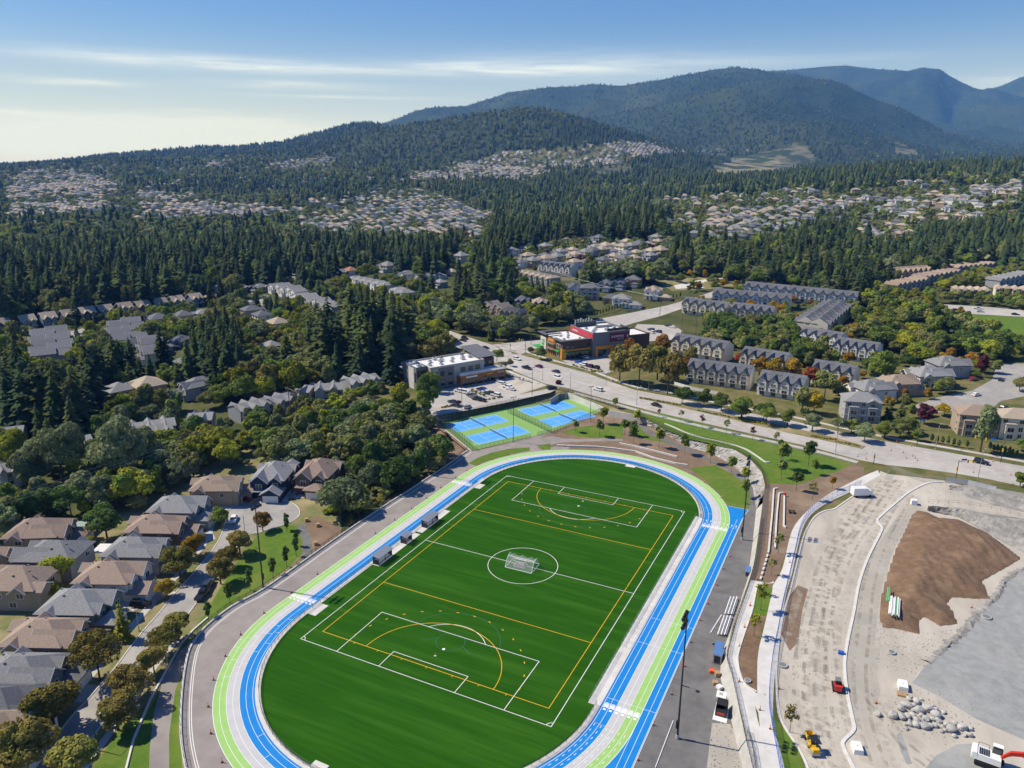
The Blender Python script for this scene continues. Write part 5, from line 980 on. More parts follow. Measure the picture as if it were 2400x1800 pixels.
def broad_geo(seed,rx=.38,z0=.18,z1=1.0,lobes=14,leaves=1300,size=.05,shape='round',fill=.35):
    """unit height crown: leaf quads over the skins of many lobes, with gaps between them"""
    r = np.random.default_rng(seed); cz = (z0+z1)/2; hz = (z1-z0)/2; C = []
    for k in range(lobes):
        a = r.uniform(0,2*math.pi); t = r.uniform(-.75,.85); q = math.sqrt(max(.05,1-t*t))*r.uniform(.35,.72)
        if shape == 'cone': q *= .55+.6*(1-(t+1)/2)
        if shape == 'spread': q *= 1.15
        lr = r.uniform(.30,.46)*(1-.25*max(t,0)); C.append((math.cos(a)*rx*q,math.sin(a)*rx*q,cz+hz*t*.72,rx*lr*1.15,hz*lr*.95))
    C.append((0,0,cz,rx*.6,hz*.72)); C = np.array(C); idx = r.integers(0,len(C),leaves); n = r.normal(size=(leaves,3)); n /= np.linalg.norm(n,axis=1)[:,None]; n[:,2] = np.abs(n[:,2])*.9+n[:,2]*.1-.12
    n /= np.linalg.norm(n,axis=1)[:,None]; c = C[idx]; rad = 1-fill*r.random(leaves)**2
    P = np.stack([c[:,0]+n[:,0]*c[:,3]*rad,c[:,1]+n[:,1]*c[:,3]*rad,c[:,2]+n[:,2]*c[:,4]*rad],1)
    nn = n+r.normal(size=n.shape)*.42; nn /= np.linalg.norm(nn,axis=1)[:,None]; t1 = np.cross(nn,r.normal(size=n.shape)); t1 /= np.linalg.norm(t1,axis=1)[:,None]; t2 = np.cross(nn,t1); s = size*r.uniform(.6,1.35,(leaves,1))
    V = np.stack([P-t1*s-t2*s*.55,P+t1*s*.9-t2*s*.7,P+t1*s+t2*s*.6,P-t1*s*.8+t2*s*.75],1).reshape(-1,3); F = np.arange(leaves*4).reshape(-1,4); return V,F
TREE = {}
def tri(me): return me
for k,(R_,lv_,pr,dr,gp_) in enumerate(((.235,24,10,.38,.04),(.19,28,10,.55,.0),(.25,21,9,.25,.14),(.205,26,9,.45,.06))): TREE[('con',k)] = conifer_geo(100+k,R_,lv_,pr,dr,gp_)
for k,a in enumerate(((.42,.16,1,16,'round'),(.36,.14,1,14,'round'),(.47,.2,1,18,'spread'),(.30,.12,1,14,'cone'))): TREE[('brd',k)] = broad_geo(200+k,a[0],a[1],a[2],a[3],1900,.036,a[4])
for k,a in enumerate(((.42,.16,1,20,'round'),(.36,.14,1,18,'round'),(.47,.2,1,22,'spread'),(.30,.12,1,18,'cone'))): TREE[('brd',4+k)] = broad_geo(250+k,a[0],a[1],a[2],a[3],5200,.0205,a[4],.3)
for k in range(2): TREE[('shr',k)] = broad_geo(300+k,.62,.0,1,12,600,.075,'spread')
TREE[('col',0)] = broad_geo(400,.15,.12,1,10,420,.04,'round'); TREE[('pop',0)] = broad_geo(401,.22,.06,1,16,1500,.035,'round'); TREE[('yng',0)] = broad_geo(402,.26,.30,1,10,420,.042,'round',.7); TREE[('yng',1)] = broad_geo(403,.22,.28,1,8,170,.036,'round',.9); TREE[('ced',0)] = broad_geo(404,.20,0,1,10,420,.06,'cone')
TMESH = {}
def crown_mesh(kind,k,m):
    if (kind,k,m.name) not in TMESH: TMESH[(kind,k,m.name)] = mesh_np('crown',*TREE[(kind,k)],m)
    return TMESH[(kind,k,m.name)]
TRUNK = {'con': trunk_geo(.9,.014,.003).mesh('trunk',M_BARK),'brd': trunk_geo(.6,.022,.008,limbs=5,crown=(.2,.7,.3)).mesh('trunk',M_BARK),'shr': trunk_geo(.5,.03,.01,limbs=3,crown=(.02,.3,.4)).mesh('trunk',M_BARK),'col': trunk_geo(.7,.014,.005).mesh('trunk',M_BARKP),'pop': trunk_geo(.8,.02,.005,limbs=4,crown=(.2,.8,.15)).mesh('trunk',M_BARK),'yng': trunk_geo(.8,.012,.004,limbs=5,crown=(.3,.8,.25)).mesh('trunk',M_BARKP),'ced': trunk_geo(.5,.02,.01).mesh('trunk',M_BARK)}
NAME = {'con': ('conifer_tree','conifer'),'brd': ('broadleaf_tree','tree'),'shr': ('shrub','shrub'),'col': ('columnar_tree','tree'),'pop': ('poplar_tree','tree'),'yng': ('young_tree','young tree'),'ced': ('hedge_cedar','cedar')}
TREES_XY = []
def tree(kind,k,m,x,y,z_,h,wid,label,group,rz=None,name=None):
    """one tree of its own: trunk and crown under an Empty"""
    t = thing(name or NAME[kind][0],(x,y,z_-.05),random.uniform(0,6.28) if rz is None else rz,label,NAME[kind][1],group); t.scale = (h*wid,h*wid,h)
    link('trunk',TRUNK[kind],t); link('crown',crown_mesh(kind,k,m),t); return t
# ---- trees that stand alone in the picture : crop, crown centre, crown radius (crop pixels), kind, material, label, group, aspect (height / crown width), [level]
def solo(c,items,kind,mk,label,group,asp=1.05,var=None,wid=None):
    for n_,it in enumerate(items):
        x,y,r_ = it[:3]; s = CROP[c][2]; u,v = cr(c,[(x,y)])[0]; X,Y,Z = gp(u,v,4); dd = math.dist((X,Y,Z),(CX,CY,CH)); R_ = r_*s*dd/FPX; k = (n_*7+len(label)) % 4 if var is None else var
        a_ = {'brd': (.42,.36,.47,.30),'pop': (.22,)*4,'con': (.235,.19,.25,.205),'shr': (.62,)*4,'col': (.15,)*4,'yng': (.26,.22,.26,.22)}[kind][k % 4]; h = 2*R_*asp; X,Y,Z = gp(u,v,h*.56)
        kk = k % {'brd': 4,'con': 4,'shr': 2,'pop': 1,'col': 1,'yng': 2}[kind]; m = mk if not isinstance(mk,(list,tuple)) else mk[n_ % len(mk)]
        tree(kind,kk+4 if kind == 'brd' and (c in 'AT' or dd < 330) else kk,m,X,Y,Z,h,R_/(a_*h)*.95,label if not isinstance(label,(list,tuple)) else label[n_ % len(label)],group); TREES_XY.append((X,Y,R_))
B = M_BRD
SG = 'maples lining the residential street'
solo('A',[(1160,555,62),(1100,630,52),(1065,692,66),(865,645,76),(855,962,70),(780,1045,66),(740,1128,66),(630,1235,88),(560,1382,82),(465,1110,106),(245,1355,112),(110,1535,112),(355,1610,105),(30,1620,70)],'brd',B['maple'],'brownish green round street maple lining the residential street',SG,1.0)
solo('A',[(945,568,56),(802,780,44)],'brd',B['orange'],'small orange street maple on the house side of the residential street',SG,1.0)
solo('A',[(1272,452,46)],'brd',B['rust'],'rust coloured maple on the lawn at the cul-de-sac',SG,1.05); solo('A',[(1065,428,46)],'brd',B['mid'],'green round tree on the front lawn by the cul-de-sac',SG,1.0)
solo('A',[(585,930,48)],'con',B['lime'],'bright yellow green conical tree in front of the tan brown roofed house',SG,1.9,var=2)
solo('A',[(505,445,78)],'brd',B['dark'],'dense dark green round tree behind the brown roofed house','garden trees',1.0); solo('A',[(430,555,30),(270,690,75),(250,790,45)],'brd',B['lime'],'bright yellow green garden tree between the two house rows','garden trees',.9)
solo('A',[(60,95,75)],'brd',B['lime'],'yellow green round maple at the western edge of the woods','garden trees',1.1); solo('A',[(130,200,75),(280,120,100),(150,160,70),(565,100,110),(690,90,80)],'brd',B['grey'],'pale grey green cottonwood with shimmering leaves behind the houses','cottonwoods behind the houses',1.35)
def base_trees(c,items,kind,mk,label,group,var=0,wid=1.0):
    """trees given by foot and height in crop pixels"""
    for n_,(x,y,hp) in enumerate(items):
        u,v = cr(c,[(x,y)])[0]; X,Y,Z = gp(u,v); dd = math.dist((X,Y,Z),(CX,CY,CH)); h = hp*CROP[c][2]*dd/FPX/math.cos(math.asin(min(.9,(CH-Z)/dd)))
        m = mk if not isinstance(mk,(list,tuple)) else mk[n_ % len(mk)]; tree(kind,var,m,X,Y,Z,h,wid,label,group); TREES_XY.append((X,Y,h*.2))
base_trees('A',[(1118,860,95),(1215,795,100),(1328,735,95),(1394,680,95),(1440,630,90),(1442,580,70),(1395,510,70),(1395,500,80),(1015,945,85)],'col',B['dark'],'slim columnar young tree on the lawn beside the track fence','columnar trees on the west lawn')
YG = 'young trees by the far bend'
base_trees('G7',[(14,265,150),(213,298,160),(415,348,155),(617,420,155),(780,508,145),(885,580,130),(890,690,140)],'yng',[B['mid'],B['lime']],'young staked tree on the bank outside the far bend of the track',YG)
base_trees('K3',[(785,1620,95),(965,1650,125),(992,1560,130),(1150,1640,120),(1215,1650,115),(1240,1560,110),(1080,1500,80),(1395,1640,60)],'yng',[B['mid'],B['dark'],B['lime']],'young tree on the mounded lawn beside the sports courts','young trees beside the courts',wid=1.15)
base_trees('G7',[(743,187,115),(553,140,105),(385,95,100),(948,235,105),(1130,280,110),(215,60,70)],'yng',[B['olive'],B['wine']],'thin young boulevard tree on the verge of the main road','young boulevard trees',var=1)
base_trees('Z4',[(478,205,135),(610,190,120),(640,232,70),(550,312,95),(478,248,85),(1165,540,1)][:5],'yng',[B['mid'],B['dark']],'young tree on the grass terrace above the rock wall','young trees on the terrace',wid=1.0)
base_trees('G7',[(1168,392,140),(1170,535,150)],'yng',B['olive'],'sparse thin tree on the grass terrace','young trees on the terrace',var=1)
base_trees('Z4',[(726,303,60)],'yng',B['orange'],'small orange leaved tree on the brown planting bed','trees of the planting beds'); base_trees('Z4',[(630,358,90),(430,720,80),(462,618,100)],'yng',B['olive'],'thin young tree on the brown planting bed','trees of the planting beds',var=1); base_trees('Z4',[(378,892,120),(345,1022,105),(395,820,60)],'yng',B['lime'],'thin yellow green young tree in the planter by the walkway','trees of the planting beds',var=1); base_trees('Z4',[(520,1485,110)],'yng',B['maple'],'bare brownish young tree at the corner of the verge','trees of the planting beds',var=1)
BG = 'boulevard trees of the main road'
solo('K3',[(1580,1335,72),(1742,1352,66),(1872,1385,70),(2022,1425,84),(2185,1462,72)],'brd',B['dark'],'dark green round boulevard tree in the median of the main road',BG,1.0)
solo('K4',[(130,1425,86),(310,1492,68),(468,1502,64),(940,1568,55)],'brd',B['mid'],'green round boulevard tree on the far side of the main road',BG,1.0); solo('K4',[(652,1532,68),(840,1565,58),(1040,1610,68)],'brd',B['grey'],'pale grey green boulevard tree on the far side of the main road',BG,1.0)
solo('K4',[(1190,1590,62),(1330,1560,60),(1300,1600,50)],'brd',B['olive'],'olive green garden tree behind the sidewalk','garden trees by the main road',1.0)
solo('K3',[(1120,1085,95),(1265,1100,105),(1400,1080,90),(1480,1150,110),(1350,1040,70),(1640,1050,55)],'brd',B['maple'],'tall rust tinted autumn tree between the drugstore lot and the townhouses','autumn trees by the townhouses',1.45); solo('K3',[(1190,1000,70),(1430,960,65),(1590,1110,50)],'brd',B['rust'],'rusty brown autumn tree beside the tall rust tinted ones','autumn trees by the townhouses',1.3)
AG = 'autumn trees among the townhouses'
solo('R5',[(400,552,36),(812,652,50),(735,405,22)],'brd',B['red'],'red autumn tree in front of the tudor townhouses',AG,1.15); solo('R5',[(512,592,48),(600,602,52),(712,606,54),(910,650,40),(920,540,34),(1040,552,38)],'brd',B['orange'],'orange brown autumn tree between the tudor townhouse rows',AG,1.15)
solo('R5',[(840,805,58)],'brd',B['yellow'],'bright yellow tree at the end of the tudor townhouses',AG,1.2); solo('R5',[(770,790,58),(905,700,66)],'brd',B['olive'],'yellowish green tree beside the bright yellow one',AG,1.3); solo('R5',[(1240,590,80)],'brd',B['mid'],'tall green tree between townhouses and grey roofed houses',AG,1.2); solo('R5',[(1150,590,45)],'brd',B['dark'],'dark green tree beside the white tudor row',AG,1.2)
solo('T',[(380,600,105)],'brd',B['dark'],'large dark green tree overhanging the parking lot corner','trees round the parking lots',1.5,var=1); solo('T',[(420,520,70),(340,720,90)],'brd',B['mid'],'tall green tree behind the court fence','trees round the parking lots',1.4)
solo('T',[(975,300,62)],'brd',B['mid'],'round green tree at the corner of the white roofed commercial building','trees round the parking lots',1.0); solo('T',[(1035,385,35),(1090,360,35)],'brd',B['olive'],'small olive tree on the corner by the intersection','trees round the parking lots',1.1); solo('T',[(1268,255,32),(1355,280,55)],'brd',B['dark'],'small dark tree in front of the bank frontage','trees round the parking lots',1.0)
solo('T',[(645,712,30)],'brd',B['wine'],'small purple leaved tree at the edge of the parking lot','trees round the parking lots',.9); solo('T',[(1510,540,34)],'brd',B['wine'],'purple leaved tree beside the main road','trees round the parking lots',1.0)
solo('R7',[(1040,440,52)],'pop',B['grey'],'leaning grey green poplar in front of the tan house','garden trees by the main road',2.4); solo('R7',[(685,370,50)],'brd',B['wine'],'dark purple tree in the corner garden','garden trees by the main road',1.2); solo('R7',[(820,200,45),(1100,90,38),(1250,195,38)],'brd',B['olive'],'small street tree on the right hand residential street','garden trees by the main road',1.0); solo('R7',[(800,350,40)],'brd',B['yellow'],'yellow shrub tree in the corner garden','garden trees by the main road',.9)
solo('R7',[(540,370,48),(470,350,40)],'con',M_CON[1],'dark garden conifer beside the three-storey house','garden trees by the main road',1.6,var=0); solo('R7',[(1025,80,26)],'pop',B['wine'],'tall dead brown tree by the bend of the street','garden trees by the main road',2.4); solo('R7',[(445,465,50),(590,440,50),(640,500,35)],'brd',B['mid'],'green garden tree behind the sidewalk','garden trees by the main road',1.0)
solo('R7',[(1265,560,36),(1255,760,40)],'brd',B['mid'],'small round tree at the road corner on the right','garden trees by the main road',1.0)
# cedar hedges : single cedars
def hedge(c,a,b,n,h,label,group,m=M_CON[1],dz=0):
    A = gp(*cr(c,[a])[0],dz); B_ = gp(*cr(c,[b])[0],dz)
    for k in range(n):
        t = k/max(1,n-1); hh = h*random.uniform(.85,1.12); x,y = A[0]*(1-t)+B_[0]*t,A[1]*(1-t)+B_[1]*t; tree('ced',0,m,x,y,A[2]*(1-t)+B_[2]*t,hh,1.0*1.5/hh/.4,label,group)
HG = 'clipped cedars of the hedges'
hedge('R7',(720,550),(880,580),6,3.6,'clipped upright cedar behind the sidewalk below the tan house',HG,B['dark']); hedge('R7',(930,585),(945,588),1,3.4,'single clipped cedar beside the poplar',HG,B['dark']); hedge('R7',(1065,600),(1220,640),8,3.4,'clipped cedar in the hedge below the cream house',HG,B['dark']); hedge('R5',(755,895),(790,905),4,3.5,'clipped cedar under the bright yellow tree',HG,B['dark'])
hedge('K3',(925,765),(1160,700),12,4.5,'tall cedar in the hedge along the side road',HG,B['dark']); hedge('K3',(1000,690),(1060,650),6,4,'cedar in the hedge round the white house',HG,B['dark']); hedge('K3',(1320,655),(1560,625),10,4,'cedar in the hedge beside the white dormered house',HG,B['dark'])
hedge('A',(380,640),(455,600),7,2.6,'clipped cedar between two back gardens',HG,B['dark'])
# low hedges and shrub beds as single shrubs
def shrubs(c,a,b,n,h,mk,label,group,w=1.0,jit=.4):
    A = gp(*cr(c,[a])[0]); B_ = gp(*cr(c,[b])[0])
    for k in range(n):
        t = k/max(1,n-1); hh = h*random.uniform(.75,1.2); tree('shr',k % 2,mk if not isinstance(mk,list) else mk[k % len(mk)],A[0]*(1-t)+B_[0]*t+random.uniform(-jit,jit),A[1]*(1-t)+B_[1]*t+random.uniform(-jit,jit),A[2],hh,w,label,group)
shrubs('R5',(420,935),(545,950),14,.9,[B['yellow'],B['lime']],'low yellow shrub in the median of the main road','median shrubs',1.1); shrubs('R7',(0,515),(140,535),10,.9,[B['yellow'],B['orange']],'low golden shrub in the median of the main road','median shrubs',1.1); shrubs('R5',(140,870),(400,925),20,.8,[B['dark'],B['mid']],'low green shrub under the median trees','median shrubs',1.1); shrubs('R7',(150,545),(280,575),10,.8,[B['orange'],B['olive']],'low rusty shrub at the end of the median','median shrubs'); shrubs('K3',(1260,1370),(1560,1425),18,.9,[B['grey'],B['olive']],'low pale shrub at the start of the median','median shrubs')
shrubs('K3',(770,1130),(900,1165),12,1.0,[B['mid'],B['lime']],'low hedge shrub below the drugstore parking','shrubs of the parking beds'); shrubs('K3',(910,1175),(990,1175),8,1.1,[B['yellow'],B['lime']],'yellow shrub in the corner bed of the drugstore parking','shrubs of the parking beds')
shrubs('T',(840,700),(1010,670),12,.8,[B['olive'],B['maple']],'low shrub in the long parking island','shrubs of the parking beds'); shrubs('T',(715,585),(800,577),6,.9,[B['dark'],B['mid']],'low shrub at the front end of the parking island','shrubs of the parking beds'); shrubs('T',(760,615),(860,655),4,1.3,[B['lime']],'round yellow green shrub between parked cars','shrubs of the parking beds'); shrubs('T',(500,760),(640,735),8,.9,[B['olive'],B['orange']],'low shrub on the bank corner of the parking lot','shrubs of the parking beds')
shrubs('Z2',(430,480),(640,330),14,1.6,[B['orange'],B['lime'],B['olive']],'yellowing shrub on the bank below the track fence','shrubs on the track bank',1.1,1.2); shrubs('Z2',(260,350),(380,300),8,1.5,[B['mid']],'green hedge shrub along the driveway at the cul-de-sac','shrubs on the track bank'); shrubs('Z2',(330,430),(430,400),9,2.2,[B['lime'],B['mid']],'leafy shrub beside the utility pole','shrubs on the track bank',1.0,1.5); shrubs('Z2',(700,280),(820,200),10,2.0,[B['olive'],B['dark']],'dense shrub against the track fence','shrubs on the track bank',1.0,1.2)
# ---- woods
CROP['F'] = (0,0,1.084991)
def zf(p): return cr('F',p)
mixc = {'con': .85,'brd': .15}
ZONES = [  # canopy outline in the picture, shares, height range, spacing, leaf choices, label, group
    (zf([(0,490),(60,478),(160,500),(330,465),(420,448),(470,490),(540,500),(600,500),(610,560),(590,605),(440,612),(370,626),(200,652),(0,680)]),{'con': .76,'brd': .24},(20,34),9.6,('dark','olive','mid'),'behind the narrow tan roofed houses','wood behind the narrow houses'),
    (zf([(600,520),(680,505),(760,525),(820,515),(900,535),(960,520),(1010,505),(1060,490),(1110,540),(1110,640),(1060,655),(965,645),(930,595),(850,580),(720,588),(680,596),(640,600),(600,580)]),{'con': .72,'brd': .28},(19,32),9.6,('dark','olive','mid'),'in the wood beyond the valley road','wood beyond the valley road'),
    (zf([(1000,455),(1080,425),(1200,410),(1400,400),(1500,398),(1530,440),(1440,470),(1380,500),(1300,505),(1200,512),(1110,530),(1000,500)]),{'con': .9,'brd': .1},(20,32),9,('dark','mid'),'on the slope above the dense estate','wood above the dense estate'),
    (zf([(1430,500),(1470,478),(1530,500),(1640,500),(1700,505),(1770,485),(1860,490),(1890,525),(2000,510),(2080,490),(2212,500),(2212,560),(2130,562),(1950,592),(1905,582),(1880,628),(1820,615),(1700,598),(1560,575),(1440,565)]),{'con': .5,'brd': .5},(16,28),7.5,('olive','mid','dark','grey'),'in the mixed wood by the hillside','mixed wood by the hillside'),
    (zf([(690,670),(760,640),(800,622),(850,618),(885,680),(872,750),(790,768),(690,756),(665,700)]),{'con': 1},(26,38),8,('dark',),'behind the white roofed shops','conifer clump behind the shops'),
    (zf([(210,770),(260,722),(330,722),(380,700),(430,690),(480,684),(522,720),(530,770),(470,815),(400,835),(340,805),(280,795),(190,815)]),{'con': .93,'brd': .07},(20,28),6.5,('dark','mid'),'in the dark clump between the townhouse rows','conifer clump between the rows'),
    (zf([(0,770),(100,775),(200,785),(225,850),(200,895),(100,930),(0,950)]),{'con': .9,'brd': .1},(20,30),7,('dark','mid'),'in the dark wood at the western edge','western edge wood'),
    (zf([(900,640),(960,655),(1060,665),(1150,650),(1180,690),(1080,715),(1000,700),(950,740),(890,730)]),{'brd': .9,'con': .1},(10,17),6,('mid','lime','olive','grey'),'in the leafy belt by the intersection','leafy belt by the intersection'),
    (cr('R5',[(190,300),(300,250),(430,240),(520,280),(560,270),(640,330),(700,300),(740,350),(720,420),(840,440),(900,470),(880,540),(780,555),(650,530),(560,500),(420,500),(380,440),(250,450),(180,420)]),{'brd': 1},(9,13),6.0,('mid','dark','olive'),'in the round grove between the townhouse rows','grove between the townhouses'),
    (cr('R6',[(0,480),(60,385),(230,355),(300,400),(520,395),(620,410),(640,470),(560,500),(690,545),(820,605),(930,630),(1090,705),(1250,765),(1230,850),(1000,860),(850,800),(700,770),(660,830),(550,870),(420,900),(380,790),(230,760),(0,760)]),{'brd': 1},(9,14),6.5,('mid','lime','olive','dark'),'in the park grove beside the lawn','park grove'),
    (cr('R6',[(650,430),(720,400),(1269,400),(1269,500),(1000,480),(700,480)]),{'brd': 1},(7,10),7,('mid','olive'),'before the park road apartments','trees on the park road'),
    (cr('R6',[(520,290),(700,280),(850,230),(1040,200),(1269,170),(1269,230),(1040,290),(900,320),(720,350),(640,390)]),{'brd': 1},(7,11),6,('mid','lime','olive'),'beside the tan roofed townhouses','trees between the townhouse rows'),
    (cr('K3',[(300,500),(520,560),(700,560),(690,620),(860,660),(870,720),(700,760),(560,780),(450,760),(400,700),(250,720),(0,640),(0,560)]),{'brd': .9,'con': .1},(8,15),5.5,('mid','lime','grey','olive'),'in the leafy belt below the power poles','leafy belt below the power poles'),
    (cr('K3',[(740,430),(880,350),(1000,370),(1200,360),(1340,380),(1420,330),(1440,440),(1360,460),(1140,460),(930,480),(800,480)]),{'brd': .6,'con': .4},(12,22),7,('mid','olive','grey'),'between the estate and the side road','strip of trees by the side road'),
    (zf([(560,990),(640,950),(700,985),(740,940),(800,880),(860,860),(910,900),(935,940),(985,985),(930,1000),(860,1040),(745,1105),(700,1080),(690,1040),(640,1020)]),{'brd': .8,'shr': .2},(7,13),4.6,('olive','mid','grey','dark'),'in the thicket beside the track','thicket beside the track'),
    (zf([(330,770),(560,700),(660,720),(760,770),(860,765),(960,735),(985,745),(870,785),(800,800),(700,815),(620,830),(520,850),(430,860),(340,880),(250,870)]),{'brd': .97,'con': .03},(9,16),5.6,('mid','lime','olive','grey','maple'),'above the tilted roof townhouses','leafy wood above the townhouses'),
    (zf([(0,950),(200,900),(330,890),(560,880),(700,850),(830,820),(870,850),(840,890),(720,960),(640,985),(540,975),(430,1000),(330,1060),(260,1090),(200,1080),(100,1090),(0,1140)]),{'brd': .84,'shr': .16},(7,13),5.0,('mid','olive','grey','lime','dark'),'between tilted roof townhouses and street','green belt below the townhouses'),
    (zf([(0,690),(200,660),(420,640),(620,660),(740,600),(900,600),(940,640),(880,690),(640,700),(540,720),(520,800),(300,850),(0,900)]),{'brd': .8,'con': .2},(7,14),7.0,('mid','lime','olive'),'among the western townhouse rows','trees among the western rows'),
    (zf([(1100,470),(1500,470),(1560,560),(1520,590),(1300,560),(1100,590)]),{'brd': 1},(5,8),11,('lime','mid','wine'),'among the houses of the dense estate','garden trees of the dense estate'),
    (zf([(1420,560),(1900,610),(2212,700),(2212,850),(1900,900),(1700,800),(1500,640)]),{'brd': 1},(6,9),11,('mid','olive','orange'),'in the gardens of the eastern houses','garden trees of the eastern houses'),
    (zf([(0,540),(600,540),(1100,520),(1150,640),(900,660),(600,640),(0,700)]),{'brd': .5,'con': .5},(12,24),8,('mid','olive','dark'),'in the wood round the western rows','wood round the western rows')]
rt = np.random.default_rng(21); gsp = 4.4
def sector(d0,d1,n):
    a = rt.uniform(-.62,.62,n); d = np.sqrt(rt.uniform(d0*d0,d1*d1,n)); return CX+d*np.sin(a+YAW),CY+d*np.cos(a+YAW),d
gx,gy = np.meshgrid(np.arange(-800,800,gsp),np.arange(-160,800,gsp)); X = (gx+rt.uniform(-.48,.48,gx.shape)*gsp).ravel(); Y = (gy+rt.uniform(-.48,.48,gx.shape)*gsp).ravel()
d = np.hypot(X-CX,Y-CY); az = np.arctan2((X-CX)*_R0[0]+(Y-CY)*_R0[1],(X-CX)*math.sin(YAW)+(Y-CY)*math.cos(YAW)); ok = (d > 110) & (d < 960) & (np.abs(az) < .66); X,Y,d = X[ok],Y[ok],d[ok]; Z = H(X,Y)
NOGO = [POLY_0,[G(u,v,ZR) for u,v in road_main]]
for o in list(COL.objects):
    if o.get('kind') == 'structure' and any(o.name.startswith(q) for q in ('side_road','residential_street','valley_road','parking_lot','bare_lot','driveway','new_road','park_road','park_lawn','new_sidewalk','building_site','terrace_lawn','lawn','verge','gravel_path','park_path')):
        vs = [v.co for v in o.data.vertices]
        if 3 <= len(vs) < 90 and o.name not in ('new_sidewalk',): NOGO.append([(v.x,v.y) for v in vs])
NOGO += [[G(u,v,ZR) for u,v in [(925,915),(1040,912),(1200,870),(1120,830),(925,870)]],[G(u,v,ZR) for u,v in [(1250,830),(1330,860),(1540,810),(1480,755),(1250,790)]]]
bad = np.zeros(len(X),bool)
for pol in NOGO: bad |= inpoly(X,Y,pol)
HA = np.array([h_[:5] for h_ in HOUSES])
for hx,hy,hz,hs,hh in HA[np.hypot(HA[:,0]-CX,HA[:,1]-CY) < 1000]: bad |= (np.abs(X-hx) < hs+1.2) & (np.abs(Y-hy) < hs+1.2)
for tx,ty,tr_ in TREES_XY: bad |= np.hypot(X-tx,Y-ty) < tr_*.8+1.0
X,Y,d,Z = X[~bad],Y[~bad],d[~bad],Z[~bad]
def pxv(x,y,z_): P = np.stack([x,y,z_],-1)-_O; q = P@_F; return 1200+FPX*(P@_R)/q,900-FPX*(P@_U)/q
HN = HA[np.hypot(HA[:,0]-CX,HA[:,1]-CY) < 1000]; hu,hv = pxv(HN[:,0],HN[:,1],HN[:,2]+HN[:,4]*.75); hd = np.hypot(HN[:,0]-CX,HN[:,1]-CY); hw = HN[:,3]*FPX/hd
PROT = [zf([(870,775),(1090,790),(1080,845),(860,830)]),zf([(940,905),(1090,830),(1210,790),(1200,850),(960,900)]),zf([(990,710),(1130,745),(1250,800),(1200,830),(1060,760)]),zf([(1160,700),(1280,690),(1400,700),(1400,760),(1180,770)]),zf([(1320,690),(1450,640),(1440,670),(1380,720)]),zf([(605,580),(670,610),(660,615),(600,590)]),zf([(930,905),(1000,970),(990,985),(925,930)])]
used = np.zeros(len(X),bool); CAND = []
for pol,kinds,(h0,h1),spc,leaves,lab,grp in ZONES:
    hm = (h0+h1)/2; u,v = pxv(X,Y,Z+hm*.5); m = inpoly(u,v,pol) & ~used
    idx = np.nonzero(m)[0]; used[idx] = True; idx = idx[rt.random(len(idx)) < min(1,(gsp/spc)**2*1.15)]
    ks = list(kinds); pr = np.array([kinds[q] for q in ks]); pr = pr/pr.sum()
    for i in idx:
        kd = ks[int(rt.choice(len(ks),p=pr))]; h = h0*.66+(h1-h0*.66)*rt.random()
        if kd == 'brd' and 'con' in kinds and kinds['con'] > .4: h *= .62
        if kd == 'con' and kinds.get('brd',0) > .7: h *= 1.3
        if kd == 'shr': h = rt.uniform(1.6,3.2)
        CAND.append((i,kd,h,leaves[int(rt.integers(len(leaves)))],lab,grp))
# keep houses and roads in view
KEEPT = []
for i,kd,h,lf,lab,grp in CAND:
    x,y,z_,dd = X[i],Y[i],Z[i],d[i]; u0,v0 = pxv(x,y,z_); u1,v1 = pxv(x,y,z_+h); rp = h*(.17 if kd == 'con' else .36)*FPX/dd
    occ = (hd > dd+3) & (np.abs(hu-u0) < hw*.85+rp*.75) & (hv > v1-2) & (hv < v0+2)
    if occ.any() and rt.random() < .93: continue
    um,vm = (u0+u1)/2,(v0+v1)/2
    if any(inpoly(np.array([um,u1,u0]),np.array([vm,v1+.15*(v0-v1),v0-.2*(v0-v1)]),p_).any() for p_ in PROT): continue
    KEEPT.append((h/dd*(1.5 if kd == 'con' else 1),i,kd,h,lf,lab,grp))
KEEPT.sort(reverse=True); cnt = {'con': 0,'brd': 0,'shr': 0}; LIM = {'con': 285,'brd': 170,'shr': 60}; REST = {}
LFN = {'dark': 'dark green','mid': 'mid green','olive': 'olive green','lime': 'yellow green','grey': 'pale grey green','maple': 'brownish green','orange': 'orange','wine': 'purple leaved'}
for _,i,kd,h,lf,lab,grp in KEEPT:
    if kd == 'con': k = int(rt.integers(4)); mi = int(rt.random() < .45); m = M_CON[mi]; txt = ('dark','green')[mi]+' '+('broad','slender','ragged','tapering')[k]+' conifer '+lab; wd = rt.uniform(.9,1.35)*1.15
    elif kd == 'brd': k = int(rt.integers(4)); m = B[lf]; txt = LFN[lf]+' '+('rounded','oval','spreading','pointed')[k]+' broadleaf tree '+lab; wd = rt.uniform(.85,1.15)
    else: k = int(rt.integers(2)); m = B[lf]; txt = LFN[lf]+' shrub '+lab; wd = 1.0
    cnt[kd] += 1
    if cnt[kd] <= LIM[kd]: tree(kd,k,m,X[i],Y[i],Z[i],h,wd,txt,grp)
    else: REST.setdefault((kd,k,m.name),[]).append((X[i],Y[i],Z[i]-.1,h*wd,h))
print('trees',cnt)
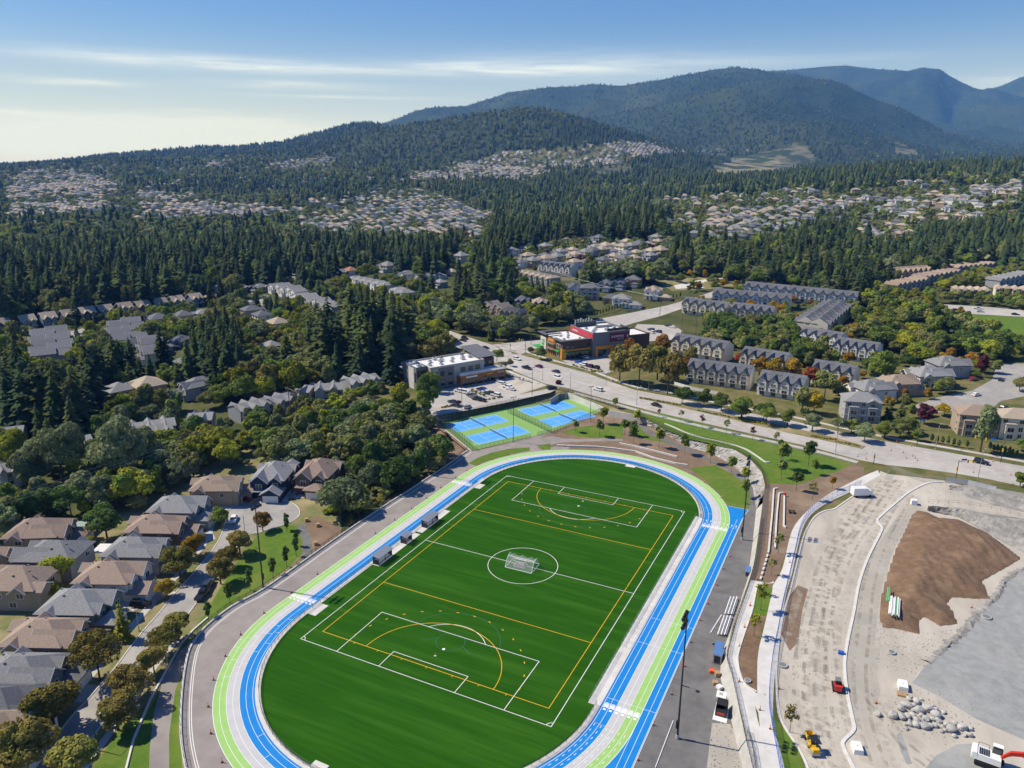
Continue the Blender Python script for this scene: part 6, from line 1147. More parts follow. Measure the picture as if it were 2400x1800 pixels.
# ---- the rest of the woods, and the far forest, as instanced stuff
def scatter(name,label,groups,cat='wood'):
    """groups: list of (mesh, array of x, y, z, width, height)"""
    o = link(name,bpy.data.meshes.new(name)); tag(o,label,cat,kind='stuff'); ng = bpy.data.node_groups.new(name,'GeometryNodeTree'); ng.interface.new_socket('Geometry',in_out='INPUT',socket_type='NodeSocketGeometry'); ng.interface.new_socket('Geometry',in_out='OUTPUT',socket_type='NodeSocketGeometry')
    N = ng.nodes; L = ng.links; gi = N.new('NodeGroupInput'); go = N.new('NodeGroupOutput'); V = []; S = []; R_ = []; ID = []
    for gi_,(me,arr) in enumerate(groups):
        for x,y,z_,w,h in arr: V.append((x,y,z_)); S.append((w,w,h)); R_.append((0,0,random.uniform(0,6.28))); ID.append(gi_)
    me0 = o.data; me0.vertices.add(len(V)); me0.vertices.foreach_set('co',np.array(V,np.float32).ravel())
    for nm,ty,dat,key in (('scl','FLOAT_VECTOR',S,'vector'),('rot','FLOAT_VECTOR',R_,'vector'),('kind','INT',ID,'value')): at = me0.attributes.new(nm,ty,'POINT'); at.data.foreach_set(key,np.array(dat,np.float32 if ty != 'INT' else np.int32).ravel())
    ji = N.new('GeometryNodeJoinGeometry')
    def na(nm,ty): q = N.new('GeometryNodeInputNamedAttribute'); q.data_type = ty; q.inputs[0].default_value = nm; return q.outputs[0]
    kk,ss,ro = na('kind','INT'),na('scl','FLOAT_VECTOR'),na('rot','FLOAT_VECTOR')
    for gi_,(me,arr) in enumerate(groups):
        pr = bpy.data.objects.new(name+'_model',me); oi = N.new('GeometryNodeObjectInfo'); oi.inputs[0].default_value = pr; oi.inputs['As Instance'].default_value = True; ip = N.new('GeometryNodeInstanceOnPoints'); cp = N.new('FunctionNodeCompare'); cp.data_type = 'INT'; cp.operation = 'EQUAL'
        L.new(kk,cp.inputs[2]); cp.inputs[3].default_value = gi_; L.new(gi.outputs[0],ip.inputs['Points']); L.new(cp.outputs[0],ip.inputs['Selection']); L.new(oi.outputs['Geometry'],ip.inputs['Instance']); L.new(ro,ip.inputs['Rotation']); L.new(ss,ip.inputs['Scale']); L.new(ip.outputs[0],ji.inputs[0])
    L.new(ji.outputs[0],go.inputs[0]); md = o.modifiers.new('scatter','NODES'); md.node_group = ng; return o
MN = {m.name: m for m in list(M_CON)+list(B.values())}
scatter('wood','dense wood of conifers and leafy trees spreading round the estates',[(crown_mesh(kd,k,MN[mn]),arr) for (kd,k,mn),arr in REST.items()])
# low-poly far trees
def far_con(seed):
    r = np.random.default_rng(seed); V = []; F = []
    for i in range(6):
        t = i/6; z0 = .08+.92*t; z1 = min(1.0,z0+.34); rad = .225*(1-t)**.85+.012; b = len(V); n = 6
        for k in range(n): a = 2*math.pi*k/n+i; q = rad*r.uniform(.65,1.25); V.append((q*math.cos(a),q*math.sin(a),z0+r.uniform(-.03,.03)))
        V.append((0,0,z1)); F += [(b+k,b+(k+1) % n,b+n) for k in range(n)]
    return V,F
far_meshes = [mesh_np('far_conifer',*far_con(i),M_CON[i % 2]) for i in range(3)]+[mesh_np('far_broadleaf',*broad_geo(900+i,.42,.02,1,8,46,.17,'round',.2),B[q]) for i,q in enumerate(('olive','mid','grey'))]
n = 70000; a = rt.uniform(-.64,.64,n); dd = np.exp(rt.uniform(math.log(760),math.log(13000),n)); x = CX+dd*np.sin(a+YAW); y = CY+dd*np.cos(a+YAW); z_ = H(x,y); u,v = pxv(x,y,z_+8)
sub = np.zeros(n,bool); bare = np.zeros(n,bool)
jt = (fbm(x/90,y/90,3,31)-.45)*90
for pol in [q[0] for q in SB]+SUBURB: sub |= inpoly(u+jt,v+jt*.35,pol)
for pol,w,lo,hi in QUARRY: bare |= inpoly(u,v,pol) & (dd > lo) & (dd < hi)
bare |= (dd < 1600) & (rt.random(n) < .55)
HF_ = HA[np.hypot(HA[:,0]-CX,HA[:,1]-CY) > 740]; cell = {}
for hx,hy in HF_[:,:2]: cell.setdefault((int(hx//14),int(hy//14)),[]).append((hx,hy))
def nearh(px_,py_):
    i,j = int(px_//14),int(py_//14); return any((px_-hx)**2+(py_-hy)**2 < 90 for q in (-1,0,1) for w in (-1,0,1) for hx,hy in cell.get((i+q,j+w),()))
leafy = fbm(x/260,y/260,3,5) > np.where(a < -.05,.41,.49); leafy &= dd < 3500
FAR = [[] for _ in far_meshes]
for i in range(n):
    if bare[i]: continue
    if sub[i]:
        if dd[i] < 5000 and (rt.random() > .8 or nearh(x[i],y[i])): continue
        h = rt.uniform(6,11); k = 3+int(rt.integers(3))
    else:
        h = rt.uniform(13,29)*(1-.3*min(1,max(0,(dd[i]-2500)/3000))); k = int(rt.integers(3))
        if leafy[i] and rt.random() < .75 or rt.random() < (.5 if a[i] < .03 and 1050 < dd[i] < 3400 else .16): k = 3+int(rt.integers(3)); h *= .62
        if dd[i] < 4000 and nearh(x[i],y[i]): continue
        if dd[i] < 960: # keep near estate houses in view
            hh_ = (hd > dd[i]+3) & (np.abs(hu-u[i]) < hw+4) & (hv > pxv(x[i],y[i],z_[i]+h)[1]) & (hv < v[i]+20)
            if hh_.any(): continue
    FAR[k].append((x[i],y[i],z_[i]-.5,h*rt.uniform(.95,1.35)*(1.35 if dd[i] > 3500 else 1),h))
scatter('far_forest','far forest of conifers covering the hills and mountain slopes',list(zip(far_meshes,FAR)),'forest')
# ------------------------------------------------------------------ sports ground furniture
M_BLACK = mat('black_metal',(.018,.019,.021),.5,spec=.5); M_STEEL = mat('galvanised',(.42,.43,.44),.45,metal=.6); M_WPAINT = mat('white_paint',(.80,.80,.79),.4,spec=.5); M_DKGREEN = mat('pole_green',(.02,.075,.06),.5)
M_ORANGE = mat('safety_orange',(.75,.11,.03),.55); M_RED = mat('machine_red',(.55,.035,.02),.4,spec=.5); M_YELLOW = mat('machine_yellow',(.72,.42,.01),.4,spec=.5); M_RUBBER = mat('rubber',(.02,.02,.02),.85); M_WOODP = mat('pallet_wood',(.42,.28,.15),.9,(.34,.22,.12),3,3,coords='obj'); M_POLEW = mat('pole_wood',(.16,.125,.09),.9); M_SIGB = mat('sign_blue',(.015,.10,.48),.5); M_SIGG = mat('sign_green',(.03,.36,.06),.5); M_SIGR = mat('sign_red',(.42,.02,.035),.5)
def meshmat(name,col,a):
    m = bpy.data.materials.new(name); m.use_nodes = True; nt = m.node_tree; N = nt.nodes; L = nt.links; b = N['Principled BSDF']; b.inputs['Base Color'].default_value = (*col,1); b.inputs['Roughness'].default_value = .6
    t = N.new('ShaderNodeBsdfTransparent'); x = N.new('ShaderNodeMixShader'); x.inputs[0].default_value = a; L.new(t.outputs[0],x.inputs[1]); L.new(b.outputs[0],x.inputs[2]); L.new(x.outputs[0],N['Material Output'].inputs[0]); return m
M_LINK = meshmat('wire_mesh_black',(.02,.022,.024),.26); M_LINKG = meshmat('wire_mesh_grey',(.45,.46,.48),.16); M_LINKB = meshmat('wire_mesh_blue',(.05,.14,.55),.30); M_NETW = meshmat('net_white',(.82,.82,.82),.17); M_CLEAR = meshmat('clear_panel',(.03,.035,.04),.62); M_RAILG = meshmat('glass_rail',(.55,.62,.64),.45)
POSTS = {}
def fence(name,label,pts,z0,h,step=3.0,r=.04,m=M_BLACK,link_m=M_LINK,rails=(1.0,),group=None,closed=False,cat='fence',foot=False):
    """posts, rails and wire mesh; z0 a number or a function of x, y"""
    P = [tuple(q[:2]) for q in pts]; P = P+[P[0]] if closed else P; zf_ = z0 if callable(z0) else (lambda x,y: z0)
    D = densify(P,step); o = thing(name,(D[0][0],D[0][1],zf_(*D[0])),0,label,cat,group); ox,oy,oz = o.location
    k = (round(h,2),r,m.name)
    if k not in POSTS: POSTS[k] = MB().tube((0,0,0),(0,0,h+.04),r,6).mesh('post',m)
    for q in (D[:-1] if closed else D): c = link('post',POSTS[k],o); c.location = (q[0]-ox,q[1]-oy,zf_(*q)-oz)
    Z_ = [zf_(*q)-oz for q in D]
    for f in rails:
        mb = MB()
        for (a,za),(b,zb) in zip(zip(D[:-1],Z_[:-1]),zip(D[1:],Z_[1:])): mb.tube((a[0]-ox,a[1]-oy,za+h*f),(b[0]-ox,b[1]-oy,zb+h*f),r*.75,5,caps=False)
        mb.build('rail',m,o)
    if link_m is not None:
        A = [(q[0]-ox,q[1]-oy,z_+.05) for q,z_ in zip(D,Z_)]; B_ = [(q[0]-ox,q[1]-oy,z_+h-.02) for q,z_ in zip(D,Z_)]; MB().strip(A,B_).build('wire_mesh',link_m,o)
    return o
# ---- courts
slab = [G(u,v,.01) for u,v in [(1030,993),(1107,1056),(1200,1034),(1294,1011),(1352,988),(1409,963),(1332,933),(1255,947),(1185,957),(1110,974)]]
court_ground = sheet('court_surface',slab,.02,M_CGREEN)
CC = [[(530,908),(965,815),(1080,873),(640,970)],[(1150,775),(1540,697),(1670,750),(1275,832)],[(700,1003),(1140,907),(1265,970),(815,1080)],[(1340,862),(1705,780),(1830,830),(1450,930)]]
ctn = []
for i,q in enumerate(CC):
    P = [np.array(p_) for p_ in crw('T',q,.02)]; c = sum(P)/4; a = (P[1]+P[2]-P[0]-P[3])/2; L_ = np.linalg.norm(a); a /= L_; b = np.array([-a[1],a[0]]); W_ = np.linalg.norm((P[0]+P[1]-P[2]-P[3])/2)
    rect = lambda x0,x1,y0,y1: [tuple(c+a*x+b*y) for x,y in ((x0,y0),(x1,y0),(x1,y1),(x0,y1))]
    pl = sheet('court',rect(-L_/2,L_/2,-W_/2,W_/2),.026,M_CBLUE,parent=court_ground)
    cl = MB(); lx,ly = L_/2-.25,W_/2-.25; S_ = ly-1.25
    cl.ribbon(rect(-lx,lx,-ly,ly),.1,.03,closed=True)
    for y in (-S_,S_): cl.ribbon([tuple(c-a*lx+b*y),tuple(c+a*lx+b*y)],.08,.0304)
    for x in (-6.4,6.4): cl.ribbon([tuple(c+a*x-b*S_),tuple(c+a*x+b*S_)],.08,.0306)
    cl.ribbon([tuple(c-a*6.4),tuple(c+a*6.4)],.08,.0308); cl.build('court_line',M_WHITE,court_ground)
    t = thing('tennis_net',(c[0],c[1],.03),math.atan2(b[1],b[0]),'white taped net across the blue court '+('by the parking lot fence','below the concrete roadside wall','beside the park path','next to the mounded lawn')[i],'net','court nets')
    for s in (-1,1): MB().tube((s*(W_/2+.4),0,0),(s*(W_/2+.4),0,1.08),.05).build('post',M_DKGREEN,t)
    MB().box((0,0,.95),(W_+.8,.04,.12)).build('tape',M_WPAINT,t); MB().add([(-W_/2-.4,0,.05),(W_/2+.4,0,.05),(W_/2+.4,0,.95),(-W_/2-.4,0,.95)],[(0,1,2,3)]).build('netting',meshmat('court_netting',(.03,.10,.22),.6) if i == 0 else bpy.data.materials['court_netting'],t)
FG = 'court fences'
fence('court_fence','tall black wire fence along the wooded side of the courts',[slab[0],slab[1]],.0,3.6,2.4,.045,group=FG,rails=(1.0,.5,.03)); fence('court_fence','tall black wire fence between the courts and the parking lot',[slab[0],slab[9],slab[8],slab[7],slab[6]],0,3.6,2.4,.045,group=FG,rails=(1.0,.5))
mid_a,mid_b = crw('S8',[(556,232),(826,358)],0); fence('court_fence','tall black wire fence dividing the two pairs of courts',[mid_a,mid_b],0,3.0,2.2,.045,group=FG,rails=(1.0,.5)); fence('court_fence','low black fence between the courts and the park path',[slab[1],crw('S8',[(500,428),(697,388)],0)[0],crw('S8',[(697,388)],0)[0]],0,1.5,2.2,.04,group=FG); fence('court_fence','low black fence beside the mounded lawn',[crw('S8',[(740,372)],0)[0],crw('S8',[(826,358)],0)[0],crw('S8',[(920,320)],0)[0],slab[4],slab[5]],0,1.5,2.2,.04,group=FG)
wallthing('retaining_wall','pale concrete wall under the tall fence on the wooded side of the courts',offs([slab[0],slab[1]],-.5),.3,ZL-.4,.05,M_CONC); sheet('bare_soil',[tuple(np.array(slab[0])+(-1,-1)),tuple(np.array(slab[1])+(-.6,-.3)),G(1080,1066,ZL),G(1040,1080,ZL),G(1020,1030,ZL),G(1010,1005,ZL)],ZL+.02,M_SOIL)
fence('roadside_fence','black wire fence on top of the concrete wall between road and courts',[NORTH[-1],TOP[0],TOP[1],TOP[2]],ZR,1.8,2.5,.04,group=FG)
# ---- track fences
RG = 'fences round the track'
infl = [(-35.6,-37.5)]+[(35.6*math.cos(t),-TC+35.6*math.sin(t)) for t in np.linspace(math.pi,2*math.pi,34)]+[(35.6,-41.5)]
fence('field_fence','low black rail fence round the near bend of the field',infl,.05,1.05,3.2,.035,group=RG,rails=(1.0,.5)); infl2 = [(35.6,49)]+[(35.6*math.cos(t),TC+35.6*math.sin(t)) for t in np.linspace(0.15,math.pi-.02,34)]
fence('field_fence','low dark rail fence round the far bend of the field',infl2,.05,1.05,3.2,.035,group=RG,rails=(1.0,.5)); fence('field_fence','low dark rail fence along the team shelters side of the field',[(-36.1,-36.5),(-36.1,41)],.05,1.05,3.2,.035,group=RG,rails=(1.0,.5)); fence('field_fence','pale steel rail fence along the sprint straight side of the field',[(34.0,-41.3),(34.0,-23.8)],.05,1.1,2.0,.03,m=M_STEEL,link_m=M_LINKG,group=RG,rails=(1.0,.5)); fence('field_fence','long pale steel rail fence between the turf and the sprint straight',[(34.0,-21.5),(34.0,48.8)],.05,1.1,2.0,.03,m=M_STEEL,link_m=M_LINKG,group=RG,rails=(1.0,.5))
fence('field_fence','inner steel rail fence beside the sprint straight',[(35.2,-21.5),(35.2,48.8)],.05,1.1,2.0,.03,m=M_STEEL,link_m=None,group=RG)
fence('apron_fence','black wire fence on the retaining wall along the outer edge of the apron',AW,.3,1.2,3.0,.04,group=RG)
fence('terrace_fence','black wire fence along the top of the curved rock wall',smooth(TOP[3:11],4),ZR,1.5,2.6,.035,group=RG,rails=(1.0,.05)); fence('walkway_fence','dark railing on top of the sprayed concrete bank',smooth(TOP[11:],4),ZR,1.2,2.4,.035,group=RG,rails=(1.0,.5))
fence('site_fence','pale temporary wire fence between the terrace lawn and the main road',smooth([G(u,v,ZR) for u,v in [(1345,925),(1416,944),(1543,980),(1700,1018),(1900,1063),(2005,1090)]],3),ZR,1.8,3.2,.03,m=M_STEEL,link_m=M_LINKG,group='temporary fences'); fence('site_fence','blue temporary fence panels along the new sidewalk',smooth(crw('Z4',[(865,288),(700,362),(618,422),(572,500),(548,600),(520,720),(482,880),(462,1000),(440,1100),(424,1230),(420,1340),(430,1420),(455,1560),(480,1690)],ZR),3),ZR+.05,1.9,3.4,.035,m=M_SIGB,link_m=M_LINKB,group='temporary fences',rails=(1.0,.03))
fence('site_fence','temporary fence panels closing the site entrance at the junction',crw('R7',[(445,770),(480,715),(560,750),(660,785),(800,790)],ZR),ZR,1.9,3.2,.035,m=M_STEEL,link_m=M_LINKG,group='temporary fences'); fence('site_fence','pale fence panels along the edge of the dig by the road',crw('R7',[(800,790),(930,805),(1100,845)],ZR),ZR,1.9,3.2,.035,m=M_STEEL,link_m=meshmat('panel_sheet',(.62,.66,.70),.7),group='temporary fences'); fence('site_fence','dark railing along the ramp in the excavation',crw('Z4',[(1195,372),(1340,378),(1500,400),(1680,450)],ZR+1.2),ZR+1.2,1.2,3,.03,m=M_BLACK,link_m=None,rails=(1,.5),group='temporary fences')
fence('planter_rail','rail along the bottom of the grassy terrace by the shotcrete bank',crw('Z3',[(1352,1485),(1375,1560),(1395,1690)],ZR),ZR,1.1,2.2,.035,group=RG,rails=(1.0,.5))
# ---- floodlights
def light_mast(x,y,h,face,label,group,heads=8,z0=0.0):
    t = thing('floodlight_mast',(x,y,z0),face,label,'floodlight',group); MB().tube((0,0,0),(0,0,h),.20,10,.11).build('pole',M_BLACK,t); MB().tube((0,0,0),(0,0,.8),.34,10,.3).build('base',M_CONC2,t); MB().box((.26,0,2.2),(.3,.5,1.6)).build('control_box',M_BLACK,t); MB().box((-.7,0,h*.44),(1.4,.12,.12)).build('service_arm',M_BLACK,t)
    for r_ in range(2):
        zz = h-.3-1.7*r_; MB().box((0,0,zz),(.12,3.0,.12)).build('crossarm',M_BLACK,t)
        for k in range(heads//2):
            y_ = (k-(heads//2-1)/2)*.85; hd_ = MB(); hd_.box((0,0,-.32),(.55,.62,.5),top=(.7,.8)); o = hd_.build('lamp_head',M_BLACK,t); o.location = (.42,y_,zz); o.rotation_euler = (0,.55,0); MB().box((0,0,-.345),(.48,.55,.02)).build('lens',M_GLASS,o)
    return t
FLG = 'floodlight masts of the field'
light_mast(51.9,-43.1,26,math.pi,'tall black floodlight mast on the asphalt beside the sprint straight',FLG); light_mast(-52.7,-38.6,23.8,0,'tall black floodlight mast at the fence by the west lawn',FLG); light_mast(-53.5,38.7,24,0,'tall black floodlight mast at the fence by the thicket',FLG); light_mast(48.8,40.3,25,math.pi,'tall black floodlight mast at the end of the sprint straight',FLG)
def px_h(base,top,z0):
    x,y = G(*base,z0); lo,hi = 0,60
    for _ in range(40):
        m = (lo+hi)/2
        if PX((x,y,z0+m))[1] > top: lo = m
        else: hi = m
    return x,y,lo
def court_light(base,top,z0,label):
    x,y,h = px_h(base,top,z0); t = thing('court_light',(x,y,z0),math.radians(60),label,'floodlight','court lights'); MB().tube((0,0,0),(0,0,h),.11,8,.08).build('pole',M_DKGREEN,t); MB().tube((0,0,0),(0,0,.7),.25,8).build('base',M_CONC2,t); MB().box((0,0,h),(1.9,.1,.1)).build('crossarm',M_DKGREEN,t)
    for s in (-1,1): MB().box((s*.85,0,h-.12),(.6,.45,.18)).build('lamp_head',M_BLACK,t)
court_light((1203,1036),931,0,'slim green court light mast beside the park path'); court_light((1383,988),906,0,'slim green court light mast by the mounded lawn'); court_light((1083,977),900,0,'slim court light mast at the parking lot fence'); court_light((1247,940),862,0,'slim court light mast between parking lot and courts')
# ---- team shelters
def shelter(y0,y1,label,n):
    t = thing('team_shelter',(-34.2,(y0+y1)/2,.055),0,label,'shelter','team shelters on the touchline'); L_ = y1-y0; k = MB()
    for i in range(int(L_/.45)):
        yy = -L_/2-.2+i*(L_+.4)/int(L_/.45); MB().add([(-1.35,yy,2.5),(1.25,yy,2.15),(1.25,yy+.43,2.15),(-1.35,yy+.43,2.5),(-1.35,yy,2.56),(1.25,yy,2.21),(1.25,yy+.43,2.21),(-1.35,yy+.43,2.56)],[(3,2,1,0),(4,5,6,7),(0,1,5,4),(1,2,6,5),(2,3,7,6),(3,0,4,7)]).build('roof_panel',M_STEEL,t)
    for sx in (-1,.75):
        for yy in ([-L_/2+.1,L_/2-.1] if n < 2 else [-L_/2+.1,0,L_/2-.1]): MB().box((sx,yy,0),(.12,.12,2.42 if sx < 0 else 2.16)).build('post',M_BLACK,t)
    MB().box((-1.0,0,.1),(.05,L_-.2,1.9)).build('back_panel',M_CLEAR,t)
    for s in (-1,1): MB().box((-.15,s*(L_/2-.1),.1),(1.6,.05,1.3)).build('side_panel',M_BLACK,t)
    for q,zz in ((-.55,.5),(.1,.35)) if n > 1 else ((-.5,.45),):
        b = MB().box((q,0,zz),(.42,L_-.5,.06)).build('bench',M_WPAINT,t)
        for yy in (-L_/2+.5,L_/2-.5): MB().box((q,yy,0),(.3,.06,zz)).build('bench_leg',M_STEEL,b)
shelter(-17.3,-11.2,'long team shelter with ribbed metal roof nearest the near bend',2); shelter(-4.6,-1.6,'small officials shelter with ribbed metal roof on the halfway line',1); shelter(6.0,12.2,'long team shelter with ribbed metal roof towards the far bend',2)
# ---- goal
def tubes(mb,pts,r): 
    for a,b in zip(pts[:-1],pts[1:]): mb.tube(a,b,r,6)
g = thing('soccer_goal',(0,-.25,.02),.02,'white soccer goals pushed together on the centre spot','goal'); W_ = 3.72; prof = [(-2.7,0),(-1.2,2.25),(-.7,2.44),(.5,2.75),(2.6,0)]
for s in (-1,1):
    mb = MB(); tubes(mb,[(s*W_,y,z_) for y,z_ in prof],.07); mb.tube((s*W_,-2.7,0),(s*W_,2.6,0),.06); mb.build('side_frame',M_WPAINT,g); MB().add([(s*W_,y,z_) for y,z_ in prof],[(0,1,2,3,4)]).build('side_net',M_NETW,g)
for y,z_,nm in ((-2.7,0.05,'ground_bar'),(-.7,2.44,'crossbar'),(2.6,.05,'ground_bar')): MB().tube((-W_,y,z_),(W_,y,z_),.07).build(nm,M_WPAINT,g)
MB().strip([(x,-1.2,2.25) for x in (-W_,W_)],[(x,-.7,2.44) for x in (-W_,W_)]).build('top_net',M_NETW,g)
MB().strip([(W_*q,.5,2.75-.45*math.sin(math.pi*abs((q*1.5) % 1))) for q in np.linspace(-1,1,13)],[(W_*q,2.6,.03) for q in np.linspace(-1,1,13)]).build('back_net',M_NETW,g); MB().strip([(W_*q,-.7,2.44) for q in np.linspace(-1,1,13)],[(W_*q,.5,2.75-.45*math.sin(math.pi*abs((q*1.5) % 1))) for q in np.linspace(-1,1,13)]).build('roof_net',M_NETW,g); MB().strip([(x,-2.7,.05) for x in (-W_,W_)],[(x,-1.2,2.25) for x in (-W_,W_)]).build('front_net',M_NETW,g)
g2 = thing('training_goal',(-.6,-.4,.02),.05,'small white training goal frame stored inside the soccer goals','goal')
for s in (-1,1): mb = MB(); tubes(mb,[(s*1.6,-1.0,0),(s*1.6,-.9,1.5),(s*1.6,.2,1.5),(s*1.6,1.1,0),(s*1.6,-1.0,0)],.045); mb.build('side_frame',M_WPAINT,g2)
for y,z_ in ((-1.0,.03),(-.9,1.5),(.2,1.5),(1.1,.03)): MB().tube((-1.6,y,z_),(1.6,y,z_),.045).build('bar',M_WPAINT,g2)
MB().add([(-1.4,-.8,.1),(1.4,-.8,.1),(1.4,.9,.12),(-1.4,.9,.12),(-1.2,-.5,.55),(1.2,-.5,.5),(1.2,.5,.5),(-1.2,.5,.55)],[(0,1,2,3),(4,5,6,7),(0,1,5,4),(1,2,6,5),(2,3,7,6),(3,0,4,7)]).build('folded_net',mat('net_heap',(.28,.24,.24),.95),g2)
for i,(u,v,lab) in enumerate(((1020,1537,'small orange training marker on the near penalty spot'),(1366,1175,'small orange training marker on the far penalty spot'))):
    x,y = G(u,v,0); t = thing('training_marker',(x,y,.02),0,lab,'marker'); MB().tube((0,0,.05),(0,0,.85),.10,8,.04).build('post',M_ORANGE,t); MB().box((0,0,0),(.45,.45,.06)).build('base',M_WPAINT,t)
# ---- cones
CONE = MB().tube((0,0,.05),(0,0,1.0),.12,10,.05); CB = MB().box((0,0,0),(.42,.42,.06)); CS = MB().tube((0,0,.55),(0,0,.68),.093,10,.083)
cone_m = [CONE.mesh('body',M_ORANGE),CB.mesh('base',M_RUBBER),CS.mesh('reflective_band',M_WPAINT)]
def cone(x,y,z_,label,group,s=1.0):
    t = thing('traffic_cone',(x,y,z_),random.uniform(0,6),label,'cone',group); t.scale = (s,)*3
    for n_,m in zip(('body','base','reflective_band'),cone_m): link(n_,m,t)
for c,lst,z_,lab,gr in (('N',[(880,1251),(925,1219),(965,1193),(1000,1168),(1033.5,1143),(1068,1120),(1094,1103)],0,'slim orange delineator beside the green lanes on the back straight','delineators round the track'),('A',[(1543,718),(1415,808),(1283,907),(1170,1012),(1095,1116),(1038,1232),(1012,1362),(1025,1492),(1080,1632)],0,'slim orange delineator outside the near left bend of the track','delineators round the track'),
                             ('Z3',[(1267,632),(1235,692),(1203,772),(1160,862),(1122,942),(1078,1048),(1046,1166),(983,1302),(895,1452),(822,1622)],0,'slim orange delineator along the outer edge of the sprint straight','delineators round the track'),('Z3',[(1225,347),(1143,272)],0,'slim orange delineator beside the far right bend','delineators round the track'),('S8',[(555,492),(460,520),(375,552),(1160,463),(907,442)],0,'slim orange delineator beside the far bend of the track','delineators round the track'),
                             ('R7',[(430,545),(478,600),(512,552),(430,690),(550,612),(568,645),(607,632),(622,645),(635,660),(600,575),(1085,665),(967,730),(1190,745),(280,635),(330,650)],ZR,'orange traffic cone among the road works at the junction','cones at the junction'),('Z3',[(1557,660),(1338,975),(1313,1068),(1312,1240),(1412,1378),(1462,1470),(1365,870),(1400,745)],ZR,'orange delineator on the new walkways','cones on the walkways'),('Z4',[(940,1345),(1405,880),(470,1275),(520,790)],ZR,'orange cone on the building site','cones on the site')):
    for q in lst: x,y = crw(c,[q],z_)[0]; cone(x,y,z_+.012,lab,gr)
# ---- beside the sprint straight
bl_ = thing('bleacher',(52.7,.8,.02),.02,'low aluminium bleachers lying beside the sprint straight','bleacher')
for half,(y0,y1) in enumerate(((-8.0,.2),(.8,9.0))):
    for k in range(6): MB().box((-.9+k*.36+.0,(y0+y1)/2-.8,.25+.09*k),(.22,y1-y0,.05)).build('plank',M_STEEL if k % 2 else M_WPAINT,bl_)
    for yy in (y0+.6,(y0+y1)/2,y1-.6): MB().box((0,yy-.8,0),(2.2,.1,.26)).build('support',M_BLACK,bl_)
for i,q in enumerate(([(1690,1442),(1664,1484)],[(1692.5,1441),(1666.5,1483)])):
    a,b = [G(u,v,0) for u,v in q]; tag(MB().tube((*a,.08),(*b,.08),.07).build('pipe',M_WPAINT),'long white plastic pipe lying on the asphalt beside the bleachers','pipe','pipes on the asphalt')
a,b = [G(u,v,0) for u,v in ((1578,1690),(1536,1800))]; tag(MB().tube((*a,.08),(*b,.08),.09).build('pipe',M_WPAINT),'long white plastic pipe lying on the asphalt near the floodlight mast','pipe')
def cont(x,y,rz,d,label,roof,wall_):
    t = thing('storage_box',(x,y,.01),rz,label,'storage box','storage boxes by the bank'); MB().box((0,0,.1),d).build('body',wall_,t)
    for k in range(5): MB().box((0,-d[1]/2+(k+.5)*d[1]/5,d[2]+.1),(d[0]+.2,d[1]/5-.02,.08)).build('roof_panel',roof,t)
    MB().box((0,-d[1]/2-.02,.3),(d[0]*.7,.04,d[2]*.8)).build('door',M_BLACK,t)
M_BROOF = mat('roof_blue',(.10,.20,.42),.5)
cont(53.5,-14.2,.0,(1.6,2.4,1.9),'small grey storage box with blue ribbed roof against the bank',M_BROOF,M_CONC2); cont(53.9,-17.0,.0,(1.8,2.6,2.1),'second grey storage box with blue ribbed roof beside the pallets',M_BROOF,M_CONC2); cont(*crw('Z3',[(1352,715)],0)[0],.1,(1.1,3.2,1.2),'low grey storage box with blue lid by the wall',M_BROOF,M_CONC2)
def pallet(x,y,z_,rz,label,load=None,lm=None):
    t = thing('pallet',(x,y,z_),rz,label,'pallet','wooden pallets')
    for k in range(5): MB().box((-.48+k*.24,0,.12),(.16,1.2,.03)).build('board',M_WOODP,t)
    for k in (-.5,0,.5): MB().box((0,k,0),(1.1,.1,.12)).build('bearer',M_WOODP,t)
    if load: MB().box((0,0,.16),(1.0,1.0,load)).build('load',lm,t)
for q,lab,ld,lm in (((1178,1195),'wooden pallet with an orange reel beside the storage boxes',.5,M_ORANGE),((1205,1210),'wooden pallet with a crate beside the storage boxes',.7,M_WOODP),((1195,1250),'empty wooden pallet leaning crate stack by the bank',.45,M_WOODP),((1215,1275),'wooden pallet with white sacks by the bank',.6,M_WPAINT)): pallet(*crw('Z3',[q],0)[0],.02,random.uniform(0,1),lab,ld,lm)
for q,lab in (((1490,460),'stack of tan pallets on the bare soil near the cul-de-sac'),((1545,485),'single tan pallet stack in the middle of the bare soil'),((1535,575),'tan pallet stack on the bare soil beside the track fence')):
    x,y = crw('A',[q],ZL)[0]; pallet(x,y,ZL+.03,random.uniform(0,1),lab,.8,M_WOODP)
d_ = thing('waste_bin',(*crw('Z3',[(1225,1390)],0)[0],.02),.05,'large black waste bin on a white concrete pad beside the bank','bin'); MB().box((0,0,0),(2.6,5.2,.05)).build('pad',M_WPAINT,d_)
bn = MB(); bn.box((0,0,.06),(2.0,2.6,.06)); [bn.box((sx*1.0,0,.06),(.08,2.6,1.7)) for sx in (-1,1)]; [bn.box((0,sy*1.3,.06),(2.08,.08,1.7)) for sy in (-1,1)]; bn.build('body',M_BLACK,d_); MB().add([(-1,-.2,1.77),(1,-.2,1.77),(1,1.3,2.2),(-1,1.3,2.2),(-1,-.2,1.82),(1,-.2,1.82),(1,1.3,2.25),(-1,1.3,2.25)],[(3,2,1,0),(4,5,6,7),(0,1,5,4),(1,2,6,5),(2,3,7,6),(3,0,4,7)]).build('lid',M_RUBBER,d_); MB().box((0,-1.34,.5),(1.4,.03,.5)).build('warning_strip',M_RED,d_)
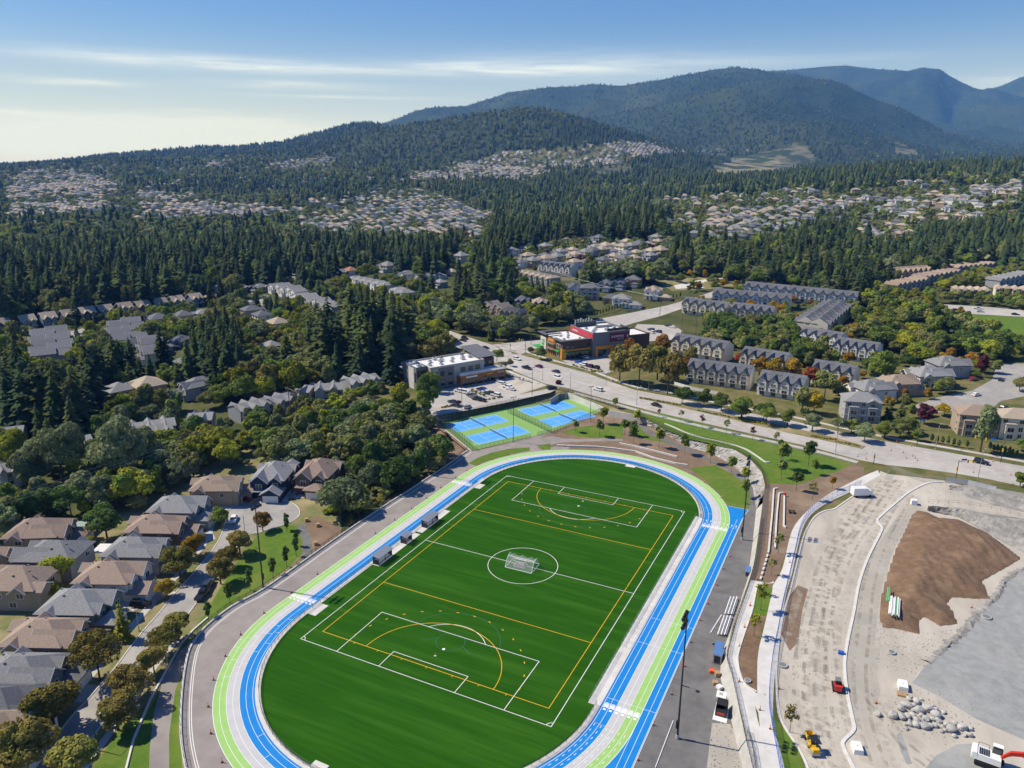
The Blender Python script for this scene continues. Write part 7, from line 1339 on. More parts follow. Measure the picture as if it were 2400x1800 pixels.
wb = thing('white_crate',(*crw('Z3',[(1225,1312)],0)[0],.02),.1,'flat white box with a grey hatch beside the black waste bin','crate'); MB().box((0,0,0),(1.9,2.0,.5)).build('body',M_WPAINT,wb); MB().box((-.1,.1,.5),(.7,.9,.04)).build('hatch',M_CONC2,wb)
# ------------------------------------------------------------------ commercial buildings
M_CEDAR = mat('cladding_cedar',(.36,.135,.035),.75,(.30,.11,.03),3,3,coords='obj'); M_ORNG = mat('cladding_orange',(.62,.27,.03),.75); M_PANG = mat('cladding_grey',(.17,.18,.19),.8); M_PANL = mat('cladding_beige',(.42,.40,.36),.8); M_PAND = mat('cladding_dark',(.055,.065,.075),.7); M_ROOFW = mat('roof_white',(.74,.73,.72),.8,(.66,.65,.64),.4,4); M_MAROON = mat('cladding_maroon',(.17,.018,.04),.75); M_REDB = mat('cladding_red',(.46,.045,.07),.75); M_HVAC = mat('hvac_metal',(.55,.56,.57),.5,metal=.3); M_BRKB = mat('brick_brown',(.11,.07,.05),.9,(.085,.055,.04),4,3,coords='obj')
def text_obj(txt,size,m,parent,loc,rot,name='lettering',ext=.04):
    c = bpy.data.curves.new(name,'FONT'); c.body = txt; c.size = size; c.extrude = ext; c.align_x = 'CENTER'; tmp = bpy.data.objects.new('tmp',c); COL.objects.link(tmp); bpy.context.view_layer.update()
    me = bpy.data.meshes.new_from_object(tmp.evaluated_get(bpy.context.evaluated_depsgraph_get())); bpy.data.objects.remove(tmp); me.materials.clear(); me.materials.append(m); o = link(name,me,parent); o.location = loc; o.rotation_euler = rot; return o
def parapet_block(t,x0,x1,y0,y1,h,wm,rm_,name='wall',par=.7):
    MB().box(((x0+x1)/2,(y0+y1)/2,0),(x1-x0,y1-y0,h)).build(name,wm,t); MB().sheet([(x0+.35,y0+.35),(x1-.35,y0+.35),(x1-.35,y1-.35),(x0+.35,y1-.35)],h+.012).build('roof',rm_,t)
    MB().wall([(x0+.15,y0+.15),(x1-.15,y0+.15),(x1-.15,y1-.15),(x0+.15,y1-.15)],.34,h,h+par,closed=True).build('parapet',wm,t)
def hvac(t,x,y,z_,s=(1.6,1.4,1.1)): o = MB().box((x,y,z_),s).build('hvac_unit',M_HVAC,t); MB().tube((x,y,z_+s[2]),(x,y,z_+s[2]+.12),s[1]*.36,10).build('fan',M_BLACK,o); MB().box((x,y,z_-.0+s[2]*.35),(s[0]+.04,s[1]*.7,s[2]*.3)).build('grille',M_PANG,o)
u1 = np.array([.48,.877]); u1 /= np.linalg.norm(u1); rz1 = math.atan2(u1[1],u1[0])
b1 = thing('commercial_building',(-99.0,120.5,ZR),rz1,'long two-storey commercial building with white flat roof and brown ground floor','building')
parapet_block(b1,-4.7,24,.5,17,9.6,M_PANL,M_ROOFW); parapet_block(b1,-10.4,-4.705,3.2,17,9.9,M_PANG,M_ROOFW); MB().box((3.5,.44,0),(8.2,.12,9.4)).build('grey_cladding',M_PANG,b1); MB().box((-7.5,3.14,0),(5.4,.12,9.0)).build('brown_cladding',M_BRKB,b1); MB().box((-10.46,8,0),(.12,5,9.8)).build('concrete_cladding',M_CONC,b1)
parapet_block(b1,-11.4,-2,17.01,27.5,5.6,M_CEDAR,M_ROOFW,par=.3); MB().box((-11.5,22.2,4.6),(.5,10.8,.9)).build('orange_fascia',M_ORNG,b1)
for yy in (17.6,22,26.8): MB().box((-11.5,yy,0),(.4,.5,4.6)).build('orange_pier',M_ORNG,b1)
MB().wall([(-11.2,17.3),(-11.2,27.3),(-2.2,27.3)],.06,5.9,6.9).build('glass_railing',M_RAILG,b1)
text_obj('FRESH',1.15,M_SIGG,b1,(-11.8,24.4,3.5),(math.pi/2,0,-math.pi/2)); text_obj('SLICE',1.15,M_SIGR,b1,(-11.8,20.4,3.5),(math.pi/2,0,-math.pi/2))
for yy in (19.2,20.8,24.4): window(b1,-11.42,yy,.5,1.2,2.6,'l',M_PAND)
# ground floor canopy with terrace
MB().box((21.5,-1.2,0),(25,3.4,5.0)).build('shop_front',M_CEDAR,b1); MB().box((21.5,-1.2,5.0),(25.2,3.6,.18)).build('terrace_deck',M_ROOFW,b1); MB().wall([(9.1,.4),(9.1,-2.8),(33.9,-2.8),(33.9,.4)],.06,5.18,6.2).build('glass_railing',M_RAILG,b1)
for x in (11.4,15.2,19.2,23.2,27.5,31.6): w_ = MB().box((x,-2.92,.2),(3.2,.08,2.9)).build('shop_window',M_GLASS,b1); MB().box((x,-2.97,.2),(.1,.06,2.9)).build('mullion',M_BLACK,w_)
for x,m,w in ((15,M_WPAINT,6),(25,M_YEL,3),(31.2,M_PANL,4)): MB().box((x,-2.98,3.6),(w,.08,.7 if w > 3 else .5)).build('shop_sign',m,b1)
for x in (12.5,16.5,20.3): window(b1,x,.5,6.0,2.6,2.0,'f',M_PAND)
for x in (1.5,5.5): window(b1,x,.38,5.4,2.3,2.2,'f',M_PAND); window(b1,x,.38,1.0,2.3,2.6,'f',M_PAND)
window(b1,-2.2,.5,5.4,2.3,2.2,'f',M_PAND); window(b1,-2.2,.5,1.0,2.3,2.4,'f',M_PAND); window(b1,-7.5,3.08,4.6,2.0,3.4,'f',M_PAND); window(b1,-9.6,3.08,1.0,1.2,6.6,'f',M_PAND); window(b1,-10.4,4.2,3.2,1.2,4.6,'l',M_PAND)
parapet_block(b1,24.02,32,4.2,19.5,9.4,M_BRKB,M_RSLATE,par=.05); a = [(22.8,3.2,10.2),(33,3.2,10.2),(33,20.8,12.2),(22.8,20.8,12.2)]; MB().add(a+[(q[0],q[1],q[2]+.3) for q in a],[(3,2,1,0),(4,5,6,7),(0,1,5,4),(1,2,6,5),(2,3,7,6),(3,0,4,7)]).build('sloping_roof',M_RSLATE,b1); MB().box((28,11.8,9.4),(7,14,1.3)).build('clerestory',M_GLASS,b1)
for x in (26,30): window(b1,x,4.2,5.5,2.2,2.6,'f',M_PAND)
window(b1,32,8,5.5,2.4,2.6,'r',M_PAND); window(b1,32,15,5.5,2.4,2.6,'r',M_PAND); MB().box((28,2.0,5.2),(8,4,.15)).build('terrace_deck',M_ROOFW,b1)
for x,y in ((-2,6),(1,11),(3.5,5),(6,10),(8,12.5),(10,6.5),(13,11),(16.5,7.5),(19,12),(21.5,9),(-7,7),(-8.3,12),(5,14)): hvac(b1,x,y,9.62 if x > -4.7 else 9.92,(random.uniform(1.3,2.2),random.uniform(1.1,1.7),random.uniform(.8,1.2)))
# drugstore
u2 = np.array([.619,.785]); rz2 = math.atan2(u2[1],u2[0]); b2 = thing('drugstore_building',(-69.8,194.3,ZR),rz2,'two-storey drugstore building with maroon sign wall, orange piers and white roof','building')
parapet_block(b2,0,17,0,25,9.0,M_BRKB,M_ROOFW); parapet_block(b2,17.02,40,-2,22,12.2,M_PANG,M_ROOFW,par=.9); parapet_block(b2,40.02,56,2,18,8.2,M_BRKB,M_ROOFW)
MB().box((17.0-.08,10,9.7),(.14,23.6,2.9)).build('red_wall',M_REDB,b2); MB().box((33.5,-2.07,7.4),(12.6,.12,4.6)).build('maroon_sign_wall',M_MAROON,b2); text_obj('SHOPPERS',1.75,M_WPAINT,b2,(32.2,-2.2,9.5),(math.pi/2,0,0)); text_obj('DRUG MART',.75,M_WPAINT,b2,(34.2,-2.2,8.4),(math.pi/2,0,0)); text_obj('SHOPPERS',1.2,M_WPAINT,b2,(16.8,16.5,10.6),(math.pi/2,0,-math.pi/2))
lg = MB(); lg.add([(38.5+.8*math.cos(t)*.62,-2.2,9.9+.95*math.sin(t)) for t in np.linspace(0,6.283,18)[:-1]]+[(38.5+.8*math.cos(t)*.62,-2.14,9.9+.95*math.sin(t)) for t in np.linspace(0,6.283,18)[:-1]],[tuple(range(17))[::-1]]); lg.build('logo_disc',mat('logo_pale_blue',(.32,.62,.80),.5),b2)
MB().box((28.5,-2.6,0),(1.6,1.4,5.2)).build('orange_pier',M_ORNG,b2); MB().box((19,-2.5,0),(1.2,1.2,4.2)).build('orange_pier',M_ORNG,b2); MB().box((24,-2.35,4.2),(11,.7,1.7)).build('orange_fascia',M_ORNG,b2); MB().box((8.5,-.35,4.3),(16.4,.7,.9)).build('orange_fascia',M_ORNG,b2); MB().box((8.5,-1.1,3.7),(16,1.6,.14)).build('green_canopy',M_SIGG,b2)
MB().box((-.06,12.5,0),(.12,8.6,8.6)).build('orange_bay',M_CEDAR,b2); MB().box((-.2,12.5,7.3),(.3,6,1.5)).build('orange_fascia',M_ORNG,b2); MB().box((-.9,12.5,6.4),(1.6,8,.12)).build('awning',M_PANG,b2); MB().box((-.9,12.5,3.4),(1.6,8,.12)).build('awning',M_PANG,b2); MB().box((-.2,.9,0),(.4,1.6,5.6)).build('orange_pier',M_ORNG,b2); MB().box((.9,-.2,0),(1.8,.4,5.6)).build('orange_pier',M_ORNG,b2)
for yy in (9.6,11.6,13.6,15.6):
    for zz in (.4,4.0): window(b2,-.12,yy,zz,1.3,2.1,'l',M_PAND)
    MB().box((-.18,yy+1.0,0),(.2,.35,6.2)).build('orange_mullion',M_ORNG,b2)
for yy in (3.4,5.6): window(b2,0,yy,5.4,1.9,2.0,'l'); window(b2,0,yy,.4,1.8,2.6,'l')
MB().box((-.5,5,3.4),(1.0,4.6,.7)).build('green_sign',M_SIGG,b2); MB().box((-.06,21.5,1.5),(.12,6.2,6.6)).build('pale_cladding',M_CONC,b2); sg = MB().box((-.2,21.8,3.6),(.16,2.6,3.0)).build('bank_sign',M_SIGG,b2); text_obj('TD',2.0,M_WPAINT,sg,(-.3,21.8,4.4),(math.pi/2,0,-math.pi/2)); MB().box((-2.2,23.5,2.6),(4.2,5,.4)).build('green_canopy',M_SIGG,b2)
for x in (3,6,9,12,15): w_ = MB().box((x,-.04,.3),(2.4,.08,3.0)).build('shop_window',M_GLASS,b2); MB().box((x,-.1,.3),(.1,.06,3.0)).build('mullion',M_BLACK,w_); window(b2,x,0,5.6,2.2,1.8,'f',M_PAND)
for x in (21,24,31,35): w_ = MB().box((x,-2.04,.3),(2.6,.08,3.2)).build('shop_window',M_GLASS,b2); MB().box((x,-2.1,.3),(.1,.06,3.2)).build('mullion',M_BLACK,w_)
# roof crown and plant
crown_ = MB(); [crown_.box(c_,d__) for c_,d__ in (((-.2,21.5,9.9),(2.2,10,.35)),((4.5,17.4,9.9),(8,2,.35)),((4.5,25.6,9.9),(8,2,.35)))]; crown_.build('roof_canopy',M_RSLATE,b2); MB().box((8,.2,9.75),(17.4,2.4,.35)).build('roof_canopy',M_RSLATE,b2); MB().box((-.2,4,9.76),(2.4,9.8,.35)).build('roof_canopy',M_RSLATE,b2)
for k in range(7): MB().tube((19+k*1.7,20,13.1),(19+k*1.7,20,15.6+.5*(k % 3)),.45,8).build('exhaust_stack',M_HVAC,b2)
MB().wall([(18,18),(31,18),(31,21.6)],.15,12.2,14.8).build('plant_screen',M_PAND,b2); MB().wall([(26,-1.4),(39,-1.4),(39,6)],.15,13.1,14.6).build('plant_screen',M_PAND,b2); MB().wall([(27,12),(38.6,12)],.3,12.2,13.6).build('plant_screen',M_PANL,b2)
for x,y in ((20,3),(22.5,6),(29,5),(31.5,7),(34,4.5),(36.5,8),(25,9),(21,12)): hvac(b2,x,y,12.22,(1.5,1.3,1.0))
for x,y in ((4,6),(8,9),(11,14),(6,14),(13,5),(14,20)): hvac(b2,x,y,9.02,(1.3,1.1,.9))
# ------------------------------------------------------------------ vehicles
CARCOL = {'white': (.75,.75,.76),'black': (.012,.012,.014),'navy': (.02,.035,.10),'grey': (.20,.21,.22),'silver': (.48,.49,.50),'blue': (.02,.10,.42),'red': (.35,.02,.025),'dark': (.035,.037,.042),'plum': (.07,.02,.07)}
CARM = {k: mat('car_paint_'+k,v,.25,spec=.6) for k,v in CARCOL.items()}
M_LAMP = mat('lamp_glass',(.75,.75,.72),.2); M_TAIL = mat('tail_lamp',(.4,.01,.01),.3)
SPEC = {'sedan': (4.6,1.82,[(-2.3,.35),(2.3,.32),(2.28,.70),(1.0,.92),(-1.55,.98),(-2.28,.90)],(-1.75,1.0,1.42,.62)),'suv': (4.7,1.92,[(-2.35,.42),(2.35,.42),(2.32,.88),(1.15,1.08),(-2.3,1.10)],(-2.25,1.0,1.72,.78)),'pickup': (5.6,1.98,[(-2.8,.5),(2.8,.5),(2.78,1.0),(1.5,1.15),(-2.8,1.15)],(-.6,1.35,1.85,.72)),'van': (5.2,1.98,[(-2.6,.4),(2.6,.4),(2.58,.95),(1.9,1.15),(-2.6,1.2)],(-2.55,1.85,1.95,.85))}
def car_proto(kind):
    L_,W_,prof,(g0,g1,gz,gt) = SPEC[kind]; o = start('car'); mb = MB(); n = len(prof); A = [(x,-W_/2*(1 if z_ < .6 else .94),z_) for x,z_ in prof]; B_ = [(x,-y,z_) for x,y,z_ in A]; mb.add(A+B_,[tuple(range(n)),tuple(range(2*n-1,n-1,-1))]+[(i,n+i,n+(i+1) % n,(i+1) % n) for i in range(n)]); zb = max(p[1] for p in prof)-.04
    top = gz-.08; ins = .17 if kind != 'van' else .1
    def ring(z_,f,dx): return [(g0+dx*(.55 if kind in ('sedan',) else .2),-W_/2*f,z_),(g1-dx,-W_/2*f,z_),(g1-dx,W_/2*f,z_),(g0+dx*(.55 if kind in ('sedan',) else .2),W_/2*f,z_)]
    gl = MB(); r0,r1 = ring(zb,.93,0),ring(top,.93-ins,gt*.9); gl.add(r0+r1,[(3,2,1,0),(4,5,6,7),(0,1,5,4),(1,2,6,5),(2,3,7,6),(3,0,4,7)]); r2,r3 = ring(top+.002,.95-ins,gt*.85),ring(gz,.90-ins,gt*1.0); mb.add(r2+r3,[(3,2,1,0),(4,5,6,7),(0,1,5,4),(1,2,6,5),(2,3,7,6),(3,0,4,7)])
    if kind == 'van': mb.box(((g0+.6),0,zb),(3.2,W_*.925,gz-zb-.1),top=(1,.86))
    mb.build('body',CARM['grey'],o); gl.build('windows',M_GLASS,o)
    wm_ = MB().tube((0,-.11,0),(0,.11,0),.34,12).mesh('wheel',M_RUBBER); rm2 = MB().tube((0,-.12,0),(0,.12,0),.2,8).mesh('rim',M_STEEL)
    for sx in (-.31,.31):
        for sy in (-1,1): w_ = link('wheel',wm_,o); w_.location = (sx*L_,sy*(W_/2-.08),.34); link('rim',rm2,w_)
    for sy in (-1,1): MB().box((L_/2-.02,sy*(W_/2-.28),.62),(.06,.34,.14)).build('headlight',M_LAMP,o); MB().box((-L_/2+.02,sy*(W_/2-.25),.75),(.06,.3,.14)).build('tail_light',M_TAIL,o)
    return o
CARP = {k: car_proto(k) for k in SPEC}
def car(c,q,kind,colr,ang,label,group,z_=None,dz=.5):
    u,v = cr(c,[q])[0]; x,y,zz = gp(u,v,dz); r = dup(CARP[kind],(x,y,zz+.02),ang,label,group); r['category'] = {'van': 'van','pickup': 'truck'}.get(kind,'car'); r.name = {'van': 'delivery_van','pickup': 'pickup_truck','suv': 'suv','sedan': 'car'}[kind]
    for ch in r.children:
        if ch.name.startswith('body'): ch.material_slots[0].link = 'OBJECT'; ch.material_slots[0].material = CARM[colr]
p0,p1 = np.array(G(1240,865,ZR)),np.array(G(1540,945,ZR)); AMAIN = math.atan2(*(p1-p0)[::-1]); AP = rz1+math.pi/2
PKG = 'cars parked at the shops'; A1 = AP+.35
for i,(q,k,cl) in enumerate([((930,522),'suv','black'),((958,531),'suv','grey'),((984,541),'sedan','white'),((1008,550),'suv','white'),((1034,562),'sedan','silver'),((1064,578),'suv','white'),((1094,595),'sedan','white')]): car('T',q,k,cl,A1,'%s %s %s in the parking row below the building front' % (cl,('car','suv')[k == 'suv'],('at the dark end','second from the dark end','between suv and suv','in mid row','near the end','last but one','at the sunny end')[i]),PKG)
for q,k,cl,lab in [((648,612),'suv','white','white suv at the front end of the planted island'),((690,622),'van','white','white minivan beside the planted island'),((842,600),'suv','navy','navy suv at the head of the middle parking row'),((862,610),'sedan','blue','bright blue car in the middle parking row'),((882,622),'sedan','white','white car beside the blue one'),((906,633),'suv','dark','dark suv ending the middle parking row'),((966,648),'suv','white','white suv parked alone at the long shrub bed'),((756,652),'suv','dark','dark suv across from the middle row'),((778,664),'sedan','grey','grey car between dark suvs'),((802,683),'suv','black','black suv beside the shrub bed'),((842,691),'sedan','black','black car at the corner of the shrub bed'),((592,706),'sedan','navy','navy car beside the purple leaved tree'),((620,737),'sedan','dark','dark car half hidden by the purple leaved tree')]: car('T',q,k,cl,A1,lab,PKG)
car('T',(722,762),'sedan','grey',A1-1.2,'grey car driving along the court fence',PKG)
RDG = 'cars on the main road'
for q,k,cl,a,lab in [((1150,336),'suv','white',0,'white suv leaving the intersection'),((1232,414),'pickup','black',0,'black pickup truck on the main road'),((1338,400),'sedan','plum',math.pi,'dark plum car on the main road beside the drugstore'),((1485,445),'sedan','navy',math.pi,'navy car on the main road below the drugstore parking'),((1508,498),'suv','white',0,'white suv on the main road by the purple tree'),((1450,588),'suv','black',1.2,'black suv leaving the shops driveway'),((1850,600),'suv','white',math.pi,'white suv alone on the main road above the courts'),((876,240),'sedan','black',.3,'black car turning at the intersection'),((698,158),'suv','black',0,'black suv waiting west of the intersection'),((684,175),'sedan','dark',0,'dark car waiting beside the black suv'),((628,178),'sedan','plum',0,'plum car coming from the woods')]: car('T',q,k,cl,AMAIN+a,lab,RDG)
car('K3',(1385,1420),'sedan','black',AMAIN,'black car beside the start of the median',RDG); car('R7',(1015,668),'suv','black',AMAIN+.08,'black suv crossing the dug up junction',RDG)
DG = 'cars at the drugstore'
for q,k,cl,lab in [((812,1068),'sedan','dark','dark car in the shade of the drugstore'),((855,1068),'suv','white','white suv in the shade of the drugstore'),((808,1102),'sedan','blue','blue car by the drugstore steps'),((846,1118),'suv','white','white suv above the hedge'),((890,1132),'suv','plum','plum suv above the hedge'),((936,1142),'suv','black','black suv at the corner bed'),((1008,1052),'sedan','silver','silver car below the maroon sign'),((1345,862),'suv','navy','navy suv in the rear drugstore lot'),((1346,880),'suv','white','white suv in the rear drugstore lot'),((1400,876),'suv','dark','dark suv beside the rear lot bed'),((1470,832),'sedan','dark','dark car at the far rear lot hedge'),((1506,840),'sedan','white','white car at the far rear lot hedge'),((1240,960),'suv','white','white suv behind the autumn trees'),((1300,945),'sedan','grey','grey car behind the autumn trees')]: car('K3',q,k,cl,rz2+math.pi/2+.25,lab,DG)
HGp = 'cars on the residential streets'
sd = math.atan2(-.906,.424)
for c,q,k,cl,a,lab in [('A',(1135,450),'sedan','white',sd+.2,'white car parked at the mouth of the cul-de-sac'),('A',(985,815),'pickup','black',sd+math.pi,'black pickup truck parked beside the maples'),('A',(1012,768),'suv','dark',sd+math.pi,'dark suv parked ahead of the black pickup'),('A',(685,865),'suv','black',sd+math.pi/2,'black suv on the driveway of the grey roofed house'),('A',(1190,352),'sedan','red',.3,'red car on the driveway beside the navy house'),('A',(1535,308),'sedan','plum',1.2,'dark car in front of the brown house garage'),('A',(125,1428),'sedan','silver',sd+math.pi/2,'silver car on a driveway under the maple'),('K1',(605,892),'sedan','white',.4,'white car on the open street by the slate townhouses'),('K1',(640,962),'suv','dark',1.6,'dark suv on the open street by the slate townhouses'),('K1',(1262,850),'suv','white',.4,'white suv in front of the cream balcony house'),('K1',(1900,660),'sedan','dark',.4,'dark car on the little western street'),('K1',(1965,615),'sedan','white',.4,'white car below the navy gabled house'),('R7',(985,266),'sedan','white',.9,'white car parked on the right hand residential street'),('R7',(1130,176),'sedan','dark',1.4,'dark car parked by the bend of the residential street'),('R7',(1152,342),'sedan','navy',.9,'navy car behind the tan house'),('R7',(970,175),'suv','red',.9,'red suv on a driveway by the dead tree'),('R6',(760,527),'sedan','dark',.1,'dark car on the park road'),('R6',(925,517),'pickup','white',.1,'white pickup truck on the park road'),('R6',(945,540),'sedan','silver',.1,'silver car beside the white pickup'),('R6',(1205,560),'sedan','black',.1,'black car on the park road by the lawn')]: car(c,q,k,cl,a,lab,HGp)
for o in [x for r in CARP.values() for x in ([g_ for c_ in r.children for g_ in c_.children]+list(r.children)+[r])]: bpy.data.objects.remove(o)
# ------------------------------------------------------------------ street lamps, signals, poles, wires
def lamp(base,top,z_,face,label,m=M_STEEL):
    x,y,h = px_h(base,top,z_); h = min(max(h,6),13); t = thing('street_lamp',(x,y,z_),face,label,'street lamp','street lamps'); MB().tube((0,0,0),(0,0,h-.6),.11,8,.07).build('pole',m,t); mb = MB(); tubes(mb,[(0,0,h-.6),(.35,0,h-.2),(1.0,0,h),(2.2,0,h)],.05); mb.build('arm',m,t); MB().box((2.4,0,h-.08),(.7,.28,.14)).build('lamp_head',M_PANL,t); MB().tube((0,0,0),(0,0,.35),.2,8).build('base',M_CONC2,t)
for b,t_,lab in (((1337,909),868,'street lamp on the median beside the court corner'),((1272,891),868,'short street lamp at the shops driveway'),((1492,948),908,'street lamp at the start of the median'),((1520,915),873,'street lamp in front of the autumn trees'),((1958,1060),993,'street lamp on the terrace side of the road'),((2192,1053),997,'street lamp beside the cedar hedge'),((2290,1131),1056,'street lamp at the junction by the dig'),((1420,905),870,'street lamp by the drugstore lot exit'),((1703,970),935,'street lamp in front of the tudor townhouses')): lamp(b,t_,ZR,AMAIN+math.pi/2,lab)
lamp((229,1758),1694,ZL,RZ_ST,'pale street lamp beside the lower residential street',M_DKGREEN); lamp((326,1479),1430,ZL,RZ_ST+math.pi/2,'short street lamp on the sidewalk of the residential street'); lamp((574,1248),1226,ZL,RZ_ST,'short street lamp at the cul-de-sac')
def signal(base,h,z_,arm,face,label,sign=True):
    x,y = G(*base,z_); t = thing('traffic_signal',(x,y,z_),face,label,'traffic signal','traffic signals'); MB().tube((0,0,0),(0,0,h),.12,8,.09).build('pole',M_DKGREEN,t); hs = [(0,.3,h*.55)]
    if arm: MB().tube((0,0,h-.5),(arm,0,h-.2),.08,6,.05).build('mast_arm',M_DKGREEN,t); hs += [(arm-.2,0,h-1.0),(arm*.62,0,h-1.0)]
    for x_,y_,z2 in hs:
        o = MB().box((x_,y_,z2),(.4,.35,1.1)).build('signal_head',M_YELLOW,t)
        for k,cc in enumerate(('r','y','g')): MB().tube((x_,y_-.18,z2+.2+.34*k),(x_,y_-.22,z2+.2+.34*k),.12,8).build('lens',M_BLACK,o)
    if sign: MB().box((arm*.35 if arm else .5,0,h-.1),(1.9,.05,.55)).build('street_sign',M_SIGB,t)
signal(cr('T',[(1222,285)])[0],6.8,ZR,6,math.radians(150),'traffic signal with arm beside the bank frontage'); signal(cr('T',[(1000,205)])[0],8,ZR,8,math.radians(200),'traffic signal with long arm at the wooded corner of the intersection'); signal((2148,1046),10,ZR,0,0,'tall signal pole by the cedar hedge at the new junction'); signal((2345,1084),7.5,ZR,9,AMAIN+math.pi,'traffic signal with long arm below the cream house'); signal((2238,1133),8,ZR,5,AMAIN+.9,'traffic signal at the fenced corner of the dig'); signal((2047,1088),4,ZR,0,0,'short signal post at the end of the new sidewalk',False); signal(cr('T',[(1090,262)])[0],4,ZR,0,0,'short signal post on the traffic island',False)
def upole(base,top,z_,label,arms=1,name='utility_pole'):
    x,y,h = px_h(base,top,z_); h = min(h,22); t = thing(name,(x,y,z_),math.radians(30),label,'pole','utility poles'); MB().tube((0,0,0),(0,0,h),.17,7,.11).build('pole',M_POLEW,t)
    for k in range(arms): c_ = MB().box((0,0,h-.5-1.0*k),(2.4,.12,.14)).build('crossarm',M_POLEW,t); [MB().tube((s*1.05,0,h-.36-1.0*k),(s*1.05,0,h-.1-1.0*k),.06,6).build('insulator',M_CONC2,c_) for s in (-1,1)]
    return (x,y,z_+h)
W1 = upole(cr('K3',[(1410,765)])[0],500+615*.316456,ZR+1,'wooden utility pole beside the side road',2); upole(cr('K3',[(1675,910)])[0],500+680*.316456,ZR,'tall wooden pole in front of the cream tudor row'); upole(cr('K3',[(1570,890)])[0],500+670*.316456,ZR,'tall wooden pole beside the rear drugstore lot'); W2 = upole(cr('K3',[(545,575)])[0],500+405*.316456,ZR+3,'wooden pole left of the pair by the pale roofed row',2); W3 = upole(cr('K3',[(588,612)])[0],500+415*.316456,ZR+3,'wooden pole right of the pair by the pale roofed row',2); upole(cr('T',[(1270,215)])[0],750+85*.271248,ZR,'grey utility pole at the drugstore corner'); upole(cr('Z2',[(462,400)])[0],1000+195*.482222,ZL,'bare wooden pole beside the thicket'); upole(cr('T',[(1000,210)])[0],750+60*.271248,ZR,'grey utility pole at the wooded corner')
# H-frame pylon and its lines
xa,ya,ha = px_h((684,1006),905,ZL); xb,yb,hb = px_h((697,1012),916,ZL); hh = max(14,min(19,ha)); py_ = thing('wooden_pylon',((xa+xb)/2,(ya+yb)/2,ZL),math.atan2(yb-ya,xb-xa),'wooden two-legged power pylon among the leafy trees','pylon'); hl = math.hypot(xb-xa,yb-ya)/2+.3
for s in (-1,1): MB().tube((s*hl,0,0),(s*hl,0,hh),.2,7,.14).build('leg',M_POLEW,py_)
ca_ = MB().box((0,0,hh-1.2),(2*hl+4.5,.2,.28)).build('crossarm',M_POLEW,py_); MB().box((0,.2,hh-2.6),(2*hl,.12,.2)).build('brace',M_POLEW,py_)
for k in (-1,0,1): MB().tube((k*(hl+1.8),0,hh-1.2),(k*(hl+1.8),0,hh-1.8),.09,6).build('insulator',M_CONC2,ca_)
def wires(name,label,spans,sag=2.5,r=.022):
    t = thing(name,spans[0][0],0,label,'power line')
    for a,b in spans:
        A,B_ = np.array(a),np.array(b); o0 = np.array(t.location); pts_ = [A+(B_-A)*q-np.array([0,0,4*sag*q*(1-q)])-o0 for q in np.linspace(0,1,15)]; mb = MB(); tubes(mb,[tuple(p_) for p_ in pts_],r); mb.build('wire',M_STEEL,t)
pc = np.array([(xa+xb)/2,(ya+yb)/2,ZL+hh-1.8]); dirp = np.array([xb-xa,yb-ya,0]); dirp /= np.linalg.norm(dirp)
L1 = [np.array((*gp(*cr('A',[(-60,400+k*18)])[0],12)[:2],ZL+14)) for k in range(3)]; R1 = [np.array((*G(1020+6*k,905+6*k,ZR+15),ZR+15)) for k in range(3)]
wires('power_line','thin power lines strung from the wooden pylon over the leafy wood',[(tuple(pc+dirp*(k-1)*3),tuple(L1[k])) for k in range(3)]); wires('power_line','thin power lines from the corner pole to the pair by the pale roofed row',[((W1[0],W1[1]+k-1,W1[2]-.2),(W3[0]+k-1,W3[1],W3[2]-.2)) for k in range(3)],2); wires('power_line','thin power lines along the side road',[((W1[0],W1[1]+k-1,W1[2]-.2),(W1[0]+62,W1[1]+48+k-1,W1[2]-1)) for k in range(3)],1.5)
# boulders of the corner beds
M_BLD = mat('boulder',(.46,.445,.42),.95,(.36,.35,.33),1.2,5,coords='obj',rnd=.15)
def boulder_mesh(seed):
    bm = bmesh.new(); bmesh.ops.create_icosphere(bm,subdivisions=2,radius=1.0); r = random.Random(seed); c_ = [Vector((r.gauss(0,1),r.gauss(0,1),r.gauss(0,1))).normalized() for _ in range(7)]; lim = [r.uniform(.62,.9) for _ in c_]
    for v in bm.verts:
        for n_,l in zip(c_,lim):
            q = v.co.dot(n_)
            if q > l: v.co -= n_*(q-l)
        v.co *= 1+r.uniform(-.035,.035)
    me = bpy.data.meshes.new('boulder'); bm.to_mesh(me); bm.free(); me.materials.append(M_BLD); return me
BM_ = [boulder_mesh(i) for i in range(6)]
def boulder(x,y,z_,r,label,group): o = link('boulder',random.choice(BM_)); o.location = (x,y,z_+r*.45); o.scale = (r*random.uniform(.85,1.2),r*random.uniform(.8,1.1),r*random.uniform(.65,.9)); o.rotation_euler = (random.uniform(-.3,.3),random.uniform(-.3,.3),random.uniform(0,6)); tag(o,label,'boulder',group)
for k in range(26):
    t_ = k/25; x,y = crw('T',[(1075+190*t_+random.uniform(-8,8),480+55*t_+random.uniform(-8,8))],ZR)[0]; boulder(x,y,ZR,random.uniform(.35,.75),'small boulder edging the planted corner of the shops parking lot','boulders edging the parking lots')
for k in range(14): t_ = k/13; x,y = crw('K3',[(850+140*t_,1150+40*t_)],ZR)[0]; boulder(x,y,ZR,random.uniform(.3,.55),'small boulder below the drugstore hedge','boulders edging the parking lots')
for k in range(10): t_ = k/9; x,y = crw('K3',[(1060+330*t_,1240+30*t_+random.uniform(-6,6))],ZR)[0]; boulder(x,y,ZR,random.uniform(.35,.7),'boulder on the dry bank under the autumn trees','boulders edging the parking lots')
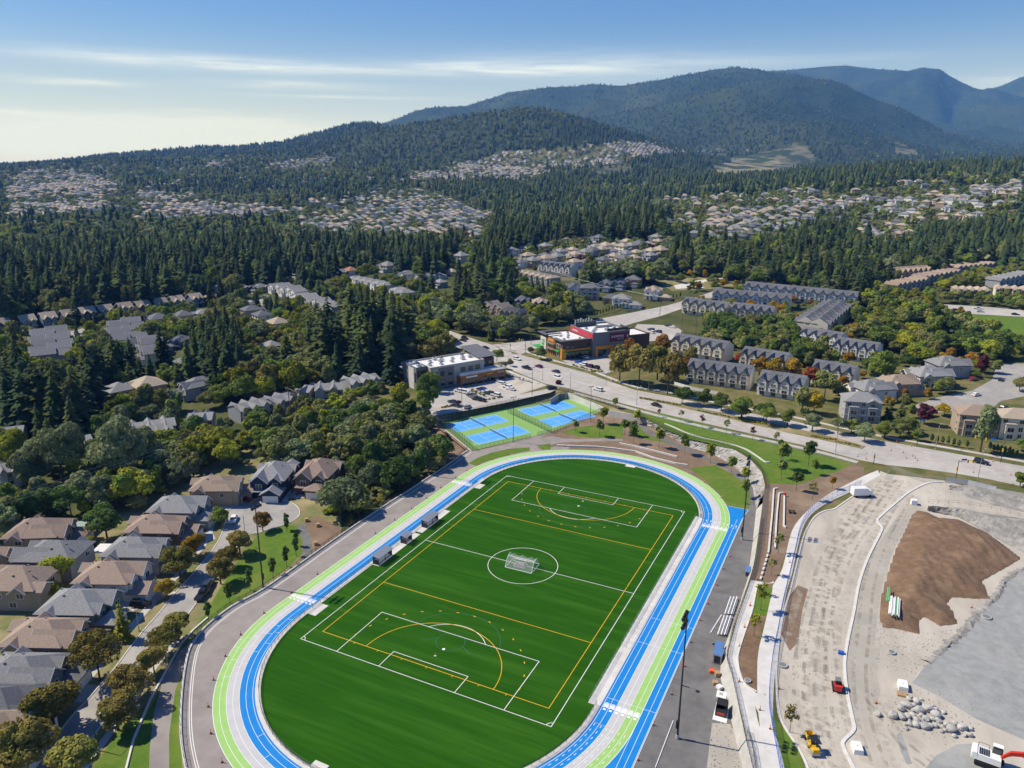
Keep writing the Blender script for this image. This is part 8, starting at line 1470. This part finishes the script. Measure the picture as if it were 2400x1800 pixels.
# white fences of the townhouse gardens
fence('garden_fence','white panel fence in front of the cream tudor row',crw('R5',[(0,715),(100,745),(260,775)],ZR),ZR,1.5,2.4,.05,m=M_WPAINT,link_m=M_WPAINT,group='garden fences'); fence('garden_fence','concrete panel fence along the side road',[gp(*q)[:2] for q in cr('K3',[(1165,730),(1400,680)])],ZR+.5,1.6,2.6,.06,m=M_CONC2,link_m=M_CONC2,group='garden fences')
# ------------------------------------------------------------------ building site
def mound(name,label,pol,hfun,m,cat,st=1.1,z0=ZR,seed=0):
    P = np.array(pol); x0,y0 = P.min(0); x1,y1 = P.max(0); nx,ny = int((x1-x0)/st)+2,int((y1-y0)/st)+2; X_,Y_ = np.meshgrid(np.linspace(x0,x1,nx),np.linspace(y0,y1,ny)); ins = inpoly(X_,Y_,pol); dd_ = segdist(X_,Y_,list(map(tuple,P))+[tuple(P[0])]); Zm = np.where(ins,hfun(X_,Y_,dd_),-.3)
    V = np.stack([X_,Y_,Zm+z0],-1).reshape(-1,3); i = np.arange(ny-1)[:,None]*nx+np.arange(nx-1)[None,:]; F = np.stack([i,i+1,i+nx+1,i+nx],-1).reshape(-1,4); keep = (V[F][:,:,2] > z0-.25).any(1); me = mesh_np(name,V,F[keep],m); me.polygons.foreach_set('use_smooth',np.ones(len(me.polygons),bool)); o = link(name,me); return tag(o,label,cat)
PILE = crw('Z4',[(1140,405),(1190,415),(1240,440),(1340,450),(1490,520),(1650,640),(1610,668),(1530,712),(1460,752),(1500,840),(1400,838),(1310,832),(1290,862),(1320,900),(1340,962),(1250,972),(1170,925),(1150,960),(1160,1012),(1040,985),(970,980),(948,920),(960,830),(985,740),(1030,600),(1070,520),(1110,430)],ZR)
mound('dirt_pile','broad dark brown dirt pile with track marks on the building site',PILE,lambda x,y,d_: np.minimum(d_*.30,2.0)*(.75+.5*fbm(x/9,y/9,3,4))+.55*(fbm(x/1.7,y/1.7,4,8)-.4)*sstep(0,2,d_)+.22*np.sin(x*2.4+y*.8+3*fbm(x/6,y/6,2,2))*sstep(1,4,d_)*fbm(x/10,y/10,2,5),M_PILE,'dirt pile',.6)
M_DARKROCK = mat('excavated_rock',(.30,.285,.26),.95,(.20,.19,.175),.5,7,bump=.3,col3=(.40,.375,.34),scale3=.2)
def berm(name,label,top,bot,h,seed):
    T_,B_ = densify(crw('Z4',top,ZR+h),.8),densify(crw('Z4',bot,ZR),.8); n = max(len(T_),len(B_)); rs_ = np.random.default_rng(seed); pick = lambda L_,i: L_[min(len(L_)-1,int(i*(len(L_)-1)/(n-1)+.5))]; rows = []; na = 7
    for j in range(na+3):
        t_ = j/na; r_ = []
        for i in range(n):
            a,b = pick(B_,i),pick(T_,i)
            if t_ <= 1: x,y = a[0]+(b[0]-a[0])*t_,a[1]+(b[1]-a[1])*t_; z_ = ZR+h*t_+(.55*fbm(np.array(i/3.3),np.array(j*.9),3,seed)-.25)*math.sin(math.pi*t_)*1.6; x += rs_.uniform(-.3,.3); y += rs_.uniform(-.3,.3)
            else: k = (j-na); x,y = b[0]+(b[0]-a[0])*.25*k,b[1]+(b[1]-a[1])*.25*k+.8*k; z_ = ZR+h*(1-k*.55)
            r_.append((x,y,float(z_)))
        rows.append(r_)
    mb = MB(); [mb.strip(rows[j],rows[j+1]) for j in range(na+2)]; tag(mb.build(name,M_DARKROCK),label,'rock bank')
berm('rock_bank','broken grey rock bank beside the road at the edge of the dig',[(1298,284),(1400,290),(1500,308),(1720,350)],[(1292,305),(1400,348),(1500,380),(1720,430)],1.2,3); berm('rock_bank','taller cracked rock bank behind the dirt pile',[(1195,383),(1345,395),(1450,418),(1720,485)],[(1192,410),(1345,442),(1480,520),(1700,640)],2.0,5)
# rim of broken ground along the gravel pad
RIM = [(1659,690),(1580,742),(1520,842),(1450,900),(1360,1012),(1270,1085),(1190,1152)]
rp_ = densify(crw('Z4',RIM,ZR),.9); rk = np.random.default_rng(5); mb = MB()
rows = [[(x+rk.normal(0,.25)-1.0*q,y+rk.normal(0,.25)+1.0*q,ZR+(.0,.55*rk.random(),.0)[k]) for x,y in rp_] for k,q in enumerate((-.5,.1,.9))]; mb.strip(rows[0],rows[1]); mb.strip(rows[1],rows[2]); tag(mb.build('broken_rim',M_DARKROCK),'ragged rim of broken ground along the grey gravel pad','rock bank')
# boulder pile
BL = [(465,265,18),(548,272,24),(590,235,20),(628,222,24),(595,280,20),(628,275,18),(655,272,20),(690,245,26),(745,240,26),(785,270,24),(675,300,20),(640,318,16),(675,325,20),(725,335,24),(755,325,14),(780,325,16),(800,300,16),(730,290,18),(845,318,18),(870,350,28),(930,340,24),(890,320,18),(975,345,12),(975,380,16),(945,380,12),(885,382,14),(815,355,12),(825,252,12),(785,240,16),(680,195,20),(635,180,16),(650,168,8),(705,180,10),(720,215,12),(665,215,14),(985,335,8),(960,330,8),(955,365,10),(835,350,12),(620,340,12),(615,320,8),(605,205,14),(705,270,14),(765,290,14),(700,320,12),(820,330,12),(660,240,14),(770,215,10),(640,300,12),(700,300,12)]
for k,(x,y,r_) in enumerate(BL):
    u,v = cr('B5',[(x,y)])[0]; X_,Y_ = G(u,v,ZR+.4); dd_ = math.dist((X_,Y_,ZR),(CX,CY,CH)); boulder(X_,Y_,ZR,r_*.4252*dd_/FPX*.95,'single boulder apart from the pile on the building site' if k == 0 else ('large pale boulder in the pile on the building site' if r_ >= 18 else 'smaller grey stone in the boulder pile on the building site'),'boulder pile on the site')
def clod(c,q,d_,m,label,cat,rz=0,name='concrete_block'): x,y = crw(c,[q],ZR)[0]; t = thing(name,(x,y,ZR+.02),rz,label,cat); mb = MB(); mb.box((0,0,0),d_,top=(.94,.94)); mb.build('body',m,t); MB().tube((0,0,d_[2]),(0,0,d_[2]+.12),.09,6).build('lifting_eye',M_STEEL,t)
clod('B5',(600,122),(1.7,2.6,1.0),M_WPAINT,'white concrete block above the boulder pile','block',.1); clod('B5',(348,465),(1.6,2.4,.9),M_WPAINT,'white concrete block beside the bend of the site kerb','block',.3); clod('Z4',(1122,377),(1.6,1.6,1.5),M_WPAINT,'small white utility box near the top of the dirt pile','box',.2); clod('Z4',(770,1105),(1.2,.8,.6),M_SIGB,'small blue box beside the site kerb','box',0); clod('B5',(597,162),(1.8,1.4,.35),M_WOODP,'brown timber bundle next to the white block','timber',.1,'timber_bundle')
# manholes
def manhole(c,q,z_,r_,label,h=.12,m=M_CONC2): x,y = crw(c,[q],z_)[0]; t = thing('manhole',(x,y,z_),0,label,'manhole','manholes'); MB().tube((0,0,0),(0,0,h),r_,18).build('ring',m,t); MB().tube((0,0,h),(0,0,h+.02),r_*.7,18).build('cover',M_PANG if m is M_CONC2 else M_BLACK,t)
for c,q,z_,r_,lab in (('Z4',(485,1162),ZR,1.0,'round concrete manhole ring at the edge of the site road'),('Z4',(315,1238),ZR,.7,'round concrete manhole in the brown planting bed'),('Z4',(1475,928),ZR,1.1,'concrete ring standing on the grey gravel pad'),('Z4',(1015,1100),ZR,.8,'round manhole on the rough ground below the dirt pile')): manhole(c,q,z_,r_,lab,.35)
for q,lab in (((1190,1058),'dark manhole cover on the asphalt beside the bleachers'),((1110,1287),'dark manhole cover on the asphalt beside the pallets')): manhole('Z3',q,0,.45,lab,.015,M_BLACK)
manhole('Z3',(1437,1303),ZR,.5,'grey manhole on the new walkway',.03)
# pipe bundle on the dirt pile
pa_,pb_ = [np.array(q) for q in crw('Z4',[(1018,918),(1032,745)],ZR+1.5)]; dv_ = (pb_-pa_)/np.linalg.norm(pb_-pa_); nv_ = np.array([-dv_[1],dv_[0]])
for k in range(9):
    o_ = (k-4)*.33; a0,l0 = (0,8) if k < 7 else (5.5,6.5); s_ = pa_+dv_*(a0+random.uniform(-.3,.3))+nv_*o_; e_ = s_+dv_*l0; tag(MB().tube((*s_,ZR+1.7+.2*(k % 2)),(*e_,ZR+1.7+.2*(k % 2)),.16,8).build('plastic_pipe',M_WPAINT if k not in (2,7,8) else mat('pipe_green',(.12,.42,.18),.5)),('white plastic pipe in the bundle lying on the dirt pile' if k not in (2,7,8) else 'green plastic pipe in the bundle lying on the dirt pile'),'pipe','pipe bundle on the dirt pile')
# wheel ruts, loose stones
def rutmat(name,c,lo):
    m = mat(name,c,.95,tuple(q*.8 for q in c),.8,5); nt = m.node_tree; N = nt.nodes; L = nt.links; g_ = N.new('ShaderNodeNewGeometry'); n_ = N.new('ShaderNodeTexNoise'); n_.inputs['Scale'].default_value = .55; n_.inputs['Detail'].default_value = 7; L.new(g_.outputs['Position'],n_.inputs['Vector']); r_ = N.new('ShaderNodeMapRange'); r_.inputs[1].default_value = lo; r_.inputs[2].default_value = lo+.16; r_.inputs[4].default_value = .34; L.new(n_.outputs[0],r_.inputs[0]); t_ = N.new('ShaderNodeBsdfTransparent'); x_ = N.new('ShaderNodeMixShader'); L.new(r_.outputs[0],x_.inputs[0]); L.new(t_.outputs[0],x_.inputs[1]); L.new(N['Principled BSDF'].outputs[0],x_.inputs[2]); L.new(x_.outputs[0],N['Material Output'].inputs[0]); return m
M_RUT = rutmat('wheel_rut',(.33,.29,.235),.44); M_RUTL = rutmat('packed_dust',(.60,.555,.48),.46)
siteo = bpy.data.objects['building_site']; kk = 0
for pth in ([(1010,250),(900,400),(760,560),(690,760),(640,1000),(610,1250),(640,1500),(700,1700)],[(1060,260),(930,440),(820,600),(740,800),(690,1000),(670,1250),(690,1500),(730,1700)],[(980,260),(830,440),(700,620),(620,850),(570,1080),(560,1300),(600,1500)],[(1100,330),(1010,480),(940,640),(900,800),(880,1000),(860,1200),(890,1450),(960,1650)],[(900,1300),(1000,1430),(1100,1560),(1200,1640)],[(870,380),(740,620),(700,900),(720,1200),(760,1500)]):
    P_ = smooth(crw('Z4',pth,ZR),8)
    for o_,m_ in ((-1.0,M_RUT),(1.0,M_RUT),(-2.6,M_RUTL),(2.4,M_RUTL)): MB().ribbon(offs(P_,o_+.3*math.sin(kk)),.7 if m_ is M_RUT else 1.6,ZR+.024+.0007*kk).build('wheel_rut',m_,siteo); kk += 1
stn = MB()
for c_,pol_,n_ in (('Z4',[(940,960),(1180,1000),(1340,980),(1450,880),(1280,1080),(1110,1240),(940,1150)],420),('Z4',[(900,1280),(1000,1500),(1300,1560),(1450,1450),(1430,1300),(1100,1260)],260),('Z4',[(1180,280),(1300,300),(1330,390),(1190,380)],90),('Z4',[(480,900),(800,900),(800,1500),(500,1300)],160),('Z3',[(1180,1430),(1270,1440),(1330,1690),(1160,1690)],160)):
    xs_ = [q[0] for q in pol_]; ys_ = [q[1] for q in pol_]; k = 0
    while k < n_:
        q = (random.uniform(min(xs_),max(xs_)),random.uniform(min(ys_),max(ys_)))
        if not inpoly(np.array(q[0]),np.array(q[1]),pol_): continue
        z_ = ZR if c_ == 'Z4' else 0; x,y = crw(c_,[q],z_)[0]; r_ = random.uniform(.04,.17)*random.choice((1,1,.6)); a_ = random.uniform(0,3); stn.box((x,y,z_),(r_*2,r_*1.5,r_*1.1),a_,top=(.6,.5)); k += 1
tag(stn.build('loose_stones',M_BLD),'loose stones and rubble scattered over the building site','rubble',kind='stuff')
lv('Z3',[(1180,1440),(1268,1445),(1330,1560),(1345,1690),(1150,1690)],'rough_ground',M_SUBGRADE,0,.012)
# ---- machines
def track_unit(t,y,L_=2.6,r_=.32,w=.35):
    mb = MB(); n = 10; ring_ = [(L_/2-r_+r_*math.cos(a),r_+r_*math.sin(a)) for a in np.linspace(-math.pi/2,math.pi/2,n)]+[(-L_/2+r_+r_*math.cos(a),r_+r_*math.sin(a)) for a in np.linspace(math.pi/2,3*math.pi/2,n)]; m_ = len(ring_); mb.add([(x,y-w/2,z_) for x,z_ in ring_]+[(x,y+w/2,z_) for x,z_ in ring_],[tuple(range(m_)),tuple(range(2*m_-1,m_-1,-1))]+[(i,m_+i,m_+(i+1) % m_,(i+1) % m_) for i in range(m_)]); mb.build('track',M_RUBBER,t)
x,y = crw('B5',[(240,128)],ZR)[0]; t = thing('skid_steer',(x,y,ZR+.02),1.75,'orange red tracked skid steer loader beside the site kerb','loader')
for s in (-1,1): track_unit(t,s*.75,2.4)
MB().box((-.4,0,.35),(1.7,1.1,.9)).build('body',M_RED,t); MB().box((-1.25,0,.5),(.5,1.3,1.0),top=(.8,.95)).build('engine_cover',M_RED,t); cab_ = MB().box((.1,0,1.0),(1.2,1.0,1.1),top=(.9,.9)).build('cab',M_GLASS,t); MB().box((.1,0,2.1),(1.3,1.05,.1)).build('cab_roof',M_PANG,cab_)
for s in (-1,1): mb = MB(); tubes(mb,[(-1.2,s*.72,1.35),(.6,s*.72,1.2),(1.35,s*.72,.45)],.09); mb.build('lift_arm',M_RED,t)
MB().add([(1.3,-.9,.1),(1.3,.9,.1),(1.3,.9,.75),(1.3,-.9,.75),(2.0,-.9,.1),(2.0,.9,.1)],[(0,1,2,3),(0,4,5,1),(0,3,4),(1,5,2)]).build('bucket',M_BLACK,t)
x,y = crw('B5',[(105,470)],ZR)[0]; t = thing('site_roller',(x,y,ZR+.02),2.0,'yellow ride-on roller parked at the grass verge','roller')
for q in (-1.1,1.1): MB().tube((q,-.7,.55),(q,.7,.55),.55,16).build('drum',M_STEEL,t)
MB().box((-.9,0,.75),(1.4,1.2,.7),top=(.85,.9)).build('engine_cover',M_YELLOW,t); MB().box((.7,0,.75),(1.2,1.3,.45)).build('platform',M_YELLOW,t); MB().box((.35,0,1.2),(.5,.6,.5)).build('seat',M_BLACK,t); MB().box((.2,0,2.5),(1.6,1.4,.08)).build('canopy',M_BLACK,t)
for sx in (-.5,.9):
    for sy in (-.6,.6): MB().tube((sx,sy,1.1),(sx,sy,2.5),.04,6).build('canopy_post',M_BLACK,t)
x,y = crw('B5',[(92,425)],ZR)[0]; t = thing('mini_dumper',(x,y,ZR+.02),2.0,'yellow site dumper with open skip next to the roller','dumper'); MB().box((.0,0,.5),(2.2,1.2,.3)).build('chassis',M_BLACK,t); sk = MB(); sk.box((.6,0,.8),(1.2,1.2,.1)); [sk.box((.6,s*.65,.8),(1.3,.08,.7)) for s in (-1,1)]; [sk.box((.6+s*.62,0,.8),(.08,1.3,.7)) for s in (-1,1)]; sk.build('skip',M_YELLOW,t); MB().box((-.7,0,.8),(.6,.6,.5)).build('seat',M_BLACK,t)
for sx in (-.75,.75):
    for sy in (-.65,.65): MB().tube((sx,sy-.13,.42),(sx,sy+.13,.42),.42,12).build('wheel',M_RUBBER,t)
# excavator: only its upper part stands in the picture
x,y = crw('B5',[(1075,545)],ZR)[0]; t = thing('excavator',(x,y,ZR+.02),-.12,'white excavator with red boom on the dark gravel','excavator')
for s in (-1,1): track_unit(t,s*1.15,4.4,.45,.6)
MB().box((0,0,.75),(2.6,1.8,.4)).build('undercarriage',M_ORANGE,t); MB().box((-.6,0,1.15),(4.4,2.7,1.1),top=(.96,.92)).build('house',M_WPAINT,t); MB().box((-2.3,0,1.2),(.9,2.7,1.2),top=(.7,.95)).build('counterweight',M_WPAINT,t); cab_ = MB().box((.9,.8,2.2),(1.6,1.0,1.4),top=(.85,.9)).build('cab',M_GLASS,t); MB().box((.85,.8,3.6),(1.5,.95,.08)).build('cab_roof',M_WPAINT,cab_)
for k in range(5): MB().box((-1.6+.32*k,-.2,2.25),(.2,1.7,.12)).build('engine_grille',M_BLACK,t)
rl = MB(); tubes(rl,[(-1.9,.9,2.25),(-1.9,.9,3.1),(-.3,.9,3.1),(-.3,.9,2.25)],.035); rl.build('hand_rail',M_BLACK,t)
def limb(name,pts_,w,hs,m):
    mb = MB(); A = []; 
    for (x_,z_),h_ in zip(pts_,hs): A += [(x_,-w/2,z_-h_/2),(x_,w/2,z_-h_/2),(x_,w/2,z_+h_/2),(x_,-w/2,z_+h_/2)]
    n = len(pts_); fs = [(3,2,1,0),tuple(range(4*n-4,4*n))]; [fs.append((4*i+k,4*i+(k+1) % 4,4*i+4+(k+1) % 4,4*i+4+k)) for i in range(n-1) for k in range(4)]; mb.add(A,fs); return mb.build(name,m,t)
limb('boom',[(1.3,1.9),(2.6,3.6),(4.2,4.2),(6.6,3.1)],.5,[.5,.75,.75,.45],M_RED); limb('stick',[(6.3,3.5),(7.4,2.2),(8.1,.9)],.4,[.5,.45,.3],M_RED); MB().add([(7.9,-.6,.9),(8.5,-.6,.8),(8.4,-.6,.05),(7.7,-.6,.15),(7.9,.6,.9),(8.5,.6,.8),(8.4,.6,.05),(7.7,.6,.15)],[(0,1,2,3),(7,6,5,4),(1,5,6,2),(2,6,7,3),(0,4,5,1)]).build('bucket',M_BLACK,t); MB().tube((1.6,0,2.4),(3.2,0,3.5),.12,8).build('ram',M_STEEL,t)
# white box truck on the site road
x,y = crw('Z4',[(868,338)],ZR)[0]; t = thing('box_truck',(x,y,ZR+.02),.52,'white box truck parked on the pale site road','truck'); MB().box((-.9,0,.7),(4.4,2.2,2.3)).build('box_body',M_WPAINT,t)
for k in range(4): MB().box((-2.6+1.1*k,0,3.0),(.08,2.1,.08)).build('roof_rib',M_STEEL,t)
cab_ = MB(); cab_.add([(1.35,-1.0,.6),(3.1,-1.0,.6),(3.1,-1.0,1.3),(2.5,-1.0,2.2),(1.35,-1.0,2.3),(1.35,1.0,.6),(3.1,1.0,.6),(3.1,1.0,1.3),(2.5,1.0,2.2),(1.35,1.0,2.3)],[(0,1,2,3,4),(9,8,7,6,5),(1,6,7,2),(2,7,8,3),(3,8,9,4),(0,4,9,5)]); cb = cab_.build('cab',M_WPAINT,t); MB().add([(3.06,-.85,1.36),(3.06,.85,1.36),(2.55,.85,2.12),(2.55,-.85,2.12)],[(0,1,2,3)]).build('windscreen',M_GLASS,cb).location = (.03,0,.02)
for sx in (-2.0,2.2):
    for sy in (-.95,.95): MB().tube((sx,sy-.13,.42),(sx,sy+.13,.42),.42,12).build('wheel',M_RUBBER,t)
x,y = crw('Z3',[(1533,338)],ZR)[0]; tb = thing('red_barrel',(x,y,ZR+.02),0,'red plastic barrel at the head of the short seat wall','barrel'); MB().tube((0,0,0),(0,0,1.1),.38,12,.34).build('body',M_RED,tb); MB().tube((0,0,1.1),(0,0,1.16),.3,12).build('lid',M_RED,tb)
x,y = crw('Z3',[(1565,418)],ZR)[0]; tb = thing('picnic_table',(x,y,ZR+.02),.2,'dark wooden picnic table on the brown slope','table'); [MB().box((0,q,.72),(1.9,.22,.05)).build('table_board',M_TIMBER,tb) for q in (-.26,0,.26)]; [MB().box((0,q,.42),(1.9,.26,.05)).build('bench',M_TIMBER,tb) for q in (-.8,.8)]; [MB().box((q,0,0),(.12,1.5,.7)).build('leg',M_TIMBER,tb) for q in (-.6,.6)]
# driveways of the street houses
for a,b in (((850,590),(1000,560)),((770,690),(905,690)),((620,880),(830,790)),((330,1290),(440,1300)),((905,560),(1040,530)),((1020,360),(1120,400))):
    A,B_ = [np.array(q) for q in crw('A',[a,b],ZL)]; o = sheet('driveway',offs([tuple(A),tuple(B_)],2.6)+offs([tuple(A),tuple(B_)],-2.6)[::-1],ZL+.07,M_WALK)
for q in ([(1325,290),(1400,280),(1420,330),(1390,365),(1290,350)],[(1470,270),(1560,290),(1540,330),(1450,350),(1400,345)]): sheet('driveway',crw('A',q,ZL),ZL+.02,M_WALK)
# ------------------------------------------------------------------ haze
me = MB().box((CX,CY,-70),(33600,33600,1900)).mesh('haze',[]); o = link('haze',me); tag(o,'pale blue summer haze filling the valley air','haze',kind='stuff')
m = bpy.data.materials.new('haze_air'); m.use_nodes = True; N = m.node_tree.nodes; N.clear(); out = N.new('ShaderNodeOutputMaterial'); pv = N.new('ShaderNodeVolumePrincipled'); pv.inputs['Density'].default_value = 7.6e-5; pv.inputs['Color'].default_value = (.12,.35,1.0,1); pv.inputs['Absorption Color'].default_value = (1,1,1,1); pv.inputs['Anisotropy'].default_value = 0
m.node_tree.links.new(pv.outputs[0],out.inputs['Volume']); me.materials.append(m)
